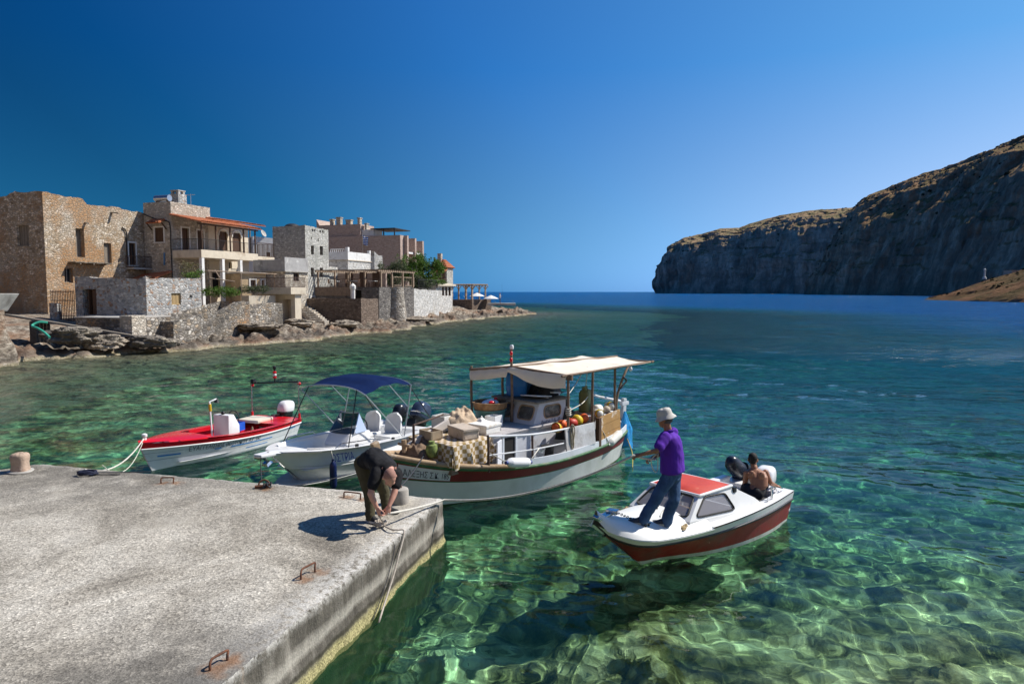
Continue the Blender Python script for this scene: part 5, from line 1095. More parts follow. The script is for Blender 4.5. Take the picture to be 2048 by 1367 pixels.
class Hull:
    """stations s 0 stern .. 1 bow; each table row: s, x, half beam at gunwale, half beam at waterline, sheer, keel, x shift of the keel line"""
    def __init__(s, tab): s.t = np.array(tab, float)
    def st(s, q):
        def cr(col):
            X = s.t[:, 0]; Yv = s.t[:, col]
            m = np.gradient(Yv, X); i = np.clip(np.searchsorted(X, q)-1, 0, len(X)-2); h = X[i+1]-X[i]; t = (q-X[i])/h
            return (2*t**3-3*t**2+1)*Yv[i]+(t**3-2*t**2+t)*h*m[i]+(-2*t**3+3*t**2)*Yv[i+1]+(t**3-t**2)*h*m[i+1]
        return [float(cr(c)) for c in range(1, 7)]
    def P(s, q, t, side=1, off=0.0):
        x, bg_, bw, h, k, dx = s.st(q)
        bg_, bw = max(bg_, 0), max(bw, 0)
        if t < .4: f = t/.4; y = bw*f**.65; z = k*(1-f)
        else: f = (t-.4)/.6; y = bw+(bg_-bw)*(f**1.15); z = h*f
        zf = np.clip((h-z)/max(.01, h), 0, 1.3)
        p = Vector((x+dx*zf, side*y, z))
        if off:
            e = .01; a = s.P(min(1, q+e), t, side)-s.P(max(0, q-e), t, side); b = s.P(q, min(1, t+e), side)-s.P(q, max(0, t-e), side)
            n = a.cross(b).normalized(); n = n if n.y*side > 0 else -n
            p = p+n*off
        return p
    def shell(s, bands, ns=44, off=0.0, sides=(1, -1), q0=0, q1=1, inner=0):
        """bands: [(t0, t1, material index, rows)]"""
        mb = MB(); Q = np.linspace(q0, q1, ns)
        for sd in sides:
            for t0, t1, mi, r in bands:
                mb.grid([[tuple(s.P(q, t, sd, off)) for q in Q] for t in np.linspace(t0, t1, r+1)], mi)
        return mb
    def edge(s, q, t=1.0, side=1, inset=0.0, dz=0.0):
        p = s.P(q, t, side); y = max(0, abs(p.y)-inset); return Vector((p.x, side*y, p.z+dz))
    def deck(s, q0, q1, inset=0.0, dz=0.0, camber=.0, n=24, m=9, zfix=None, mi=0, mb=None):
        mb = mb or MB(); rows = []
        for q in np.linspace(q0, q1, n):
            p = s.edge(q, 1, 1, inset, dz); rows.append([(p.x, p.y*f, (p.z if zfix is None else zfix)+camber*(1-f*f)) for f in np.linspace(-1, 1, m)])
        mb.grid(rows, mi); return mb
    def side_deck(s, q0, q1, w, mb=None, n=26, dz=0.0, drop=.0, mi=0, sides=(1, -1)):
        mb = mb or MB()
        for sd in sides:
            rows = []
            for q in np.linspace(q0, q1, n):
                a = s.edge(q, 1, sd, 0, dz); b = s.edge(q, 1, sd, w, dz)
                rows.append([tuple(a), tuple(b)]+([(b.x, b.y, b.z-drop)] if drop else []))
            mb.grid(rows, mi)
        return mb
    def rail(s, q0, q1, r, t=1.0, off=0.0, dz=0.0, n=40, sides=(1, -1), mb=None, k=8, mi=0):
        mb = mb or MB()
        for sd in sides: mb.tube([s.P(q, t, sd, off)+Vector((0, 0, dz)) for q in np.linspace(q0, q1, n)], r, k, mi)
        return mb
    def text(s, txt, q_start, t0, height_t, size, side=1, off=.006, slant=0.0):
        v, f = text_mesh(txt, 1.0); L = abs(s.t[-1, 1]-s.t[0, 1]); mb = MB(); P = []
        x, bg_, bw, h, k, dx = s.st(q_start)
        for (u, w, _) in v:
            q = q_start-u*size/L if side > 0 else q_start+u*size/L
            P.append(s.P(q, t0+w*height_t+slant*u*size, side, off))
        mb.add(P, f); return mb
def flat_text(txt, size, M, mat, name, parent):
    v, f = text_mesh(txt, size); mb = MB(); mb.add(v, f, 0, M); return mb.build(name, mat, parent, smooth=0)

def cowl(mb, c, d, rake=0.0, mi=0, M=None, n=28, e=3.2, prof=None):
    """rounded engine hood: stack of superellipses"""
    prof = prof or [(0, .80), (.03, .93), (.12, 1.0), (.45, 1.0), (.68, .95), (.84, .84), (.94, .66), (.99, .40), (1.0, .02)]
    rows = []
    for z, k in prof:
        row = []
        for j in range(n):
            a = 2*math.pi*j/n; ca, sa = math.cos(a), math.sin(a); r = (abs(ca)**e+abs(sa)**e)**(-1/e)
            row.append((c[0]+d[0]/2*k*r*ca+rake*z, c[1]+d[1]/2*k*r*sa, c[2]+d[2]*z))
        rows.append(row)
    mb.grid(rows, mi, M, closed=True)
def outboard(parent, M, hood, tilt=0.0, s=1.0, band=None, hd_=(.56, .36, .44), e_=3.2):
    """M: clamp point on top of the transom, x forward"""
    root = bpy.data.objects.new('outboard_motor', None); C.objects.link(root); root.parent = parent
    root.matrix_local = M @ Matrix.Rotation(tilt, 4, 'Y') @ Matrix.Scale(s, 4)
    mb = MB(); cowl(mb, (-.22, 0, .16), hd_, -.06, e=e_); mb.build('hood', hood, root, smooth=60)
    mb = MB(); cowl(mb, (-.20, 0, .02), (.50, .33, .16), 0, prof=[(0, .8), (.2, .98), (1, 1), (1.001, .02)]); mb.build('lower_hood', M_BLACK, root, smooth=60)
    if band: mb = MB(); cowl(mb, (-.222, 0, .27), (.575, .372, .045), 0, prof=[(0, .98), (.1, 1.0), (1, 1.0), (1.01, .9)]); mb.build('stripe', band, root, smooth=60)
    mb = MB(); mb.box((-.24, 0, -.32), (.20, .11, .72), taper=1.25); mb.box((-.30, 0, -.62), (.42, .22, .02)); mb.tube([(-.02, 0, -.78), (-.24, 0, -.78), (-.45, 0, -.78)], [.02, .055, .04], 10); mb.box((-.20, 0, -.90), (.20, .02, .26), taper=.8); mb.build('drive_leg', M_BLACK, root, smooth=40, bevel=.012)
    mb = MB()
    for k in range(3):
        a = k*2*math.pi/3; mb.box((-.47, .09*math.cos(a), -.78+.09*math.sin(a)), (.03, .09, .13), 0, 0, None, .8, -a+.2)
    mb.build('propeller', M_BLACK, root, smooth=30)
    mb = MB(); mb.box((0, 0, -.10), (.12, .20, .32)); mb.box((.07, 0, -.02), (.05, .26, .2)); mb.tube([(-.05, 0, .1), (.28, .02, .12), (.42, .03, .13)], [.03, .022, .026], 8); mb.build('clamp_bracket', M_BLACK, root, smooth=30, bevel=.01)
    return root
def fender(name, label, p, q, r, mat, group=None, capm=None):
    p, q = Vector(p), Vector(q); L = (q-p).length; t_ = thing(name, label, 'fender', Matrix.Translation(p), group)
    mb = MB(); ax = (q-p); mb.lathe([(.01, -.02*L), (r*.35, 0), (r*.5, .04*L), (r*.92, .12*L), (r, .2*L), (r, .8*L), (r*.92, .88*L), (r*.5, .96*L), (r*.35, L), (.01, 1.02*L)], 18, axis=ax); mb.build('body', mat, t_, smooth=60)
    mb = MB(); mb.lathe([(r*.36, -.05*L), (r*.4, -.05*L), (r*.4, .03*L), (r*.2, .03*L)], 12, axis=ax); mb.lathe([(r*.36, .97*L), (r*.4, .97*L), (r*.4, 1.05*L), (r*.2, 1.05*L)], 12, axis=ax); mb.build('eyelet', capm or mat, t_, smooth=60)
    return t_
def rope(name, label, pts, r, mat, cat='rope', n=6, group=None):
    mb = MB(); mb.tube(spline(pts, n) if n else pts, r, 6); o = mb.build(name, mat, None, smooth=180); return tag(o, label, cat, group)

# ---------------------------------------------------------------- red open boat
hd = Vector((-.335, -.942, 0)); ctr = Vector((-6.75, 19.6, 0))+hd*2.2
MR = frame(ctr, hd)
HR = Hull([(0, -2.2, .78, .66, .46, -.18, .10), (.15, -1.5, .86, .74, .455, -.2, .05), (.4, -.4, .90, .78, .48, -.22, 0), (.6, .6, .84, .66, .54, -.22, -.03), (.78, 1.4, .64, .40, .61, -.2, -.08), (.9, 2.06, .36, .16, .66, -.16, -.18), (.97, 2.46, .13, .04, .69, -.1, -.27), (1, 2.62, .015, .012, .70, -.05, -.34)])
rb = thing('red_boat', 'red and white open fishing boat with white outboard, farthest left of the moored boats', 'boat', MR)
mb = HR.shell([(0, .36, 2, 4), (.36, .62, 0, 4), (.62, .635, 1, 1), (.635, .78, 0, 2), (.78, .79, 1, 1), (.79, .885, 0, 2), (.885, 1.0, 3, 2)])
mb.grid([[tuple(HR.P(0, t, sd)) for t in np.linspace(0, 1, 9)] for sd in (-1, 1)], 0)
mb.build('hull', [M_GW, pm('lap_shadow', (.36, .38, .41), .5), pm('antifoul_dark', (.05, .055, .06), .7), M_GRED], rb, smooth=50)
mb = HR.rail(0, 1, .017, .885, .008); mb.build('rub_rail', M_GW2, rb, smooth=60)
mb = MB()
HR.side_deck(0, .72, .19, mb, dz=.03, drop=.10)
HR.deck(.715, 1.0, 0, .03, .05, 20, 9, None, 0, mb)
mb.build('deck', M_GRED, rb, smooth=40)
mb = MB(); HR.deck(.0, .22, .02, .032, .01, 8, 7, None, 0, mb); mb.bx(-1.72, -.72, .30, -1.62, .72, .50); mb.build('stern_deck', M_GRED, rb, smooth=40)
mb = HR.shell([(.5, .97, 0, 4)], 40, -.05, q0=.05, q1=.80); mb.build('inner_side', M_GRED, rb, smooth=50)
mb = HR.deck(.05, .85, .14, 0, 0, 24, 5, .13); mb.build('sole', M_INNER, rb, smooth=0)
for a, b_, t0, t1 in ((.30, .60, .69, .72), (.66, .70, .69, .72), (.06, .12, .79, .83), (.86, .95, .69, .725), (.34, .5, .555, .575)):
    mb = MB(); mb.grid([[tuple(HR.P(q, t, 1, .006)) for q in np.linspace(a, b_, 16)] for t in (t0, t1)]); mb.build('stripe', M_BLUE, rb, smooth=0)
mb = HR.text('ΕΥΑΓΓΕΛΙΣΜΟΣ ΘΕΟΤΟΚΟΥ Λ.Γ. 547', .83, .735, .15, .118); mb.build('name_lettering', M_TEXT, rb, smooth=0)
p = on_plane(MR, 456, 880, 1, .1); cx_ = p.x; mb = MB()
mb.add([(cx_-.26, -.24, .13), (cx_+.14, -.24, .13), (cx_-.26, .26, .13), (cx_+.14, .26, .13), (cx_-.26, -.24, .62), (cx_+.13, -.24, .93), (cx_-.26, .26, .62), (cx_+.13, .26, .93), (cx_-.06, -.24, .93), (cx_-.06, .26, .93)], [(0, 2, 3, 1), (4, 8, 9, 6), (8, 5, 7, 9), (0, 4, 6, 2), (1, 3, 7, 5), (0, 1, 5, 8, 4), (2, 6, 9, 7, 3)])
mb.build('console', M_GW2, rb, smooth=30, bevel=.02)
mb = MB(); mb.tube([(cx_-.32, .02+.17*math.cos(a), .80+.17*math.sin(a)) for a in np.linspace(0, 2*math.pi, 17)], .014, 6); mb.tube([(cx_-.13, .02, .76), (cx_-.32, .02, .80)], .02, 6); mb.ell((cx_+.06, .02, .97), (.05, .05, .05)); mb.build('steering_wheel', M_BLACK, rb)
mb = MB(); mb.bx(-1.55, -.62, .13, -.72, -.18, .36); mb.bx(-1.55, .55, .13, -.6, .70, .30); mb.build('bench', M_GRED, rb, smooth=0, bevel=.02)
outboard(rb, Matrix.Translation((-2.24, 0, .44)), M_GW2, R(-4), 1.0, None, (.52, .36, .33))
tops = []
for px_, py_, yy in ((503, 766, -.74), (597, 763, .74)):
    p0 = on_plane(MR, px_, py_, 1, yy); mb = MB(); mb.tube([(p0.x, yy, .46), (p0.x, yy, p0.z)], .018, 8); mb.build('mast_post', M_CHROME, rb)
    mb = MB(); mb.lathe([(.045, 0), (.04, .02), (.03, .15)], 10, (p0.x, yy, .49)); mb.ell((p0.x-.03, yy, p0.z-.06), (.05, .05, .05)); mb.build('post_socket', M_GRED if yy > 0 else M_GRED, rb); tops.append(Vector((p0.x, yy, p0.z)))
mb = MB(); mb.tube([tops[0], tops[1]], .02, 8); mb.build('cross_bar', M_BLACK, rb)
c = tops[0].lerp(tops[1], .5); mb = MB(); mb.tube([c, c+Vector((0, 0, .44))], .022, 8); mb.lathe([(.04, 0), (.05, .03), (.05, .08), (.03, .1)], 12, c+Vector((0, 0, .38))); mb.build('light_staff', M_BLACK, rb)
for z, m_ in ((.12, M_GRED), (.19, M_GW2), (.26, M_GRED)): mb = MB(); mb.lathe([(.03, 0), (.055, .015), (.055, .05), (.03, .065)], 12, c+Vector((0, 0, z))); mb.build('signal_lamp', m_, rb)
mb = MB(); mb.box(tops[0]+Vector((0, .06, .06)), (.1, .1, .12)); mb.tube([tops[0]+Vector((0, -.02, 0)), tops[0]+Vector((0, .18, .02))], .03, 8); mb.build('bracket_lamp', M_BLACK, rb, smooth=0)
b0 = on_plane(MR, 425, 866, 1, -.1); t0_ = on_plane(MR, 419, 803, 1, -.1); a1 = on_plane(MR, 433, 797, 1, -.1)
mb = MB(); mb.tube([(b0.x, -.1, .15), (t0_.x, -.1, t0_.z), (a1.x, -.1, a1.z)], .022, 8); mb.build('lamp_pole', M_GW2, rb)
mb = MB(); mb.tube([(t0_.x+(b0.x-t0_.x)*.08, -.1, t0_.z-.06), (t0_.x+(b0.x-t0_.x)*.3, -.1, t0_.z-.24)], .035, 8); mb.build('pole_tape', pm('yellow_tape', (.62, .42, .01), .6), rb)
mb = MB(); mb.lathe([(.02, .02), (.07, -.09), (.065, -.09), (.01, 0)], 12, a1); mb.build('lamp_head', M_BLACK, rb)
mb = MB(); p = HR.edge(.985, 1, 1); mb.lathe([(.045, 0), (.04, .1), (.06, .12), (.06, .17), (.02, .19)], 12, (2.44, 0, .72)); mb.build('mooring_post', M_GW2, rb, smooth=40)
def onboat(Mb, x, y, z, rz=0): return Mb @ Matrix.Translation((x, y, z)) @ Matrix.Rotation(rz, 4, 'Z')
def crate(name, label, M, d, mat, cat='crate', group=None, lid=None, wall=.025, handle=False):
    t_ = thing(name, label, cat, M, group); mb = MB(); a, b, h = d[0]/2, d[1]/2, d[2]
    mb.bx(-a, -b, 0, a, b, .02); mb.bx(-a, -b, .02, a, -b+wall, h); mb.bx(-a, b-wall, .02, a, b, h); mb.bx(-a, -b+wall, .02, -a+wall, b-wall, h); mb.bx(a-wall, -b+wall, .02, a, b-wall, h); mb.build('box', mat, t_, smooth=0, bevel=.006)
    if lid: mb = MB(); mb.bx(-a-.015, -b-.015, h+.002, a+.015, b+.015, h+.06); mb.build('lid', lid, t_, smooth=0, bevel=.015)
    return t_
crate('storage_box', 'bright blue plastic box behind the console of the red boat', onboat(MR, cx_-.62, -.2, .36, .1), (.42, .3, .22), pm('blue_plastic', (.02, .10, .55), .4))
t_ = thing('seat_cushion', 'cream cushion on the stern deck of the red boat', 'cushion', onboat(MR, -1.42, -.20, .485, 0)); mb = MB(); mb.bx(-.32, -.36, 0, .32, .36, .09); mb.build('pad', pm('cream_vinyl', (.66, .60, .48), .6, .08), t_, bevel=.03)
t_ = thing('tarpaulin', 'crumpled pale tarpaulin on the floor of the red boat', 'tarpaulin', onboat(MR, cx_+.42, .0, .14, .3)); mb = MB(); U = np.linspace(-1, 1, 26); UU, VV = np.meshgrid(U, U); ZZ = .26*np.clip(1-np.hypot(UU, VV), 0, 1)*(1+.6*fbm(UU*2, VV*2, 0, 3, 5))+.02; mb.grid(np.stack([UU*.26, VV*.40, ZZ], -1)); mb.build('sheet', pm('pale_tarp', (.66, .64, .60), .7, .15), t_, smooth=180)
t_ = thing('net_bundle', 'brown bundle of netting in the cockpit of the red boat', 'net', onboat(MR, cx_-.55, .42, .14, .3)); mb = MB(); UU, VV = np.meshgrid(U, U); ZZ = .22*np.clip(1-np.hypot(UU, VV), 0, 1)*(1+.8*fbm(UU*3, VV*3, 0, 3, 8))+.01; mb.grid(np.stack([UU*.3, VV*.2, ZZ], -1)); mb.build('netting', pm('brown_net', (.20, .14, .09), .95, .4, 20, .8, 60, .02), t_, smooth=180)
bow = MR @ Vector((2.44, 0, .82))
rope('mooring_rope', 'white rope from the red boat bow to the pier near its left end', [bow]+sag(bow, G(170, 938, .74), .28)[1:], .016, M_ROPEW, n=0)
rope('mooring_rope', 'second thinner white rope from the red boat into the water by the pier', sag(bow, G(205, 930, .72), .42), .009, M_ROPEW, n=0)

# ---------------------------------------------------------------- white console boat
hd = Vector((-.44, -.898, 0)); ctr = Vector((-5.04, 13.2, 0))-hd*2.75
MW = frame(ctr, hd)
HW = Hull([(0, -2.55, .96, .86, .60, -.25, .10), (.2, -1.5, 1.02, .92, .61, -.3, 0), (.45, -.2, 1.03, .86, .66, -.34, -.05), (.65, .9, .93, .62, .73, -.34, -.15), (.8, 1.65, .70, .34, .79, -.3, -.35), (.91, 2.08, .40, .12, .83, -.22, -.6), (.975, 2.32, .17, .03, .85, -.12, -.85), (1, 2.42, .05, .012, .855, -.05, -1.0)])
wb = thing('console_boat', 'white centre console boat with dark blue canopy and dark outboards', 'boat', MW)
mb = HW.shell([(0, .40, 1, 4), (.40, .72, 0, 4), (.72, .73, 2, 1), (.73, .76, 0, 1)]); mb.grid([[tuple(HW.P(0, t, sd)) for t in np.linspace(0, .95, 9)] for sd in (-1, 1)], 0)
M_GWG = gloss('gelcoat_green_white', (.62, .65, .62), .2, ((.45, .5, .45), 1.2, .55, .7))
mb.build('hull', [M_GWG, pm('antifoul_pale', (.34, .42, .36), .6), pm('seam_grey', (.2, .2, .2), .6)], wb, smooth=50)
def cap_pt(q, t, sd=1, off=0.0):
    a = HW.P(q, .72, sd, .012); b_ = HW.edge(q, 1, sd, min(.17, HW.edge(q).y*.4), .035); p = a.lerp(b_, t); return p+Vector((0, sd*.55, .8))*off
mb = MB()
for sd_ in (1, -1): mb.grid([[tuple(cap_pt(q, t, sd_)) for q in np.linspace(0, 1, 46)] for t in (0, .06, .9, 1)])
HW.side_deck(0, .96, .22, mb, dz=.036, drop=.1); HW.deck(.80, 1.0, 0, .014, .03, 14, 7, None, 0, mb); mb.build('gunwale', M_GW2, wb, smooth=35)
mb = HW.shell([(.45, .97, 0, 4)], 40, -.19, q0=.03, q1=.86); mb.build('inner_side', M_GW2, wb, smooth=50)
mb = HW.deck(.02, .9, .2, 0, 0, 24, 5, .12); mb.build('sole', M_INNER, wb, smooth=0)
mb = MB(); mb.bx(-2.55, -.9, .1, -2.15, .9, .56); HW.deck(.62, .84, .22, 0, 0, 10, 5, .42, 0, mb); mb.build('bench', M_GW2, wb, smooth=0, bevel=.03)
mb = MB(); mb.add([(2.1, -.16, .80), (2.70, -.11, .84), (2.70, .11, .84), (2.1, .16, .80), (2.1, -.16, .87), (2.70, -.11, .9), (2.70, .11, .9), (2.1, .16, .87)], [(0, 3, 2, 1), (4, 5, 6, 7), (0, 1, 5, 4), (1, 2, 6, 5), (2, 3, 7, 6), (3, 0, 4, 7)]); mb.build('bow_platform', M_GW2, wb, smooth=0, bevel=.02)
mb = MB(); mb.tube([(2.66, 0, .87), (2.55, .02, .80), (2.46, .0, .72)], [.03, .035, .02], 8); mb.box((2.46, 0, .68), (.16, .18, .05), 0, 0, None, .7, 0, .5); mb.lathe([(.05, -.08), (.05, .08)], 12, (2.66, 0, .84), axis=(0, 1, 0)); mb.build('anchor', M_CHROME, wb, smooth=30)
mb = MB(); mb.add([(-.52, -.36, .12), (.40, -.33, .12), (.40, .33, .12), (-.52, .36, .12), (-.44, -.36, .86), (.22, -.32, .88), (.22, .32, .88), (-.44, .36, .86), (.40, -.33, .66), (.40, .33, .66)], [(0, 3, 2, 1), (4, 5, 6, 7), (0, 4, 7, 3), (1, 2, 9, 8), (8, 9, 6, 5), (0, 1, 8, 5, 4), (3, 7, 6, 9, 2)])
CX = on_plane(MW, 693, 880, 1, 0).x
mb2 = MB(); mb2.add([(v[0]+CX, v[1], v[2]) for v in mb.v], mb.f); mb2.build('console', M_GW2, wb, smooth=30, bevel=.05, seg=3)
mb = MB(); mb.add([(CX+.41, -.26, .2), (CX+.41, .26, .2), (CX+.41, .26, .62), (CX+.41, -.26, .62)], [(0, 1, 2, 3)]); mb.tube([(CX+.413, -.26, .2), (CX+.413, .26, .2), (CX+.413, .26, .62), (CX+.413, -.26, .62), (CX+.413, -.26, .2)], .008, 5); mb.build('console_hatch', M_GW, wb, smooth=0)
zt_ = on_plane(MW, 695, 824, 1, 0).z; S_ = []
for f, z in ((0, .0), (.5, .5), (1, 1)): S_.append([(CX+.28-.30*f-.12*abs(y)**2, y*(.36-.10*f), .87+(zt_-.87)*f) for y in np.linspace(-1, 1, 13)])
L_ = [[(CX+.25-.12, sd*.37, 1.0), (CX-.35, sd*.37, 1.0), (CX-.42, sd*.33, 1.0+(zt_-1)*.35)] for sd in (-1, 1)]
mb = MB(); mb.grid(S_)
for sd in (-1, 1):
    e0, e1 = S_[0][0 if sd < 0 else -1], S_[2][0 if sd < 0 else -1]; mb.add([e0, e1, (CX-.30, sd*.36, .87)], [(0, 1, 2)])
mb.build('windscreen', M_SMOKED, wb, smooth=60)
mb = MB(); mb.tube([S_[0][0]]+[S_[i][0] for i in (1, 2)]+S_[2]+[S_[i][-1] for i in (2, 1, 0)], .014, 6); mb.build('screen_frame', M_ALU, wb)
mb = MB(); mb.tube([(CX-.55, .17*math.cos(a), .92+.17*math.sin(a)) for a in np.linspace(0, 2*math.pi, 17)], .014, 6); mb.tube([(CX-.42, 0, .88), (CX-.55, 0, .92)], .02, 6); mb.build('steering_wheel', M_BLACK, wb)
for yy in (-.36, .28):
    sx_ = CX-1.25; mb = MB(); mb.bx(sx_-.28, yy-.26, .12, sx_+.28, yy+.26, .50); mb.build('seat_box', M_GW2, wb, smooth=0, bevel=.04)
    mb = MB(); rows = []
    for z in np.linspace(0, 1, 11): w = .25*(1-.12*z)*(min(1, .45+z*3))*(1 if z < .75 else math.sqrt(max(.02, 1-((z-.75)/.27)**2))); rows.append([(sx_-.22-.10*z-.03*math.cos(y*1.5)*0+.10*abs(y)**2.0, yy+w*y, .53+.55*z) for y in np.linspace(-1, 1, 11)])
    mb.grid(rows); mb.grid([[(p_[0]-.05, p_[1], p_[2]) for p_ in r] for r in rows], flip=True)
    for rr in (0, -1): mb.grid([rows[rr], [(p_[0]-.05, p_[1], p_[2]) for p_ in rows[rr]]])
    for cc in (0, -1): mb.grid([[r[cc] for r in rows], [(r[cc][0]-.05, r[cc][1], r[cc][2]) for r in rows]])
    st_ = mb.build('seat_shell', M_GW2, wb, smooth=60); mb = MB(); mb.bx(sx_-.24, yy-.24, .505, sx_+.27, yy+.24, .60); mb.build('seat_pad', M_GW2, wb, smooth=40, bevel=.04)
outboard(wb, Matrix.Translation((-2.56, .06, .62)), gloss('dark_blue_hood', (.04, .055, .095), .18), R(-26), 1.12, M_CHROME)
outboard(wb, Matrix.Translation((-2.54, -.5, .60)), gloss('black_hood', (.018, .02, .028), .25), R(-12), .85)
# canopy
FY = .92; c0 = on_plane(MW, 727, 792, 1, FY); c1 = on_plane(MW, 606, 770, 1, -FY); r0 = on_plane(MW, 822, 766, 1, FY); xF, xR = (c0.x+c1.x)/2, r0.x; zF, zR = (c0.z+c1.z)/2, r0.z
rows = []
for u in np.linspace(0, 1, 15):
    x = xF+(xR-xF)*u; ze = zF+(zR-zF)*u+.13*math.sin(math.pi*min(1, u*1.0))*1.0-.03*math.sin(3*math.pi*u)**2; rows.append([(x, FY*y, ze+.13*(1-abs(y)**2.6)-.03*(abs(y)**6)) for y in np.linspace(-1, 1, 17)])
mb = MB(); mb.grid(rows); cn = mb.build('canopy', M_NAVY, wb, smooth=60)
mb = MB()
for sd, e in ((1, -1), (-1, 0)):
    A_ = Vector(rows[0][e]); B_ = Vector(rows[-1][e]); Cc = Vector(rows[7][e]); hinge = Vector((CX-.9, sd*.95, .66))
    mb.tube([A_, A_.lerp(hinge, .5)+Vector((.02, 0, .02)), hinge], .014, 6); mb.tube(spline([B_, B_.lerp(hinge, .4)+Vector((-.03, 0, 0)), hinge+Vector((-.05, 0, 0))], 4), .014, 6); mb.tube([Cc, B_.lerp(hinge, .42)], .012, 6)
mb.tube([tuple(Vector(p_)-Vector((0, 0, .01))) for p_ in rows[0]], .015, 6); mb.tube([tuple(Vector(p_)-Vector((0, 0, .01))) for p_ in rows[-1]], .015, 6); mb.build('canopy_frame', M_ALU, wb)
mb = MB(); mb.tube([Vector(rows[0][-3]), HW.edge(.66, 1, 1, .1, .02)], .012, 5); mb.tube([Vector(rows[0][2]), HW.edge(.72, 1, -1, .1, .02)], .012, 5); mb.tube([Vector(rows[-1][-2]), HW.edge(.02, 1, 1, .1, .02)], .012, 5); mb.tube([Vector(rows[-1][1]), HW.edge(.02, 1, -1, .1, .02)], .012, 5); mb.build('canopy_strap', M_BLACK, wb)
mb = MB()
for sd in (1, -1): mb.tube([HW.edge(.72, 1, sd, .14, .01)]+[HW.edge(q, 1, sd, .14, .13) for q in np.linspace(.69, .52, 8)]+[HW.edge(.49, 1, sd, .14, .01)], .012, 6)
mb.build('grab_rail', M_CHROME, wb)
mb = MB(); mb.box(HW.edge(.62, 1, 1, .08, .05), (.06, .06, .08)); mb.box(HW.edge(.4, 1, 1, .08, .05), (.06, .06, .06)); mb.build('cleat', M_BLACK, wb, smooth=0, bevel=.01)
def cap_text(txt, q0, size):
    v, f = text_mesh(txt, 1.0); m_ = MB(); m_.add([cap_pt(q0-u*size/5.15, .22+w*.62, 1, .006) for u, w, _ in v], f); return m_
mb = cap_text('ΟΣΤΡΙΑ', .738, .155); mb.build('name_lettering', M_TEXTB, wb, smooth=0)
mb = cap_text('Τ.Ρ. 862', .22, .155); mb.build('number_lettering', M_TEXTB, wb, smooth=0)
f0 = MW @ HW.P(.755, .9, 1, .11); fender('boat_fender', 'navy blue fender hanging on the side of the white console boat', f0+Vector((0, 0, -.62)), f0+Vector((0, 0, .0)), .075, pm('navy_vinyl', (.006, .014, .07), .3), None)
rope('fender_line', 'short line holding the navy fender to the white boat', [f0+Vector((0, 0, .03)), MW @ HW.edge(.755, 1, 1, .02, .03)], .008, M_ROPEW, n=0)
s0 = MW @ Vector((2.05, .1, .2)); e0 = G(525, 975, .76)
rope('mooring_rope', 'dark rope from the white boat bow to the rusty ring on the pier', sag(MW @ Vector((2.62, 0, .8)), e0, .18), .011, M_ROPED, n=0)
rope('mooring_rope', 'dark line from the pier ring slanting past the white boat hull', sag(e0, G(712, 944, .55), .06), .010, M_ROPED, n=0)
# ---------------------------------------------------------------- wooden fishing boat
MF = frame(Vector((.25, 15.15, 0)), Vector((-.694, -.72, 0)))
HF = Hull([(0, -3.86, .03, .02, .80, -.30, .05), (.04, -3.55, .34, .22, .77, -.4, .03), (.12, -2.9, .80, .62, .71, -.45, 0), (.25, -1.9, 1.12, .98, .65, -.5, 0), (.42, -.6, 1.27, 1.14, .60, -.5, 0), (.6, .75, 1.27, 1.10, .61, -.5, 0), (.75, 1.9, 1.10, .86, .70, -.5, -.02), (.88, 2.9, .72, .46, .85, -.45, -.08), (.96, 3.5, .34, .15, 1.0, -.35, -.15), (1, 3.85, .03, .02, 1.10, -.2, -.25)])
fb = thing('fishing_boat', 'cluttered wooden fishing boat with cream awning and red hull band', 'boat', MF)
M_HWT = pm('hull_white_weathered', (.60, .61, .58), .55, .10, 2, .15, 14, .01, dirt=[((.40, .42, .36), .8, .52, .72, (1, 1, .4)), ((.34, .28, .2), 2.4, .62, .76, (1, 1, .25))])
M_HRED = pm('hull_red_weathered', (.17, .010, .014), .5, .22, 3, .15, 20, .01, dirt=((.14, .02, .02), 2, .55, .75))
M_HGRN = pm('rail_green', (.03, .11, .035), .6, .3, 5, .3, 30, .01, dirt=((.16, .15, .1), 5, .56, .7))
M_HWD = pm('gunwale_wood', (.36, .25, .15), .8, .3, 5, .4, 30, .01, dirt=((.55, .45, .33), 4, .56, .7))
M_BULW = pm('bulwark_blue_white', (.60, .64, .68), .6, .1, 3, .1, 20, .01, dirt=((.36, .36, .35), 3, .6, .75))
M_CABW = pm('cabin_white', (.58, .60, .64), .6, .10, 2, .2, 18, .01, dirt=[((.36, .33, .28), 1.8, .58, .74), ((.42, .3, .16), 4, .66, .76, (1, 1, .2))])
M_PNLW = pm('panel_white_peeling', (.56, .56, .57), .8, .12, 4, .5, 14, .015, dirt=[((.10, .095, .09), 3.2, .60, .67, (1, 1, 2)), ((.33, .30, .27), 1.2, .52, .7)])
M_PNLB = pm('panel_brown_peeling', (.34, .19, .06), .8, .2, 3, .5, 14, .015, dirt=[((.60, .54, .46), 2.6, .58, .66), ((.18, .10, .04), 1.5, .55, .7)])
M_CANV = pm('cream_canvas', (.74, .66, .55), .9, .07, 1.5, .35, 3.5, .05, dirt=((.52, .42, .30), .9, .56, .75))
M_POLE = pm('driftwood_pole', (.20, .135, .09), .85, .3, 6, .4, 30, .01)
mb = HF.shell([(0, .40, 3, 4), (.40, .43, 4, 1), (.43, .76, 0, 4), (.76, .775, 2, 1), (.775, .955, 1, 3), (.955, 1.0, 2, 1)], 60)
mb.build('hull', [M_HWT, M_HRED, M_HGRN, pm('antifoul_green', (.10, .16, .09), .8, .3, 3), pm('weed_line', (.035, .06, .02), .9, .4, 8)], fb, smooth=50)
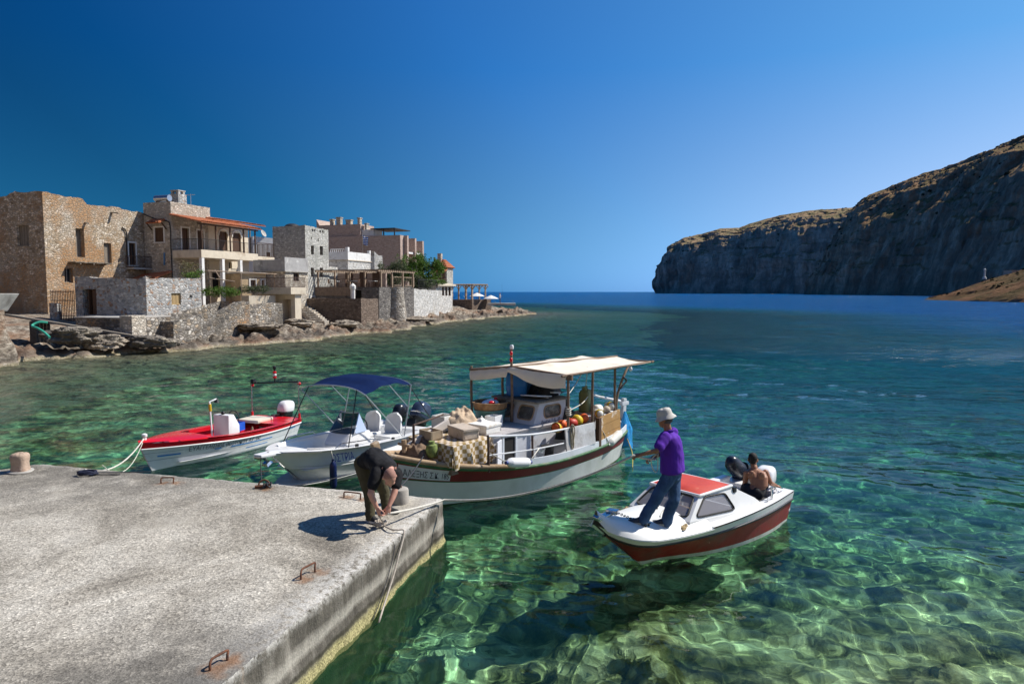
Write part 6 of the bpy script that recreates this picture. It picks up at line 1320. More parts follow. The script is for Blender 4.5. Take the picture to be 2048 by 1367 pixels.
mb = HF.rail(0, 1, .034, .975, .012, n=60); mb.build('rub_rail', M_HGRN, fb, smooth=60)
mb = HF.rail(.70, 1, .05, 1.0, 0, .02, n=30); mb.build('bow_cap_rail', M_HWD, fb, smooth=60)
def ledge_strip(q0, q1, h, off0=0.0, th=.035):
    mb = MB()
    for sd in (1, -1):
        A_ = []; 
        for q in np.linspace(q0, q1, 34):
            p = HF.edge(q, 1, sd, .0); n_ = Vector((0, -sd, 0)); A_.append([p+Vector((0, 0, -.01)), p+Vector((0, 0, h)), p+n_*th+Vector((0, 0, h)), p+n_*th+Vector((0, 0, -.05))])
        mb.grid([[tuple(x) for x in r] for r in A_])
    return mb
ledge_strip(.02, .735, .13).build('bulwark', M_BULW, fb, smooth=30)
mb = HF.deck(.02, .97, .04, -.10, .03, 40, 7); mb.build('deck', M_CABW, fb, smooth=0)
mb = MB(); mb.beam((-3.80, 0, -.2), (-3.93, 0, 1.28), .09, .14); mb.box((-3.94, 0, 1.14), (.30, .1, .1)); mb.build('stern_post', M_CABW, fb, smooth=0, bevel=.015)
mb = MB(); mb.beam((3.70, 0, .4), (3.98, 0, 1.36), .1, .14); mb.build('stem_post', M_HWD, fb, smooth=0, bevel=.015)
mb = MB(); mb.grid([[tuple(HF.P(q, t, 1, .010)) for q in np.linspace(.975, .865, 14)] for t in (.79, .94)]); mb.build('name_board', M_CABW, fb, smooth=0)
mb = HF.text('ΑΛΕΞΗΣ Σ.Κ. 185', .968, .815, .115, .098, 1, .016); mb.build('name_lettering', M_TEXT, fb, smooth=0)
# deck house and wheelhouse
mb = MB(); hx0, hx1, hy, hz = -.95, 1.68, .74, 1.19
mb.bx(hx0, -hy, .52, hx1, hy, hz); mb.build('deck_house', M_CABW, fb, smooth=0, bevel=.03)
mb = MB(); mb.bx(hx0-.05, -hy-.05, hz+.002, hx1+.06, hy+.05, hz+.035)
for i in range(9): mb.bx(hx0-.05+i*.305, -hy-.06, hz+.036, hx0+.245+i*.305, hy+.06, hz+.05)
mb.build('deck_house_roof', pm('roof_planks', (.40, .38, .38), .8, .2, 3, .4, 20, .01, stretch=(1, 6, 1)), fb, smooth=0)
mb = MB(); mb.bx(1.05, hy-.06, .60, 1.37, hy+.003, 1.14); mb.build('companionway', M_DARK, fb, smooth=0)
mb = MB(); mb.bx(1.38, hy, .58, 1.43, hy+.03, 1.17); mb.bx(1.0, hy, .58, 1.045, hy+.03, 1.17); mb.bx(1.0, hy, 1.171, 1.43, hy+.03, 1.20); mb.build('door_frame', M_BULW, fb, smooth=0)
mb = MB(); mb.box((1.60, hy+.10, .86), (.30, .03, .56), .5); mb.build('cabin_door', M_CABW, fb, smooth=0, bevel=.008)
wx0, wx1, wy, wz = -.74, .34, .62, 1.70; fx = .14
mb = MB()                                            # wheelhouse: raked front, window openings cut in the side and front
def rwin(c, d, r, n=6):
    out = []
    for (sx_, sy_, a0) in ((1, 1, 0), (-1, 1, 90), (-1, -1, 180), (1, -1, 270)):
        for i in range(n+1): a = R(a0+90*i/n); out.append((c[0]+sx_*(d[0]/2-r)+r*math.cos(a), c[1]+sy_*(d[1]/2-r)+r*math.sin(a)))
    return out
def holed(outer, win, f):
    n = len(win); k = []; pts = []
    for (u, v) in win: pts.append((u, v))
    cxm = sum(p[0] for p in win)/n; cym = sum(p[1] for p in win)/n; ring = []
    def hit(dx, dy):
        best = 1e9
        for i in range(len(outer)):
            (ax, ay), (bx_, by_) = outer[i], outer[(i+1) % len(outer)]; ex, ey = bx_-ax, by_-ay; den = dx*ey-dy*ex
            if abs(den) < 1e-9: continue
            t_ = ((ax-cxm)*ey-(ay-cym)*ex)/den; s_ = ((ax-cxm)*dy-(ay-cym)*dx)/den
            if t_ > 0 and -1e-6 <= s_ <= 1+1e-6: best = min(best, t_)
        return (cxm+dx*best, cym+dy*best)
    dirs = sorted([(math.atan2(v-cym, u-cxm), (u, v)) for u, v in win]); extra = [math.atan2(y-cym, x-cxm) for x, y in outer]
    def win_at(a):
        for i in range(n):
            a0, p0 = dirs[i]; a1, p1 = dirs[(i+1) % n]
            if i == n-1: a1 += 2*math.pi
            aa = a if a >= a0 else a+2*math.pi
            if a0 <= aa <= a1: t_ = (aa-a0)/max(1e-9, a1-a0); return (p0[0]+(p1[0]-p0[0])*t_, p0[1]+(p1[1]-p0[1])*t_)
        return dirs[0][1]
    al = sorted([d[0] for d in dirs]+extra); I = [win_at(a) for a in al]; O = [hit(math.cos(a), math.sin(a)) for a in al]; m = len(al)
    return [f(*p) for p in I]+[f(*p) for p in O], [(i, (i+1) % m, m+(i+1) % m, m+i) for i in range(m)]
sidep = [(wx0, hz+.05), (wx1, hz+.05), (fx, wz), (wx0, wz)]; sw = rwin((-.28, 1.48), (.56, .27), .10)
for sd in (1, -1): mb.add(*holed(sidep, sw, lambda u, v: (u, sd*wy, v)))
def ff(u, v): t_ = (v-hz-.05)/(wz-hz-.05); return (wx1+(fx-wx1)*t_, u, v)
for cy in (.31, -.31): mb.add(*holed([(cy-.31, hz+.05), (cy+.31, hz+.05), (cy+.31, wz), (cy-.31, wz)], rwin((cy, 1.47), (.44, .28), .08), ff))
mb.add([(wx0, -wy, hz), (wx0, wy, hz), (wx0, wy, wz), (wx0, -wy, wz)], [(0, 1, 2, 3)]); wh = mb.build('wheelhouse', M_CABW, fb, smooth=0)
mb = MB()
for sd in (1, -1): mb.add([(u, sd*(wy-.012), v) for u, v in sw], [tuple(range(len(sw)))])
for cy in (.31, -.31): w_ = rwin((cy, 1.47), (.44, .28), .08); mb.add([tuple(Vector(ff(u, v))-Vector((.012, 0, 0))) for u, v in w_], [tuple(range(len(w_)))])
mb.build('window_pane', pm('dusty_pane', (.10, .10, .09), .25, .35, 5, dirt=((.3, .28, .24), 4, .5, .7)), wh, smooth=0)
mb = MB()
for sd in (1, -1): mb.tube([(u, sd*(wy+.005), v) for u, v in sw+sw[:1]], .016, 6)
for cy in (.31, -.31): w_ = rwin((cy, 1.47), (.44, .28), .08); mb.tube([tuple(Vector(ff(u, v))+Vector((.005, 0, 0))) for u, v in w_+w_[:1]], .016, 6)
mb.build('window_frame', M_HWD, wh, smooth=60)
mb = MB(); mb.bx(wx0-.08, -wy-.08, wz+.002, fx+.18, wy+.08, wz+.045); mb.build('wheelhouse_roof', M_WDG, fb, smooth=0, bevel=.015)
flat_text('Λιμένι Τ.Λ. 35', .105, MF.inverted() @ MF @ Matrix.Translation((.10, wy+.008, 1.24)) @ Matrix.Rotation(math.pi, 4, 'Z') @ Matrix.Rotation(math.pi/2, 4, 'X'), M_TEXT, 'number_lettering', fb)
mb = MB()
for k_, (x_, y_, dx_) in enumerate(((-.10, .30, .5), (-.55, .25, .34))): mb.box((x_, y_, wz+.10+.02*k_), (dx_, .5, .03), .2*k_, 0, None, 1, .06, -.12); mb.bx(x_-.2, y_-.2, wz+.046, x_-.15, y_+.2, wz+.1)
mb.build('roof_hatch', M_CABW, fb, smooth=0, bevel=.008)
# posts, awning
for (x_, y_, z0, z1) in ((-.20, 1.14, .62, 2.32), (.52, -1.14, .62, 2.40), (-1.1, 1.10, .66, 2.33), (-2.2, .92, .68, 2.34), (-2.2, -.92, .68, 2.34), (-1.0, -1.1, .66, 2.33), (.37, 0, 1.2, 2.86), (.15, -.5, 1.2, 2.36), (-.65, -.1, 1.7, 2.36)):
    mb = MB(); r_ = random.Random(int(x_*100)); mb.tube([(x_+r_.uniform(-.015, .015), y_, z0+(z1-z0)*f) for f in (0, .35, .7, 1)], [.034, .03, .03, .027], 8); mb.build('awning_post', M_POLE, fb)
mb = MB()
mb.tube([(-.22, 1.16, 2.30), (.38, 0, 2.46), (.55, -1.16, 2.32)], .03, 8); mb.tube([(.0, 1.12, 2.31), (-1.8, 1.10, 2.335), (-3.62, 1.08, 2.36)], .026, 8); mb.tube([(.5, -1.12, 2.31), (-1.7, -1.10, 2.33), (-3.6, -1.08, 2.33)], .026, 8); mb.tube([(.4, 0, 2.46), (-3.6, 0, 2.42)], .026, 8); mb.tube([(-3.5, 1.14, 2.36), (-3.5, -1.14, 2.33)], .026, 8)
mb.box((-.22, .98, 2.27), (.05, .5, .12)); mb.build('awning_frame', M_POLE, fb)
rows = []
for u in np.linspace(0, 1, 30):
    row = []
    for v in np.linspace(-1, 1, 25):
        xf = .38-.55*max(0, v)+.14*max(0, -v); x = xf+(-3.55-xf)*u; ze = 2.345+.02*u; z = ze+.13*(1-abs(v))*(1-.6*u)-.035*math.sin(math.pi*abs(v))*(1) - .02*math.sin(u*3*math.pi)**2+.012*float(fbm(x*2, v*3, 0, 2, 5)); row.append((x, v*1.13, z))
    rows.append(row)
mb = MB(); mb.grid(rows); aw = mb.build('awning', M_CANV, fb, smooth=60)
rows2 = []
for j, dz in enumerate(np.linspace(0, 1, 8)):
    row = []
    for k_, v in enumerate(np.linspace(-1, 1, 41)):
        ii = (v+1)/2*24; a = rows[0][int(min(23, ii))]; b_ = rows[0][int(min(23, ii))+1]; f_ = ii-int(min(23, ii)); p = Vector(a).lerp(Vector(b_), f_)
        drop = (.235+.02*math.sin(v*5)) if v < -.08 else (.10+.22*math.sin(min(1, (v+.08)/1.0)*math.pi*.62)); row.append((p.x+.02+.05*math.sin(dz*2.6)+.012*math.sin(v*23+dz*2), p.y, p.z-drop*dz))
    rows2.append(row)
mb = MB(); mb.grid(rows2); mb.build('awning_valance', M_CANV, fb, smooth=180)
mb = MB(); mb.lathe([(.04, 0), (.045, .02), (.045, .07), (.03, .09)], 10, (.37, 0, 2.85)); mb.build('mast_lamp', M_GW2, fb, smooth=50)
for z in (2.62, 2.76): mb = MB(); mb.ell((.44, .05, z), (.035, .035, .05)); mb.build('signal_float', M_GRED, fb)
P = [(-3.30, .2, .7), (-3.32, .2, 1.35), (-3.5, .2, 1.75), (-3.75, .18, 2.05), (-4.0, .15, 2.24)]; mb = MB(); mb.tube(spline(P, 6), .032, 8); mb.build('davit', M_POLE, fb)
mb = MB(); mb.ell((-4.0, .15, 2.06), (.045, .045, .06)); mb.lathe([(.02, 0), (.025, .08)], 8, (-4.0, .15, 2.1)); mb.build('lamp_bulb', M_GW2, fb)
mb = MB(); mb.tube(spline([(-3.55, .23, 1.9), (-3.62, .28, 1.8), (-3.5, .26, 1.7), (-3.42, .24, 1.62), (-3.5, .18, 1.75), (-3.6, .2, 1.86)], 6), .022, 6); mb.build('davit_lashing', M_ROPED, fb)
mb = MB(); mb.tube([(-2.35, -.2, 1.62), (-2.95, -.1, 1.42), (-3.75, 0, 1.22)], [.025, .03, .04], 8); mb.build('tiller', M_CABW, fb)
# side panels, rails
mb = MB(); mb.add([(-.03, 1.25, .70), (-1.02, 1.26, .73), (-1.02, 1.22, 1.20), (-.03, 1.20, 1.19), (-.03, 1.22, .70), (-1.02, 1.23, .73), (-1.02, 1.19, 1.20), (-.03, 1.17, 1.19)], [(0, 1, 2, 3), (7, 6, 5, 4), (0, 4, 5, 1), (3, 2, 6, 7), (0, 3, 7, 4), (1, 5, 6, 2)]); mb.build('side_panel', M_PNLW, fb, smooth=0)
mb = MB()
for i in range(3): z0 = .66+.205*i; mb.add([(-1.29, 1.215-.01*i, z0), (-2.36, 1.00-.01*i, z0+.03), (-2.36, .99-.01*i, z0+.225), (-1.29, 1.205-.01*i, z0+.198), (-1.29, 1.18-.01*i, z0), (-2.36, .965-.01*i, z0+.03), (-2.36, .955-.01*i, z0+.225), (-1.29, 1.17-.01*i, z0+.198)], [(0, 1, 2, 3), (7, 6, 5, 4), (0, 4, 5, 1), (3, 2, 6, 7), (0, 3, 7, 4), (1, 5, 6, 2)])
mb.build('stern_panel', M_PNLB, fb, smooth=0)
mb = MB(); mb.bx(-1.28, 1.13, .62, -1.18, 1.23, 1.27); mb.build('panel_post', M_WDB, fb, smooth=0, bevel=.01)
for x_, y_ in ((2.10, 1.06), (1.02, 1.22)):
    mb = MB(); mb.tube([(x_, y_, .64), (x_, y_-.02, 1.36 if x_ > 2 else 1.25)], .024, 8); mb.build('rail_post', M_IRON, fb)
mb = MB(); mb.tube(spline([(2.10, 1.05, 1.34), (1.02, 1.21, 1.235), (-.20, 1.17, 1.18)], 8), .022, 8); mb.tube(spline([(2.10, 1.06, .97), (1.02, 1.22, .93), (.05, 1.22, .90)], 8), .014, 6); mb.build('hand_rail', M_GW, fb)
mb = MB(); mb.tube([(3.08, 0, .95), (3.08, 0, 1.56)], .025, 8); mb.tube([(3.08, 0, 1.55), (2.12, -.25, 1.60)], .018, 6); mb.build('bow_rail', M_IRON, fb)
mb = MB(); mb.tube([(3.3, .0, 1.06), (3.3, -.02, 1.3)], .05, 8); mb.tube([(3.3, -.18, 1.2), (3.3, .18, 1.2)], .03, 8); mb.build('bitt', M_HWD, fb)
# ---- loose gear, each a thing of its own
def FM_(x, y, z, rz=0): return onboat(MF, x, y, z, rz)
t_ = thing('boat_plank', 'pale plank propped along the fishing boat bow rail', 'plank', MF); mb = MB(); mb.beam((3.2, -.05, 1.12), (2.15, -.05, 1.47), .06, .15); mb.build('board', pm('pale_board', (.62, .56, .50), .8, .12, 4), t_, smooth=0, bevel=.01)
ck = NT('checkered_cloth'); cv = ck.n('ShaderNodeUVMap'); cx2 = ck.n('ShaderNodeTexChecker'); cx2.inputs['Scale'].default_value = 1; ck.l(cv.outputs[0], cx2.inputs['Vector'])
cx2.inputs[1].default_value = (.30, .20, .07, 1); cx2.inputs[2].default_value = (.62, .53, .43, 1)
M_CHK = ck.out(ck.mix(.5, cx2.outputs[0], ck.ramp(ck.noise(14, 5, .6), [(.3, .6), (.7, 1.25)]), 'MULTIPLY'), .95)
t_ = thing('net_box', 'brown wooden net box on the fishing boat foredeck', 'box', FM_(2.35, .18, .66, .05)); mb = MB(); mb.bx(-.48, -.62, 0, .50, .60, .56); mb.build('box', pm('box_brown', (.21, .155, .115), .85, .25, 4, .4, 20, .01), t_, smooth=0, bevel=.02)
t_ = thing('checkered_cloth', 'brown and cream checkered cloth draped over the net box', 'cloth', FM_(2.35, .18, 1.235, .05))
N_ = 61; U = np.linspace(-1.55, 1.55, N_); UU, VV = np.meshgrid(U, U); hx_, hy_ = .52, .65; XX = np.zeros_like(UU); YY = np.zeros_like(UU); ZZ = np.zeros_like(UU)
SX = UU*.62; SY = VV*.74; ox = np.maximum(0, np.abs(SX)-hx_); oy = np.maximum(0, np.abs(SY)-hy_); dr = np.maximum(ox, oy)
fold = .035*np.sin(SX*17)*np.clip(oy*6, 0, 1)+.035*np.sin(SY*15)*np.clip(ox*6, 0, 1)
XX = np.sign(SX)*(np.minimum(np.abs(SX), hx_)+.09*np.minimum(ox, .3)+np.where(oy > 0, .0, 0)+fold*(ox > 0)); YY = np.sign(SY)*(np.minimum(np.abs(SY), hy_)+.09*np.minimum(oy, .3)+fold*(oy > 0)); ZZ = -np.hypot(ox, oy)*.93*np.where((ox > 0) & (oy > 0), .8, 1)+.012*fbm(SX*5, SY*5, 0, 2, 4)
ob = np_mesh('cloth', np.stack([XX, YY, ZZ], -1), gridF(N_, N_), M_CHK, True, t_)
uvl = ob.data.uv_layers.new(name='uv'); li = np.empty(len(ob.data.loops), np.int32); ob.data.loops.foreach_get('vertex_index', li); uvv = np.stack([SX.ravel()/.085, SY.ravel()/.085], -1)[li]; uvl.data.foreach_set('uv', uvv.astype(np.float32).ravel())
M_FOAM = pm('old_foam', (.50, .42, .34), .9, .16, 5, .6, 40, .01, dirt=((.30, .22, .15), 3, .55, .7))
M_FOAMW = pm('foam_white', (.72, .71, .67), .9, .08, 5, .4, 50, .01, dirt=((.45, .36, .25), 3, .62, .75))
crate('foam_box', 'long worn foam fish box on the checkered cloth', FM_(2.18, .42, 1.25, 1.35), (.62, .34, .15), M_FOAM, 'box', 'fish boxes on the fishing boat', M_FOAM)
crate('foam_box', 'brown stained fish box at the bow end of the checkered cloth', FM_(2.72, .08, 1.25, 1.5), (.40, .28, .17), pm('box_stained', (.36, .28, .19), .9, .2, 5), 'box', 'fish boxes on the fishing boat')
crate('foam_box', 'white lidded foam box with brown straps by the deck house', FM_(1.52, .32, 1.245, .1), (.46, .52, .12), M_FOAMW, 'box', 'fish boxes on the fishing boat', M_FOAMW)
crate('foam_box', 'tall white foam box behind the checkered cloth', FM_(1.98, -.42, 1.25, .2), (.36, .34, .30), M_FOAMW, 'box', 'fish boxes on the fishing boat')
crate('foam_box', 'small white box in front of the teal tub', FM_(1.02, .10, 1.245, .2), (.30, .26, .24), M_GW, 'box', 'fish boxes on the fishing boat')
def clothlump(name, label, M, a, b_, h, mat, seed, cat='cloth'):
    t_ = thing(name, label, cat, M); U = np.linspace(-1, 1, 30); UU, VV = np.meshgrid(U, U); rr = np.hypot(UU, VV); ZZ = h*np.clip(1-rr**2, 0, 1)**.6*(1+.5*fbm(UU*2.4, VV*2.4, 0, 3, seed))-.02; mb = MB(); mb.grid(np.stack([UU*a*(1+.15*fbm(UU*2, VV*2, 1, 2, seed)), VV*b_*(1+.15*fbm(UU*2, VV*2, 2, 2, seed)), ZZ], -1)); mb.build('fabric', mat, t_, smooth=180); return t_
clothlump('sack', 'crumpled tan sack lying on the white foam boxes', FM_(1.66, -.22, 1.44, .3), .34, .30, .20, pm('sackcloth', (.50, .38, .26), .95, .2, 6, .5, 30, .02), 3, 'sack')
clothlump('newspaper', 'crumpled printed paper beside the tan sack', FM_(1.42, .14, 1.37, .8), .17, .14, .13, pm('paper', (.70, .69, .66), .9, .2, 14), 9, 'paper')
M_TEAL = pm('teal_plastic', (.075, .22, .20), .5, .15, 3, dirt=((.12, .2, .18), 2, .5, .7)); M_CANE = pm('cane_basket', (.26, .15, .07), .8, .4, 12, .6, 40, .01)
t_ = thing('plastic_tub', 'round teal plastic tub in front of the wheelhouse', 'tub', FM_(.74, -.30, 1.245)); mb = MB(); mb.lathe([(.25, 0), (.29, .02), (.33, .26), (.36, .27), (.36, .30), (.335, .30), (.31, .05), (.02, .04)], 30, caps=False); mb.build('body', M_TEAL, t_, smooth=40)
t_ = thing('fish_basket', 'round cane basket of gear standing on the teal tub', 'basket', FM_(.74, -.30, 1.55)); mb = MB(); mb.lathe([(.34, 0), (.37, .03), (.38, .13), (.40, .135), (.40, .16), (.36, .16), (.34, .04), (.02, .03)], 30, caps=False); mb.build('body', M_CANE, t_, smooth=40); mb = MB(); mb.ell((.05, .05, .13), (.22, .16, .08)); mb.ell((-.15, -.1, .12), (.12, .14, .07)); mb.build('contents', M_GW, t_)
mb = MB(); mb.ell((.14, .2, .17), (.09, .06, .04)); mb.ell((-.12, .05, .20), (.05, .04, .04)); mb.build('red_float', M_GRED, t_)
t_ = thing('water_barrel', 'tall blue plastic barrel standing on the wheelhouse roof', 'barrel', FM_(-.05, -.25, 1.75)); mb = MB(); mb.lathe([(.20, 0), (.23, .03), (.24, .2), (.25, .22), (.25, .26), (.24, .28), (.24, .46), (.21, .55), (.19, .56), (.02, .57)], 28); mb.build('body', pm('barrel_blue', (.02, .17, .48), .45, .12, 2), t_, smooth=40)
t_ = thing('water_barrel', 'darker blue barrel right of the taller blue barrel under the awning', 'barrel', FM_(-.42, -.35, 1.75)); mb = MB(); mb.lathe([(.20, 0), (.23, .03), (.24, .2), (.25, .22), (.25, .26), (.24, .28), (.24, .42), (.21, .5), (.02, .51)], 28); mb.build('body', pm('barrel_navy', (.015, .09, .24), .5, .12, 2), t_, smooth=40)
clothlump('black_bag', 'slumped black tarpaulin bundle on the wheelhouse roof', FM_(-.62, .12, 1.80, .4), .42, .36, .30, pm('black_tarp', (.012, .012, .016), .55, .3, 6), 14, 'bag')
M_ORG = pm('orange_float', (.66, .10, .012), .55, .2, 8); M_YEL = pm('yellow_float', (.62, .42, .015), .55, .2, 8); M_WHF = pm('white_float', (.70, .68, .62), .6, .12, 6, dirt=((.4, .3, .2), 4, .6, .75))
def flt(label, x, y, z, r, L, ax, mat, bandm=None):
    t_ = thing('net_float', label, 'float', FM_(x, y, z-.045), 'net floats along the fishing boat side'); mb = MB(); a = Vector(ax).normalized(); mb.lathe([(.02, -L/2), (r*.7, -L/2+.02), (r, -L/2+.06), (r, L/2-.06), (r*.7, L/2-.02), (.02, L/2)], 18, axis=a); mb.build('body', mat, t_, smooth=60)
    if bandm: mb = MB(); mb.lathe([(r*.98, L*.05), (r*1.06, L*.1), (r*1.06, L*.34), (r*.98, L*.38)], 18, axis=a, caps=False); mb.build('band', bandm, t_, smooth=60)
    return t_
flt('orange net float with yellow band nearest the awning post', .02, 1.02, 1.25, .105, .26, (1, .3, .2), M_ORG, M_YEL)
flt('orange red float between two yellow banded floats', -.18, .98, 1.28, .10, .22, (.3, 1, .3), M_ORG)
flt('red orange float leaning on the white side panel', -.52, .98, 1.27, .10, .26, (1, -.4, .2), pm('red_float_paint', (.45, .03, .012), .5, .2, 8))
flt('yellow float beside the red orange float', -.74, .96, 1.30, .115, .30, (1, .5, .3), M_YEL)
flt('orange float at the end of the white side panel', -.98, .94, 1.30, .105, .24, (.4, 1, .4), M_ORG, None)
clothlump('net_heap', 'dark heap of fishing net behind the coloured floats', FM_(-.75, .45, .9, .2), .55, .5, .52, pm('dark_net', (.03, .035, .03), .95, .5, 14, .8, 50, .02), 21, 'net')
flt('white float with yellow band at the front of the brown panel', -1.45, 1.0, 1.36, .095, .30, (.5, 1, .1), M_WHF, M_YEL)
flt('white float with yellow band near the stern end', -2.2, .78, 1.42, .10, .32, (.5, 1, .1), M_WHF, M_YEL)
flt('plain white float between the yellow banded floats', -1.72, .78, 1.40, .11, .30, (1, .2, .1), M_WHF)
flt('pale dirty float lying behind the brown panel', -1.98, .82, 1.35, .09, .26, (.2, 1, .4), pm('dirty_float', (.42, .36, .29), .8, .2, 8))
t_ = thing('fish_trap_box', 'pink brown bait box under the hanging canister', 'box', FM_(-1.62, .45, 1.04)); mb = MB(); mb.bx(-.25, -.2, 0, .25, .2, .24); mb.build('box', pm('bait_box', (.55, .36, .27), .8, .15, 4), t_, smooth=0, bevel=.01)
t_ = thing('net_bin', 'white fibreglass bin full of floats behind the brown panel', 'bin', FM_(-1.85, .60, .62)); mb = MB(); mb.bx(-.52, -.35, 0, .52, .32, .62); mb.build('bin', M_CABW, t_, smooth=0, bevel=.03)
M_OLV = pm('olive_plastic', (.17, .19, .075), .55, .12, 3); t_ = thing('jerrycan', 'olive green jerrycan hanging from the awning frame', 'jerrycan', FM_(-1.62, .50, 1.27, .35))
mb = MB(); cowl(mb, (0, 0, 0), (.36, .26, .54), 0, e=5, prof=[(0, .86), (.03, .97), (.1, 1), (.78, 1), (.88, .93), (.97, .72), (1, .5), (1.001, .02)]); mb.build('body', M_OLV, t_, smooth=50)
mb = MB(); mb.lathe([(.05, .5), (.055, .52), (.055, .60), (.02, .61)], 14, (.09, 0, 0)); mb.tube([(-.1, 0, .5), (-.08, 0, .6), (.02, 0, .6), (.03, 0, .52)], .02, 6); mb.build('cap', M_OLV, t_)
rope('hanging_rope', 'thin rope holding the olive jerrycan under the awning', [MF @ Vector((-1.62, .50, 1.86)), MF @ Vector((-1.6, .55, 2.1)), MF @ Vector((-1.55, .6, 2.36))], .009, M_ROPEW, n=0)
rope('tie_rope', 'white rope tied from the awning post to the jerrycan', [MF @ Vector((-.22, 1.14, 1.55)), MF @ Vector((-.9, .95, 1.60)), MF @ Vector((-1.5, .66, 1.66))], .011, M_ROPEW)
rope('tie_rope', 'slanting rope from the upper awning post towards the hanging jerrycan', [MF @ Vector((-.22, 1.14, 1.92)), MF @ Vector((-.8, .9, 2.1)), MF @ Vector((-1.3, .7, 2.34))], .010, M_ROPEW)
hk = [Vector((-.22+.07*math.sin(a*1.0)*(.6+.4*math.sin(a*.37)), 1.24+.02*math.cos(a*2.3), 1.0+.26*math.cos(a))) for a in np.linspace(0, 6*math.pi, 40)]
rope('rope_coil', 'coiled rope hanging on the near awning post', [MF @ v for v in hk], .012, pm('tan_rope', (.40, .34, .24), .9, .3, 20), 'rope', 2)
hk = [Vector((-.20+.05*math.cos(a), 1.14+.05*math.sin(a), 1.46+.02*a+.02*math.sin(a*3.1))) for a in np.linspace(0, 8*math.pi, 50)]
hk = [Vector((p.x, p.y, 1.46+(p.z-1.46)*.35)) for p in hk]; rope('rope_lashing', 'white lashing wound round the near awning post', [MF @ v for v in hk], .014, M_ROPEW, 'rope', 2)
t_ = thing('carrier_bag', 'bright blue plastic bag hanging at the fishing boat stern', 'bag', FM_(-2.92, .72, 0)); rows = []
for f in np.linspace(0, 1, 22):
    w = .03+.17*math.sin(min(1, f*1.18)*math.pi*.62)**1.1; z = 1.14-.90*f; rows.append([(w*1.15*math.cos(a)*(1+.22*float(fbm(math.cos(a)*2, math.sin(a)*2, f*4, 3, 5)))-.10*f, .62*w*math.sin(a)*(1+.22*float(fbm(math.cos(a)*2+5, math.sin(a)*2, f*4, 3, 6))), z+(.05*math.sin(a*2) if f > .9 else 0)) for a in np.linspace(0, 2*math.pi, 28, endpoint=False)])
mb = MB(); mb.grid(rows, closed=True); mb.add(rows[-1], [tuple(range(28))]); mb.build('bag', pm('blue_film', (.015, .27, .62), .35, .2, 5, .6, 12, .03), t_, smooth=70)
fender('boat_fender', 'white fender tied to the rail of the fishing boat amidships', MF @ Vector((1.95, 1.40, .86)), MF @ Vector((1.32, 1.42, .76)), .095, M_GW2, 'fenders on the fishing boat', pm('fender_blue', (.02, .05, .22), .5))
fender('boat_fender', 'white fender hanging by the brown stern panel', MF @ Vector((-1.62, 1.18, .60)), MF @ Vector((-2.2, 1.10, .78)), .10, M_WHF, 'fenders on the fishing boat')
rope('fender_line', 'rope from the rail post to the white amidships fender', [MF @ Vector((2.1, 1.08, 1.02)), MF @ Vector((1.97, 1.38, .88))], .010, M_ROPEW, n=0)
rope('fender_line', 'rope from the lower rail down to the white amidships fender', [MF @ Vector((.85, 1.24, .93)), MF @ Vector((1.3, 1.40, .78))], .010, M_ROPEW, n=0)
rope('fender_line', 'line from the awning post to the stern fender', [MF @ Vector((-1.2, 1.16, 1.2)), MF @ Vector((-1.62, 1.2, .62))], .010, M_ROPEW, n=0)
t_ = thing('bucket', 'grey metal bucket on the fishing boat side deck', 'bucket', FM_(.62, 1.0, .56)); mb = MB(); mb.lathe([(.12, 0), (.15, .28), (.16, .285), (.14, .28), (.11, .02), (.02, .02)], 20, caps=False); mb.build('body', M_STEEL, t_, smooth=40)
t_ = thing('drum', 'dark drum beside the grey bucket', 'drum', FM_(.30, .98, .56)); mb = MB(); mb.lathe([(.13, 0), (.14, .02), (.14, .3), (.02, .31)], 20); mb.build('body', M_BLACK, t_, smooth=40)
t_ = thing('wicker_float', 'green wicker covered float hanging at the fishing boat bow', 'float', FM_(2.98, .42, 1.12)); mb = MB(); mb.lathe([(.05, -.14), (.10, -.11), (.12, 0), (.10, .1), (.06, .12), (.055, .17), (.02, .17)], 16); mb.build('body', pm('green_wicker', (.17, .22, .06), .8, .5, 14, .6, 50, .01), t_, smooth=50)
clothlump('net_heap', 'brown heap of ropes and net on the fishing boat bow', FM_(3.0, .05, .98, .2), .36, .34, .30, pm('brown_rope_heap', (.17, .11, .07), .95, .5, 12, .8, 40, .02), 31, 'net')
rope('bow_line', 'mooring line from the fishing boat bow down to the round concrete weight', sag(MF @ Vector((3.1, .35, 1.05)), G(797, 976, .95), .05), .013, M_ROPED, n=0)
rope('stern_line', 'yellow line trailing from the fishing boat stern into the water', [MF @ Vector((-2.9, .8, .5)), MF @ Vector((-2.7, 1.1, .2)), MF @ Vector((-2.2, 1.45, -.05))], .012, M_ROPEY)

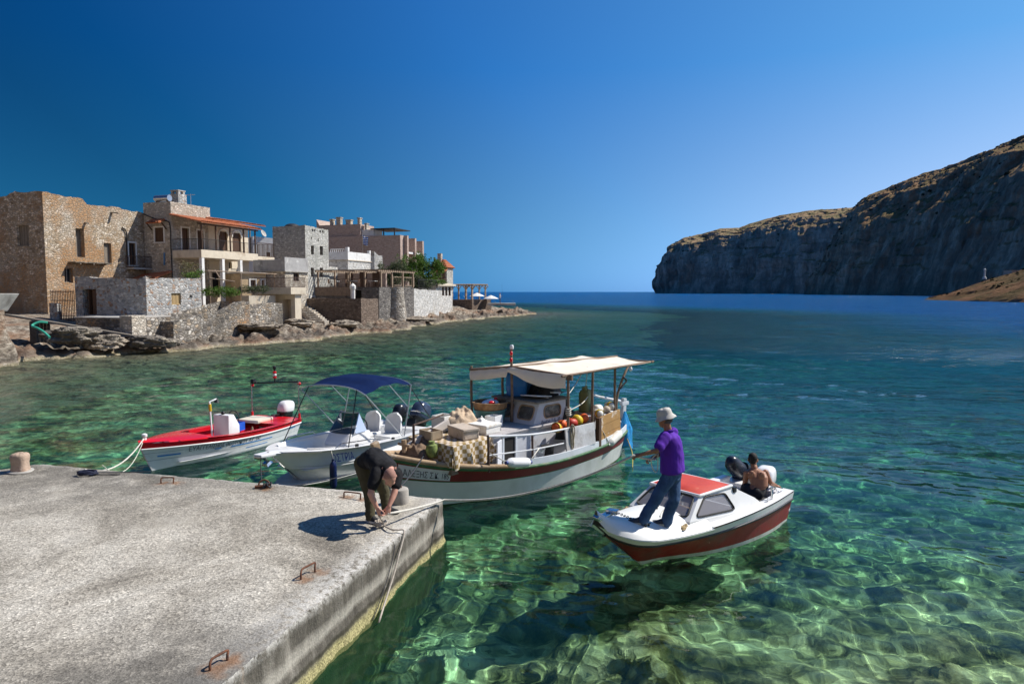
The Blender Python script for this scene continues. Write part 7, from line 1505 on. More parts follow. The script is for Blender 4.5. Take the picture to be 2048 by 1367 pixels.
# ---------------------------------------------------------------- red hulled cabin motorboat
_b = Vector((math.cos(R(42)), math.sin(R(42)), 0)); MM = frame(Vector((2.896, 10.872, -.02)), -_b)
HM = Hull([(0, -2.33, .62, .55, .56, -.20, .12), (.2, -1.4, .72, .64, .555, -.24, 0), (.42, -.38, .755, .58, .56, -.24, -.04), (.6, .45, .73, .37, .575, -.20, -.12), (.7, .92, .685, .18, .59, -.14, -.22), (.8, 1.38, .615, .06, .615, -.08, -.42), (.88, 1.74, .53, .025, .65, -.05, -.62), (.94, 2.02, .37, .015, .71, -.03, -.80), (.98, 2.22, .17, .012, .80, -.02, -.95), (1, 2.32, .04, .01, .87, .0, -1.05)])
mo = thing('motorboat', 'small white and red cabin motorboat with two outboards, nearest boat', 'boat', MM)
M_MRED = pm('hull_red_dull', (.23, .010, .011), .45, .25, 3, .1, 20, .01, dirt=[((.14, .04, .03), 1.3, .52, .68), ((.28, .12, .09), 3, .62, .75, (1, 1, .3))])
mb = HM.shell([(0, .42, 1, 4), (.42, .49, 1, 1), (.49, .86, 0, 6), (.86, 1.0, 2, 2)]); mb.grid([[tuple(HM.P(0, t, sd)) for t in np.linspace(0, 1, 9)] for sd in (-1, 1)], 0)
mb.build('hull', [M_MRED, pm('boot_white', (.50, .52, .48), .5, .12, 3, dirt=((.2, .24, .14), 2, .5, .7)), M_GW2], mo, smooth=50)
mb = HM.rail(0, 1, .020, .86, .006, 0); mb.build('rub_strake', M_BLACK, mo, smooth=60)
CAM_ = .20
def mdeck(x, y):
    q = np.interp(x, HM.t[:, 1], HM.t[:, 0]); e = HM.edge(float(q)); return e.z+.015+CAM_*sstep(-2.2, .6, x)*(1-min(1, abs(y)/max(.05, e.y))**2.4)
mb = MB(); rows = []
for q in np.linspace(.60, 1, 26):
    e = HM.edge(q); rows.append([(e.x, e.y*f, float(mdeck(e.x, e.y*f))+(-.03 if abs(f) == 1 else 0)) for f in np.linspace(-1, 1, 21)])
mb.grid(rows); HM.side_deck(0, .42, .20, mb, dz=.022, drop=.34); HM.side_deck(.42, .605, .20, mb, dz=.022, drop=.08)
mb.build('deck', pm('deck_white', (.74, .74, .72), .45, .05, 2, dirt=((.42, .33, .2), 3.5, .68, .76)), mo, smooth=40)
mb = HM.deck(.02, .50, .30, 0, 0, 20, 5, .16); mb.build('sole', M_INNER, mo, smooth=0)
mb = MB(); mb.bx(-2.30, -.58, .2, -1.98, .58, .585); mb.bx(-2.0, -.56, .2, -1.35, -.22, .50); mb.bx(-1.98, -.22, .16, -1.45, .50, .44); mb.build('stern_bench', M_GW2, mo, smooth=0, bevel=.03)
mb = MB(); mb.bx(-1.96, -.2, .442, -1.0, .53, .47); mb.build('seat_mat', pm('dark_mat', (.035, .035, .04), .9, .2, 4), mo, smooth=0, bevel=.008)
# cabin: eight corner frame, each face holed for its window
zb_ = .66; zt_ = 1.02; B0 = [Vector(v) for v in ((.86, -.56, .72), (.86, .56, .72), (-.62, .60, .57), (-.62, -.60, .57))]; T0 = [Vector(v) for v in ((.42, -.44, 1.02), (.42, .44, 1.02), (-.42, .46, 1.0), (-.42, -.46, 1.0))]
mb = MB(); gl_ = MB(); fr_ = MB()
def cabface(a, b_, c, d, win, r=.06):
    a, b_, c, d = Vector(a), Vector(b_), Vector(c), Vector(d); f = lambda u, v: tuple(a.lerp(b_, u).lerp(d.lerp(c, u), v))
    n = (b_-a).cross(d-a).normalized(); ctr_ = (a+b_+c+d)/4; n = n if n.dot(ctr_-Vector((0, 0, .6))) > 0 else -n
    w = []
    k = len(win)
    for i in range(k):
        p0, p1, p2 = Vector((*win[i-1], 0)), Vector((*win[i], 0)), Vector((*win[(i+1) % k], 0)); A_ = p1+(p0-p1)*.16; C_ = p1+(p2-p1)*.16
        for t in (0, .33, .66, 1): w.append(tuple(((1-t)**2*A_+2*t*(1-t)*p1+t*t*C_)[:2]))
    vs, fs = holed([(0, 0), (1, 0), (1, 1), (0, 1)], w, f); mb.add(vs, fs)
    gl_.add([tuple(Vector(f(u, v))-n*.006) for u, v in w], [tuple(range(len(w)))])
    fr_.tube([tuple(Vector(f(u, v))+n*.004) for u, v in w+w[:1]], .016, 6)
B0b = [v+Vector((0, 0, -.12)) for v in B0]
cabface(B0[0], B0[1], T0[1], T0[0], [(.06, .10), (.94, .10), (.92, .88), (.08, .88)])
for i0, i1 in ((1, 2), (0, 3)): cabface(B0[i0], B0[i1], T0[i1], T0[i0], [(.08, .12), (.86, .13), (.76, .80), (.16, .86)] if 1 else None)
for i in range(4): mb.add([B0[i], B0[(i+1) % 4], B0b[(i+1) % 4], B0b[i]], [(0, 1, 2, 3)])
for sd, (b_, tt) in ((1, (B0[2], T0[2])), (-1, (B0[3], T0[3]))):      # coamings sweeping aft
    mb.add([b_, tt, (-1.05, sd*.55, .70), (-1.25, sd*.56, .575), b_+Vector((0, -sd*.04, 0)), tt+Vector((0, -sd*.04, 0)), (-1.05, sd*.51, .70), (-1.25, sd*.52, .575)], [(0, 1, 2, 3), (4, 7, 6, 5), (1, 5, 6, 2), (2, 6, 7, 3)])
cb = mb.build('cabin', pm('cabin_gelcoat', (.72, .72, .71), .4, .05, 2, dirt=((.45, .4, .33), 2.5, .66, .78)), mo, smooth=0)
gl_.build('window_pane', M_DUSTY, cb, smooth=0); fr_.build('window_seal', M_RUB, cb, smooth=60)
rows = []
for u in np.linspace(0, 1, 14):
    row = []
    for v in np.linspace(-1, 1, 15):
        x = .455-.91*u; y = v*(.455+.015*u); z = 1.012-.012*u+.055*(1-abs(v)**3)*(1-abs(2*u-1)**4); row.append((x, y, z+.012))
    rows.append(row)
mb = MB(); mb.grid(rows); mb.build('cabin_roof', pm('roof_red', (.50, .045, .02), .6, .12, 2.5, .2, 40, .006, dirt=[((.36, .02, .012), 1.2, .5, .7), ((.6, .22, .14), 3, .64, .76)]), mo, smooth=60)
mb = MB(); mb.tube([tuple(Vector(p_)-Vector((0, 0, .012))) for p_ in rows[0]]+[tuple(Vector(r[-1])-Vector((0, 0, .012))) for r in rows[1:]]+[tuple(Vector(p_)-Vector((0, 0, .012))) for p_ in rows[-1][::-1]]+[tuple(Vector(r[0])-Vector((0, 0, .012))) for r in rows[::-1][1:]], .024, 8); mb.build('roof_edge', M_GW2, mo, smooth=60)
mb = MB(); mb.lathe([(.04, 0), (.03, .02), (.03, .09), (.05, .1), (.05, .13), (.02, .14)], 12, (-.12, -.30, 1.06)); mb.build('nav_light', M_GW2, mo, smooth=50)
mb = MB(); mb.box((-.50, .49, .93), (.08, .05, .09)); mb.build('deck_lamp', M_BLACK, mo, smooth=0, bevel=.008)
mb = MB(); mb.bx(-.6, -.5, .2, -.56, .5, .62); mb.build('bulkhead', M_INNER, mo, smooth=0)
mb = MB(); mb.bx(-.3, -.42, .34, .35, -.12, .52); mb.bx(-.5, .12, .34, .2, .44, .46); mb.build('berth', pm('berth_tan', (.42, .30, .19), .8, .2, 3), mo, smooth=0, bevel=.02)
mb = MB(); mb.bx(.55, -.3, .5, .60, .05, .86); mb.build('curtain', pm('grey_curtain', (.35, .34, .35), .9, .15, 6), mo, smooth=0)
for x_, y_ in ((1.62, .36), (-2.05, .50), (1.95, -.22), (.96, .02)):
    mb = MB(); z = float(mdeck(x_, y_)); mb.box((x_+.03, y_, z+.015), (.02, .02, .03)); mb.box((x_-.03, y_, z+.015), (.02, .02, .03)); mb.tube([(x_-.07, y_, z+.035), (x_+.07, y_, z+.035)], .010, 6); mb.build('cleat', M_CHROME if y_ > .4 else M_BLACK, mo)
z = float(mdeck(2.1, 0)); mb = MB(); mb.box((2.16, .02, z+.02), (.34, .12, .03), 0, 0, None, 1, 0, .12); mb.box((2.0, .03, z+.05), (.12, .16, .06), .2); mb.lathe([(.035, -.05), (.035, .05)], 10, (2.32, .02, z+.03), axis=(0, 1, 0)); mb.build('bow_roller', M_CHROME, mo, smooth=30, bevel=.006)
mb = MB(); A_, B_ = Vector((1.95, .05, z+.02)), Vector((1.74, .20, float(mdeck(1.74, .2))+.02))
for i in range(7): c_ = A_.lerp(B_, i/6); mb.tube([c_+Vector((.022*math.cos(a), .014*math.sin(a)*(i % 2), .014*math.sin(a)*((i+1) % 2)+.01)) for a in np.linspace(0, 2*math.pi, 9)], .006, 5)
mb.build('anchor_chain', M_BLKI, mo)
mb = MB(); mb.tube([(-1.55, .60, .56), (-1.53, .60, .80)], .018, 8); mb.tube([(-1.38, .62, .57), (-1.36, .62, .64), (-1.44, .62, .64)], .012, 6); mb.build('rod_holder', M_CHROME, mo)
mb = MB(); mb.tube([(-1.72, .52, .58), (-1.78, .5, .66), (-1.95, .46, .66), (-2.0, .46, .60)], .012, 6); mb.build('grab_handle', M_CHROME, mo)
outboard(mo, Matrix.Translation((-2.36, .0, .40)) @ Matrix.Rotation(.25, 4, 'Z'), M_GW2, 0, .86, None, (.52, .40, .36), 5)
outboard(mo, Matrix.Translation((-2.36, -.42, .47)), gloss('charcoal_hood', (.022, .026, .038), .3), R(62), .88, None, (.36, .30, .60), 2.6)
mb = MB(); mb.bx(-2.0, -.60, .40, -1.2, -.44, .70); mb.build('side_locker', M_GW2, mo, smooth=0, bevel=.04)
rp = [Vector((-.12, -.30, 1.13)), Vector((.02, -.24, 1.10)), Vector((.22, -.06, 1.095)), Vector((.40, .06, 1.09)), Vector((.50, .10, 1.06)), Vector((.72, .12, .86)), Vector((.95, .14, .80)), Vector((1.18, .26, .80))]
rope('deck_rope', 'white rope lying over the red cabin roof of the motorboat', [MM @ p for p in rp], .012, M_ROPEW)
rp = [Vector((-.12, -.27, 1.12)), Vector((.05, -.32, 1.09)), Vector((.25, -.18, 1.09)), Vector((.46, -.05, 1.07))]
rope('deck_rope', 'second shorter white rope on the red cabin roof', [MM @ p for p in rp], .012, M_ROPEW)
clothlump('dry_weed', 'tuft of dry weed on the near foredeck corner of the motorboat', onboat(MM, .98, .54, float(mdeck(.98, .54)), .3), .13, .05, .035, pm('dry_weed', (.30, .22, .11), .95, .4, 20), 5, 'weed')
clothlump('dry_weed', 'tuft of dry weed on the far foredeck corner of the motorboat', onboat(MM, .92, -.58, float(mdeck(.92, -.58)), .3), .11, .05, .035, pm('dry_weed_far', (.30, .22, .11), .95, .4, 20), 6, 'weed')
# ================================================================ PIER FITTINGS
PIERZ = .735
def staple(label, px0, py0, px1, py1, h, mat, seed):
    a, b_ = G(px0, py0, PIERZ), G(px1, py1, PIERZ); c = (a+b_)/2; t_ = thing('mooring_staple', label, 'mooring ring', Matrix.Translation(c), 'iron staples in the pier'); a, b_ = a-c, b_-c
    U = Vector((0, 0, h*.8)); lean = Vector((0, .03, 0)); r_ = random.Random(seed)
    P = [a-Vector((0, 0, .06)), a+U*.5, a+U*.86+lean*.6, a.lerp(b_, .10)+U+lean, a.lerp(b_, .5)+U*1.02+lean, a.lerp(b_, .90)+U+lean, b_+U*.86+lean*.6, b_+U*.5, b_-Vector((0, 0, .06))]
    mb = MB(); mb.tube(spline(P, 5), .012, 8); mb.build('bar', mat, t_); return t_
M_RUST = pm('rust_heavy', (.15, .06, .03), .9, .5, 14, .8, 80, .004, dirt=((.07, .035, .025), 10, .5, .65))
M_RUSTS = pm('rust_stain', (.26, .17, .11), .95, .3, 10)
staple('thin rusty staple in the back edge of the pier below the red boat', 322, 966, 347, 966, .12, M_RUST, 1)
staple('rusty staple near the bending man and the round weight', 688, 993, 721, 997, .10, M_RUST, 2)
staple('bent rusty staple in the middle of the pier edge side', 602, 1157, 630, 1142, .13, M_RUST, 3)
staple('rusty staple nearest the camera at the pier edge', 420, 1340, 455, 1320, .11, M_RUST, 4)
c = G(528, 975, PIERZ); t_ = thing('mooring_ring', 'rusty iron mooring ring knotted with dark rope', 'mooring ring', Matrix.Translation(c)); mb = MB(); mb.tube([(.09*math.cos(a), .03*math.sin(a), .06+.07*math.sin(a)) for a in np.linspace(0, 2*math.pi, 17)], .015, 6); mb.box((-.05, 0, .02), (.2, .08, .05), .3); mb.build('ring', M_RUST, t_, smooth=40)
mb = MB(); mb.tube([(.06+.05*math.cos(a)+.02*math.sin(a*2.7), .05*math.sin(a*1.3), .05+.035*math.sin(a*1.9)) for a in np.linspace(0, 8*math.pi, 70)], .011, 6); mb.build('knot', M_ROPED, t_, smooth=180)
c = G(175, 950, PIERZ); t_ = thing('rope_coil', 'dark blue tangled rope coil at the back edge of the pier', 'rope', Matrix.Translation(c)); mb = MB(); rr = random.Random(3); P = []
for k_ in range(60): a = k_*1.05; r_ = .09+.06*rr.random(); P.append((r_*1.3*math.cos(a), r_*.8*math.sin(a), .02+.10*rr.random()*(1-(r_/.2)**2)))
mb.tube(spline(P, 4), .013, 6); mb.build('coil', pm('blue_black_rope', (.014, .018, .045), .9, .4, 20), t_, smooth=180)
mb = MB(); mb.tube(spline([(.15, .02, .05), (.4, .09, .03), (.8, .16, .02), (1.05, .22, .01)], 5), .010, 6); mb.tube(spline([(.12, -.04, .03), (.35, -.02, .02), (.6, .0, .015)], 5), .010, 6); mb.build('rope_end', M_ROPED, t_, smooth=180)
c = G(41, 941, PIERZ); t_ = thing('bollard', 'squat pinkish stone bollard at the far left corner of the pier', 'bollard', Matrix.Translation(c)); rows = []; an = np.linspace(0, 2*math.pi, 44, endpoint=False)
for z, k_ in ((-.03, .97), (.05, 1.0), (.1, .93), (.2, .92), (.29, .99), (.36, 1.0), (.40, .90), (.425, .66), (.43, .02)):
    r_ = (np.abs(np.cos(an))**3.2+np.abs(np.sin(an))**3.2)**(-1/3.2); rows.append(np.stack([.235*k_*r_*np.cos(an)*(1+.06*fbm(np.cos(an)*2, np.sin(an)*2, z*5, 3, 4)), .215*k_*r_*np.sin(an), 0*an+z+.012*fbm(np.cos(an)*3, np.sin(an)*3, z, 2, 6)], -1))
mb = MB(); mb.grid(np.array(rows)*np.array([.62, .62, .80]), closed=True); mb.build('block', pm('pink_stone', (.42, .31, .23), .9, .2, 5, .6, 22, .02, dirt=[((.27, .13, .08), 2.6, .55, .7), ((.62, .56, .48), 3, .58, .72)]), t_, smooth=50)
mb = MB(); mb.lathe([(.22, 0), (.21, .02), (.02, .025)], 24, (0, 0, -.01)); mb.build('base', M_CON, t_, smooth=30)
c = G(797, 1008, PIERZ); t_ = thing('concrete_weight', 'round concrete mooring weight behind the bending man', 'mooring weight', Matrix.Translation(c+Vector((0, .1, 0)))); mb = MB(); mb.lathe([(.145, -.02), (.15, .03), (.145, .2), (.138, .225), (.12, .235), (.02, .24)], 30); mb.build('drum', pm('weight_concrete', (.36, .33, .29), .9, .16, 6, .5, 40, .01, dirt=((.2, .18, .15), 2.5, .55, .72)), t_, smooth=40)
mb = MB(); mb.tube([(-.03, 0, .22), (-.03, .0, .27), (0, .01, .30), (.03, 0, .27), (.03, 0, .22)], .01, 6); mb.build('eye_bolt', M_RUST, t_)

# ================================================================ PEOPLE
def skinmat(name, col): return pm(name, col, .5, .12, 9, .15, 60, .003, spec=.35)
def J(px, py, Y): return D(px, py, Y)
def limb(mb, pts, radii, n=14):
    """tapered limb with rounded ends"""
    P = [Vector(p) for p in pts]; k = 5; C_ = []; RR = []
    for i in range(len(P)-1):
        for j in range(k):
            t = j/k; C_.append(P[i].lerp(P[i+1], t)); RR.append(radii[i]+(radii[i+1]-radii[i])*t)
    C_.append(P[-1]); RR.append(radii[-1]); a = (C_[0]-C_[1]).normalized(); b_ = (C_[-1]-C_[-2]).normalized(); r0, r1 = RR[0], RR[-1]
    C2 = [C_[0]+a*r0*.98, C_[0]+a*r0*.8, C_[0]+a*r0*.45]+C_+[C_[-1]+b_*r1*.45, C_[-1]+b_*r1*.8, C_[-1]+b_*r1*.98]; R2 = [r0*.15, r0*.6, r0*.9]+RR+[r1*.9, r1*.6, r1*.15]
    mb.tube(C2, R2, n)
def trunk(mb, secs, n=22):
    """secs: (centre, side vector, front vector) rings, closed by small caps"""
    rows = []
    def ring(c, s, f, k): return [tuple(Vector(c)+Vector(s)*math.cos(a)*k*(abs(math.cos(a))**-.12 if abs(math.cos(a)) > .05 else 1)+Vector(f)*math.sin(a)*k) for a in np.linspace(0, 2*math.pi, n, endpoint=False)]
    c0, c1 = Vector(secs[0][0]), Vector(secs[1][0]); e = (c0-c1).normalized()
    rows.append(ring(c0+e*.03, secs[0][1], secs[0][2], .7))
    for s in secs: rows.append(ring(*s, 1))
    c0, c1 = Vector(secs[-1][0]), Vector(secs[-2][0]); e = (c0-c1).normalized(); rows.append(ring(c0+e*.03, secs[-1][1], secs[-1][2], .6))
    mb.grid(rows, closed=True); mb.add(rows[0], [tuple(range(n-1, -1, -1))]); mb.add(rows[-1], [tuple(range(n))])
def head(mb, c, face, up, s=1.0):
    """c centre of the skull; face: direction the nose points"""
    f = Vector(face).normalized(); u = Vector(up); u = (u-f*u.dot(f)).normalized(); r = f.cross(u); Mh = Matrix((( *f, 0), (*r, 0), (*u, 0), (0, 0, 0, 1))).transposed(); Mh.translation = Vector(c)
    Mh = Mh @ Matrix.Scale(s, 4)
    mb.ell((-.012, 0, .03), (.100, .078, .098), 20, 0, Mh); mb.ell((.035, 0, -.045), (.066, .058, .075), 18, 0, Mh); mb.ell((.060, 0, -.088), (.036, .036, .030), 14, 0, Mh)
    mb.ell((.083, 0, .022), (.022, .055, .016), 12, 0, Mh); mb.tube([(.090, 0, .018), (.112, 0, -.018), (.098, 0, -.028)], [.010, .016, .012], 8, 0, Mh); mb.ell((.092, 0, -.058), (.014, .028, .008), 10, 0, Mh); mb.ell((.088, 0, -.070), (.014, .024, .008), 10, 0, Mh)
    for sd in (1, -1): mb.ell((-.008, sd*.082, -.005), (.026, .012, .036), 12, 0, Mh, (0, 0, sd*.35)); mb.ell((.07, sd*.045, -.022), (.024, .022, .02), 10, 0, Mh)
    return Mh
def eyes(Mh, parent):
    mb = MB()
    for sd in (1, -1): mb.ell((.088, sd*.031, .004), (.011, .014, .010), 12, 0, Mh)
    mb.build('eyes', pm('eye_'+str(len(MATS)), (.10, .07, .05), .2, .2, 40), parent)
def hand(mb, wrist, dirv, back, thumbside, curl=.6, s=1.0, spread=.12):
    """palm, four bent fingers of different length and a thumb from the side of the palm; back: normal of the back of the hand"""
    d = Vector(dirv).normalized(); b_ = Vector(back); b_ = (b_-d*b_.dot(d)).normalized(); t_ = d.cross(b_)*(1 if thumbside > 0 else -1); w = Vector(wrist)
    Mp = Matrix(((*d, 0), (*t_, 0), (*b_, 0), (0, 0, 0, 1))).transposed(); Mp.translation = w; Mp = Mp @ Matrix.Scale(s, 4)
    mb.ell((.048, 0, 0), (.056, .041, .019), 16, 0, Mp); mb.ell((.078, 0, -.002), (.026, .042, .016), 14, 0, Mp); mb.ell((.03, .026, -.008), (.036, .020, .017), 12, 0, Mp)
    for k_, (y, L) in enumerate(((.031, .072), (.0105, .081), (-.0105, .075), (-.031, .058))):
        p = Vector((.092, y, 0)); a = -.15; pts = [p-Vector((.02, 0, 0)), p]
        for seg, f in enumerate((.46, .30, .24)):
            a -= curl*(.75+.22*seg+.06*k_); p = p+Vector((math.cos(a)*L*f, (y/.031)*spread*L*f*.25, math.sin(a)*L*f)); pts.append(p)
        mb.tube(pts+[pts[-1]+(pts[-1]-pts[-2]).normalized()*.006], [.0105, .0105, .0098, .009, .0082, .003], 8, 0, Mp)
    pts = [Vector((.018, .022, -.004)), Vector((.044, .046, -.014)), Vector((.070, .054, -.030)), Vector((.090, .050, -.044))]; mb.tube(pts+[pts[-1]+Vector((.006, -.001, -.004))], [.013, .0125, .011, .009, .003], 8, 0, Mp)
def shoe(name, heel, toe, parent, mats, s=1.0):
    heel, toe = Vector(heel), Vector(toe); d = toe-heel; L = d.length; Ms = frame(heel, d); mb = MB(); rows = []
    for u in np.linspace(0, 1, 15):
        w = .036+.014*math.sin(min(1, u*1.1)*math.pi*.75); w *= (1 if u < .86 else math.sqrt(max(.05, 1-((u-.86)/.15)**2))); w *= (1 if u > .08 else .75); h = .085-.045*sstep(.3, .75, u)-.012*sstep(.8, 1, u)
        rows.append([(u*L, w*1.02*math.cos(a), .022+max(0, math.sin(a))*float(h)) for a in np.linspace(0, math.pi, 11)])
    mb.grid(rows); mb.add(rows[0], [tuple(range(11))]); mb.add(rows[-1], [tuple(range(11))]); sh = mb.build(name, mats[0], parent, smooth=50, M=Ms)
    mb = MB(); rows2 = [[(r[0][0]+(.006 if i > 12 else -.004 if i == 0 else 0), (r[0][1])*1.12, z) for z in (0, .026)]+[(r[0][0]+(.006 if i > 12 else 0), r[-1][1]*1.12, z) for z in (.026, 0)] for i, r in enumerate(rows)]
    mb.grid(rows2, closed=True); mb.add(rows2[0], [(0, 1, 2, 3)]); mb.add(rows2[-1], [(3, 2, 1, 0)]); mb.build('sole', mats[1], sh, smooth=30); return sh
def wr(amp, f, seed): return lambda co: amp*fbm(co[:, 0]*f, co[:, 1]*f, co[:, 2]*f*.6, 3, seed)

# ---------------- man in purple shirt standing on the bow
M_SK1 = skinmat('skin_tanned', (.30, .145, .085)); M_PURP = pm('purple_cotton', (.10, .026, .35), .9, .14, 6, .3, 30, .008, spec=.2); M_JEAN = pm('blue_denim', (.05, .095, .19), .9, .3, 7, .4, 90, .004, dirt=((.12, .20, .34), 3.5, .56, .75), spec=.2)  # paler denim patches put sunlit tone into the colour
f1 = MM @ Vector((1.66, .29, float(mdeck(1.66, .29)))); f2 = MM @ Vector((1.30, .43, float(mdeck(1.30, .43))))
org = (f1+f2)/2; p1_ = thing('person', 'man in purple polo shirt, jeans and pale bucket hat standing on the motorboat bow', 'person', Matrix.Translation(org)); O = lambda v: Vector(v)-org
Yc = 9.72
face = Vector((-.86, .50, -.05)).normalized(); side = Vector((-.50, -.86, 0)).normalized()     # side: towards his left
hc = O(J(1330, 838, Yc)); nk = O(J(1338, 862, Yc+.02)); ch = O(J(1343, 884, Yc+.03)); wa = O(J(1344, 915, Yc+.03)); pe = O(J(1343, 944, Yc+.02)); up = Vector((0, 0, 1))
shL = nk+side*.185+Vector((0, 0, -.055)); shR = nk-side*.185+Vector((0, 0, -.055))
elL = O(J(1313, 901, 9.44)); wrL = O(J(1280, 909, 9.46)); elR = O(J(1330, 903, 9.97)); wrR = O(J(1304, 915, 9.90))
kn1 = O(J(1311, 1000, 9.58)); kn2 = O(J(1348, 1002, 9.70)); an1 = f1-org+Vector((.02, 0, .09)); an2 = f2-org+Vector((.02, 0, .09)); hi1 = pe+side*.09; hi2 = pe-side*.09
mb = MB(); Mh = head(mb, hc, face+Vector((0, 0, -.10)), up, .98); limb(mb, [nk+Vector((0, 0, -.04)), hc+Vector((0, 0, -.06))-face*.02], [.060, .054])
trunk(mb, [(pe, side*.15, face*.11), (wa, side*.14, face*.105), (ch, side*.165, face*.115), (nk+Vector((0, 0, -.05)), side*.15, face*.085)])
for s_, e_, w_ in ((shL, elL, wrL), (shR, elR, wrR)): limb(mb, [s_, e_, w_], [.050, .040, .026])
for h_, k_, a_ in ((hi1, kn1, an1), (hi2, kn2, an2)): limb(mb, [h_, k_, a_], [.078, .052, .036])
hand(mb, wrL, (wrL-elL), (.1, -.5, .8), 1, .95); hand(mb, wrR, (wrR-elR), (.1, .5, .8), -1, .95)
organic('body', mb, M_SK1, p1_, .0075, 3); eyes(Mh, p1_)
mb = MB(); trunk(mb, [(pe+Vector((.012, 0, .015)), side*.205, face*.168), (wa+Vector((.0, 0, .06)), side*.192, face*.158), (wa.lerp(ch, .5), side*.192, face*.155), (ch, side*.198, face*.148), (ch.lerp(nk, .55), side*.195, face*.130), (nk+Vector((0, 0, -.035)), side*.13, face*.09), (nk+Vector((0, 0, .0)), side*.072, face*.066)])
for s_, e_ in ((shL, elL), (shR, elR)): limb(mb, [s_, s_.lerp(e_, .70)], [.084, .080])
organic('polo_shirt', mb, M_PURP, p1_, .011, 4, lambda co: .011*fbm(co[:, 0]*5+co[:, 2]*2, co[:, 1]*5, co[:, 2]*2.2, 3, 3)+.004*fbm(co[:, 0]*16, co[:, 1]*16, co[:, 2]*9, 2, 8))
mb = MB(); cr = [tuple(nk+Vector((0, 0, .012))+side*.072*math.cos(a)+face*.066*math.sin(a)+Vector((0, 0, .012*math.sin(a+math.pi)))) for a in np.linspace(0, 2*math.pi, 25)]; mb.tube(cr, .016, 8); mb.build('collar', M_PURP, p1_)
mb = MB(); trunk(mb, [(pe+Vector((0, 0, -.10)), side*.165, face*.135), (pe, side*.172, face*.140), (pe+Vector((0, 0, .08)), side*.165, face*.135)])
for h_, k_, a_ in ((hi1, kn1, an1), (hi2, kn2, an2)): limb(mb, [h_+Vector((0, 0, -.04)), h_.lerp(k_, .5), k_, k_.lerp(a_, .6), a_+Vector((0, 0, -.045))], [.112, .100, .083, .078, .080])
organic('jeans', mb, M_JEAN, p1_, .011, 4, lambda co: .010*fbm(co[:, 0]*6, co[:, 1]*6, co[:, 2]*5, 3, 5)+.005*fbm(co[:, 0]*12, co[:, 1]*12, co[:, 2]*22*np.clip(1.1-co[:, 2], .3, 1), 2, 15))
M_SHO = pm('grey_shoe', (.05, .055, .07), .8, .3, 12); M_SOL = pm('pale_sole', (.42, .40, .36), .8, .1, 12)
for ff_, dv in ((f1, Vector((-.97, .12, 0))), (f2, Vector((-.95, .25, 0)))): zz = Vector((0, 0, .004)); shoe('shoe', ff_-org+zz-dv*.08, ff_-org+zz+dv*.20, p1_, (M_SHO, M_SOL))
M_HAT = pm('hat_cotton', (.55, .53, .48), .9, .12, 8, .3, 40, .004)
u_ = up; hM = Mh @ Matrix.Translation((-.008, 0, .035)) @ Matrix.Rotation(R(10), 4, 'Y')
mb = MB(); prof = [(.150, -.035), (.138, -.012), (.112, .018), (.106, .04), (.103, .085), (.09, .112), (.055, .126), (.005, .130)]; n = 30; rows = []
for r_, z in prof: rows.append([(r_*1.10*math.cos(a), r_*.94*math.sin(a), z+.006*math.sin(a*5+z*60)) for a in np.linspace(0, 2*math.pi, n, endpoint=False)])
mb.grid(rows, closed=True); mb.build('bucket_hat', M_HAT, p1_, smooth=60, M=hM)
hair_ = MB(); hair_.ell((-.035, 0, -.005), (.078, .083, .07), 16, 0, Mh); hair_.build('hair', pm('grey_hair', (.10, .09, .085), .9, .3, 30), p1_)
# ---------------- man in black bending over the rope on the pier
M_SK2 = skinmat('skin_pink', (.52, .27, .20)); M_BLK = pm('black_cotton', (.012, .012, .014), .9, .3, 6, .3, 40, .006, spec=.25); M_KHA = pm('olive_trousers', (.075, .066, .038), .9, .18, 6, .4, 30, .008, spec=.2)
fA = G(742, 1044, PIERZ); fB = G(776, 1024, PIERZ); org = Vector((fA.x, fA.y, PIERZ)); p2_ = thing('person', 'bald man in black t-shirt and olive trousers bending over a rope on the pier', 'person', Matrix.Translation(org)); O = lambda v: Vector(v)-org
Y0 = fA.y
pe = O(J(733, 924, Y0+.30)); ch = O(J(762, 928, Y0+.02)); nk = O(J(779, 937, Y0-.14)); hc = O(J(780, 950, Y0-.30)); mid = O(J(747, 917, Y0+.16))
shA = O(J(754, 944, Y0-.20)); elA = O(J(741, 987, Y0-.34)); wrA = O(J(754, 1015, Y0-.32)); shB = O(J(795, 946, Y0+.06)); elB = O(J(789, 985, Y0-.10)); wrB = O(J(778, 1012, Y0-.22))
spine = (nk-pe).normalized(); sd = (shA-shB).normalized(); nrm = spine.cross(sd).normalized(); nrm = nrm if nrm.z < 0 else -nrm     # towards the chest
hiA = pe+sd*.09+Vector((0, 0, -.02)); hiB = pe-sd*.09+Vector((.03, 0, -.02)); knA = O(J(738, 985, Y0+.12)); knB = O(J(769, 983, fB.y+.06)); anA = fA-org+Vector((-.01, .02, .09)); anB = fB-org+Vector((-.03, .02, .09))
mb = MB(); fd = Vector((.16, -.22, -.96)); Mh = head(mb, hc+Vector((0, -.03, -.02)), fd, Vector((.30, -.85, .30)), 1.10); limb(mb, [nk, hc], [.066, .058])
trunk(mb, [(pe, sd*.15, nrm*.12), (mid, sd*.15, nrm*.115), (ch, sd*.17, nrm*.12), (nk, sd*.13, nrm*.085)])
for s_, e_, w_ in ((shA, elA, wrA), (shB, elB, wrB)): limb(mb, [s_, e_, e_.lerp(w_, .35), w_], [.056, .046, .044, .029])
for h_, k_, a_ in ((hiA, knA, anA), (hiB, knB, anB)): limb(mb, [h_, k_, a_], [.08, .055, .038])
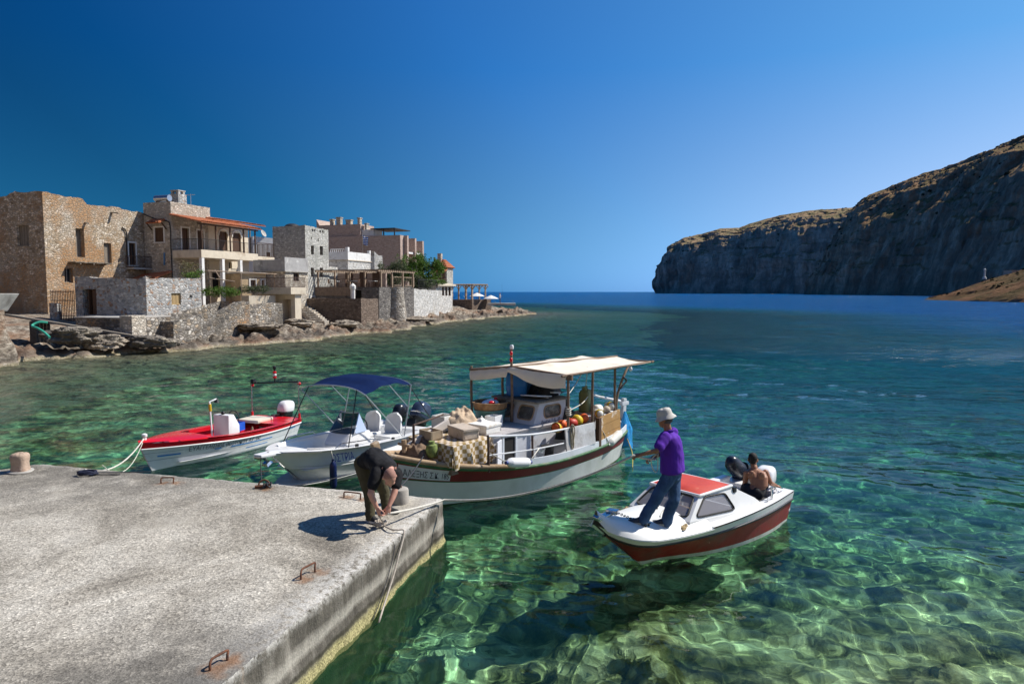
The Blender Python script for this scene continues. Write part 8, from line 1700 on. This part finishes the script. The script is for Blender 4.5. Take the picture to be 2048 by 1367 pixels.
hand(mb, wrA, Vector((.35, -.1, -.9)), (-.7, -.6, .2), -1, .62, 1.08); hand(mb, wrB, Vector((-.2, -.1, -.95)), (.6, -.75, .2), 1, .75, 1.08)
organic('body', mb, M_SK2, p2_, .0075, 3); eyes(Mh, p2_)
mb = MB(); mb.ell((-.022, 0, .036), (.0965, .0795, .096), 20, 0, Mh); organic('cropped_hair', mb, pm('cropped_hair', (.30, .155, .12), .85, .25, 60), p2_, .008, 2)
mb = MB(); trunk(mb, [(pe+spine*.02-nrm*.01, sd*.185, nrm*.155), (mid-nrm*.015, sd*.195, nrm*.16), (ch-nrm*.01, sd*.215, nrm*.158), (ch.lerp(nk, .6), sd*.20, nrm*.13), (nk, sd*.125, nrm*.105), (nk.lerp(hc, .35), sd*.078, nrm*.078)])
for s_, e_ in ((shA, elA), (shB, elB)): limb(mb, [s_, s_.lerp(e_, .60)], [.088, .082])
organic('t_shirt', mb, M_BLK, p2_, .011, 4, lambda co: .010*fbm(co[:, 0]*6, co[:, 1]*6, co[:, 2]*4, 3, 21)+.004*fbm(co[:, 0]*15, co[:, 1]*15, co[:, 2]*12, 2, 9))
mb = MB(); trunk(mb, [(pe+Vector((-.01, .02, -.16)), sd*.17, Vector((.0, -.14, -.03))), (pe+Vector((-.02, .03, -.05)), sd*.185, Vector((.02, -.16, -.05))), (pe+spine*.06, sd*.175, nrm*.15)])
for h_, k_, a_ in ((hiA, knA, anA), (hiB, knB, anB)): limb(mb, [h_, h_.lerp(k_, .5), k_, k_.lerp(a_, .6), a_+Vector((0, 0, -.03))], [.125, .108, .086, .074, .074])
organic('trousers', mb, M_KHA, p2_, .011, 4, lambda co: .009*fbm(co[:, 0]*6, co[:, 1]*6, co[:, 2]*5, 3, 31)+.007*fbm(co[:, 0]*9, co[:, 1]*9, co[:, 2]*26, 2, 33)*np.clip(.45-co[:, 2], 0, .3)*3)
M_SH2 = pm('black_shoe', (.014, .014, .016), .7, .3, 12); M_SO2 = pm('white_sole', (.60, .59, .58), .7, .1, 12)
shoe('shoe', fA-org+Vector((-.07, .05, .006)), fA-org+Vector((.18, -.08, .006)), p2_, (M_SH2, M_SO2)); shoe('shoe', fB-org+Vector((-.09, .05, .006)), fB-org+Vector((.17, -.06, .006)), p2_, (M_SH2, M_SH2))
hndA = wrA+Vector((.03, -.02, -.11)); hndB = wrB+Vector((-.02, -.02, -.10)); wA, wB = hndA+org, hndB+org
# ---------------- shirtless man sitting in the motorboat stern
M_SK3 = skinmat('skin_brown', (.32, .15, .085)); M_SHRT = pm('black_shorts', (.010, .010, .012), .85, .3, 6, .3, 40, .006)
seat = MM @ Vector((-1.72, .14, .47)); org = seat; p3_ = thing('person', 'shirtless dark haired man sitting in the motorboat stern seen from behind', 'person', Matrix.Translation(org)); O = lambda v: Vector(v)-org
Y0 = seat.y; pe = Vector((0, 0, .09)); fw = (D(1530, 950, Y0+.5)-D(1519, 950, Y0)); fw.z = 0; fw.normalize(); sdr = Vector((fw.y, -fw.x, 0))        # sdr: his right
wa = O(J(1519, 969, Y0+.02)); ch = O(J(1515, 951, Y0+.10)); nk = O(J(1509, 936, Y0+.19)); hc = O(J(1506, 919, Y0+.26))
shR = O(J(1531, 944, Y0+.14)); shL = O(J(1493, 946, Y0+.17)); elR = O(J(1541, 965, Y0+.10)); wrR = O(J(1552, 970, Y0+.28)); elL = O(J(1489, 972, Y0+.22)); wrL = O(J(1496, 988, Y0+.48))
mb = MB(); Mh = head(mb, hc, fw+Vector((.05, 0, -.25)), Vector((0, 0, 1)), .98); limb(mb, [nk, hc+Vector((0, 0, -.05))], [.058, .053])
S_ = lambda k: sdr*k
trunk(mb, [(pe, S_(.165), fw*.12), (pe.lerp(wa, .6), S_(.145), fw*.105), (wa, S_(.145), fw*.10), (ch, S_(.178), fw*.105), (ch.lerp(nk, .6), S_(.165), fw*.085), (nk, S_(.07), fw*.06)])
for s_, e_, w_ in ((shR, elR, wrR), (shL, elL, wrL)): limb(mb, [s_, s_.lerp(e_, .5), e_, e_.lerp(w_, .4), w_], [.056, .047, .041, .038, .027])
for k_ in (1, -1): mb.ell(ch+S_(.085*k_)-fw*.085+Vector((0, 0, .03)), (.06, .035, .075), 12)
kR = pe+fw*.42+S_(.14)+Vector((0, 0, .06)); kL = pe+fw*.42-S_(.14)+Vector((0, 0, .06))
for k_, s_ in ((kR, 1), (kL, -1)): limb(mb, [pe+S_(.09*s_), k_, k_+fw*.06+Vector((0, 0, -.36))], [.085, .055, .036]); limb(mb, [k_+fw*.05+Vector((0, 0, -.36)), k_+fw*.22+Vector((0, 0, -.39))], [.036, .03])
hand(mb, wrR, Vector((.9, .25, -.35)), (.1, -.2, 1), -1, .6); hand(mb, wrL, Vector((.2, .9, -.3)), (0, 0, 1), 1, .5)
organic('body', mb, M_SK3, p3_, .0075, 3, lambda co: -.010*np.exp(-((co-np.array(ch-fw*.10))@np.array(sdr))**2/.0005)*np.clip(((co-np.array(ch))@np.array(-fw))*20, 0, 1)*(np.abs(co[:, 2]-ch.z) < .22)); eyes(Mh, p3_)
mb = MB(); mb.ell((-.022, 0, .036), (.100, .084, .102), 20, 0, Mh); mb.ell((-.055, 0, -.02), (.055, .07, .06), 14, 0, Mh); organic('hair', mb, pm('black_hair', (.010, .009, .008), .8, .4, 50, .6, 200, .004), p3_, .008, 2, wr(.004, 30, 3))
mb = MB(); trunk(mb, [(pe+Vector((0, 0, -.07)), S_(.19), fw*.15), (pe, S_(.185), fw*.145), (pe.lerp(wa, .55), S_(.158), fw*.12)])
for k_, s_ in ((kR, 1), (kL, -1)): limb(mb, [pe+S_(.09*s_), (pe+S_(.09*s_)).lerp(k_, .85)], [.115, .098])
organic('shorts', mb, M_SHRT, p3_, .011, 4, wr(.006, 8, 4))
# angler far away on the jetty
p = D(1000, 606, 117.5); t_ = thing('person', 'tiny standing angler in pale shirt on the far bathing platform', 'person', Matrix.Translation(p)); mb = MB(); s_ = 1
mb2 = MB(); head(mb2, (0, 0, 1.62), (1, -.2, 0), (0, 0, 1)); limb(mb2, [(0, 0, 1.35), (0, 0, 1.55)], [.06, .055]); trunk(mb2, [((0, 0, .95), (0, .16, 0), (.12, 0, 0)), ((0, 0, 1.2), (0, .17, 0), (.12, 0, 0)), ((0, 0, 1.42), (0, .16, 0), (.09, 0, 0))])
for k_ in (1, -1): limb(mb2, [(0, .2*k_, 1.4), (.1, .23*k_, 1.15), (.34, .1*k_, 1.2)], [.05, .04, .03]); limb(mb2, [(0, .09*k_, .95), (.02, .1*k_, .5), (0, .11*k_, .06)], [.08, .06, .045]); limb(mb2, [(0, .11*k_, .05), (.16, .11*k_, .04)], [.045, .035]); mb2.ell((.38, .1*k_, 1.2), (.05, .03, .03), 10)
organic('body', mb2, M_SK1, t_, .018, 3)
mb2 = MB(); trunk(mb2, [((0, 0, .92), (0, .19, 0), (.15, 0, 0)), ((0, 0, 1.2), (0, .20, 0), (.15, 0, 0)), ((0, 0, 1.45), (0, .17, 0), (.11, 0, 0))]); 
for k_ in (1, -1): limb(mb2, [(0, .2*k_, 1.4), (.07, .22*k_, 1.22)], [.075, .07])
organic('shirt', mb2, pm('angler_shirt', (.6, .62, .66), .9, .1), t_, .02, 3)
mb2 = MB(); 
for k_ in (1, -1): limb(mb2, [(0, .09*k_, .92), (.02, .1*k_, .5), (0, .11*k_, .12)], [.11, .085, .07])
organic('trousers', mb2, pm('angler_trousers', (.05, .06, .10), .9, .1), t_, .02, 3)
t_ = thing('fishing_rod', 'thin fishing rod held by the far angler', 'fishing rod', Matrix.Translation(p)); mb = MB(); mb.tube([(.34, 0, 1.15), (.45, 0, 1.7), (.3, 0, 3.3)], [.02, .012, .006], 5); mb.build('rod', M_BLACK, t_)

# ================================================================ ROPES BETWEEN PEOPLE, PIER AND BOAT
hnd1 = wrL_world = None
hl = Vector(p1_.location)+O(Vector((0, 0, 0)))*0
hl = D(1268, 910, 9.44)
corner = G(886, 1001, .74)+Vector((.02, .02, .01))
rope('tow_rope', 'long white rope from the bending man over the pier corner to the standing man', sag(wB, corner, .02, 8)+sag(corner, hl, .20, 20)[1:]+sag(hl, D(1312, 917, 9.86), .02, 5)[1:], .017, M_ROPEW, n=0)
rope('rope_loop', 'hanging loop of the rope in the standing man\'s hands', [D(1313, 908, 9.5), D(1303, 918, 9.5), D(1304, 932, 9.5), D(1310, 943, 9.52), D(1315, 938, 9.55), D(1316, 905, 9.55)], .008, M_ROPEW)
rb_ = G(762, 1052, PIERZ); mb = MB(); rr = random.Random(8); P = [wA-rb_]
for k_ in range(34): a = k_*1.3; P.append(Vector((.075*math.cos(a)*(.5+.8*rr.random()), .055*math.sin(a)*(.5+.8*rr.random()), .02+.09*rr.random()*(1-k_/40))))
mb.tube(spline(P, 4), .013, 6); o = mb.build('rope_heap', pm('grey_rope', (.42, .37, .31), .9, .25, 30, .6, 150, .004), None, smooth=180); o.location = rb_; tag(o, 'knotted heap of grey rope under the bending man\'s hands', 'rope')
def wallpt(px, py, off):              # a point just off the pier's side wall
    d = ray(px, py); n = Vector((n1[0], n1[1], 0)); a = Vector((pA[0], pA[1], 0))+n*off; t = (a-Vector((0, 0, CAM_H))).dot(n)/d.dot(n); return Vector((0, 0, CAM_H))+d*t
e1 = wallpt(803, 1072, .0); e1.z = PIERZ+.02
P = [rb_+Vector((.03, -.02, .03)), G(783, 1058, .765), e1+Vector((-.05, 0, .01)), e1+Vector((.04, 0, -.02)), wallpt(797, 1112, .07), wallpt(787, 1150, .08), wallpt(771, 1200, .10), wallpt(757, 1245, .16)]
P += [D(742, 1290, e1.y-.75), D(722, 1335, e1.y-1.0), D(702, 1372, e1.y-1.2)]
rope('mooring_rope', 'loose rope hanging over the pier edge down into the clear water', P, .013, MATS['grey_rope'])
rope('yarn_line', 'thin dark line hanging beside the loose rope on the pier wall', [wallpt(790, 1088, .03), wallpt(782, 1130, .05), wallpt(762, 1195, .06), wallpt(745, 1240, .10)], .006, M_ROPED)
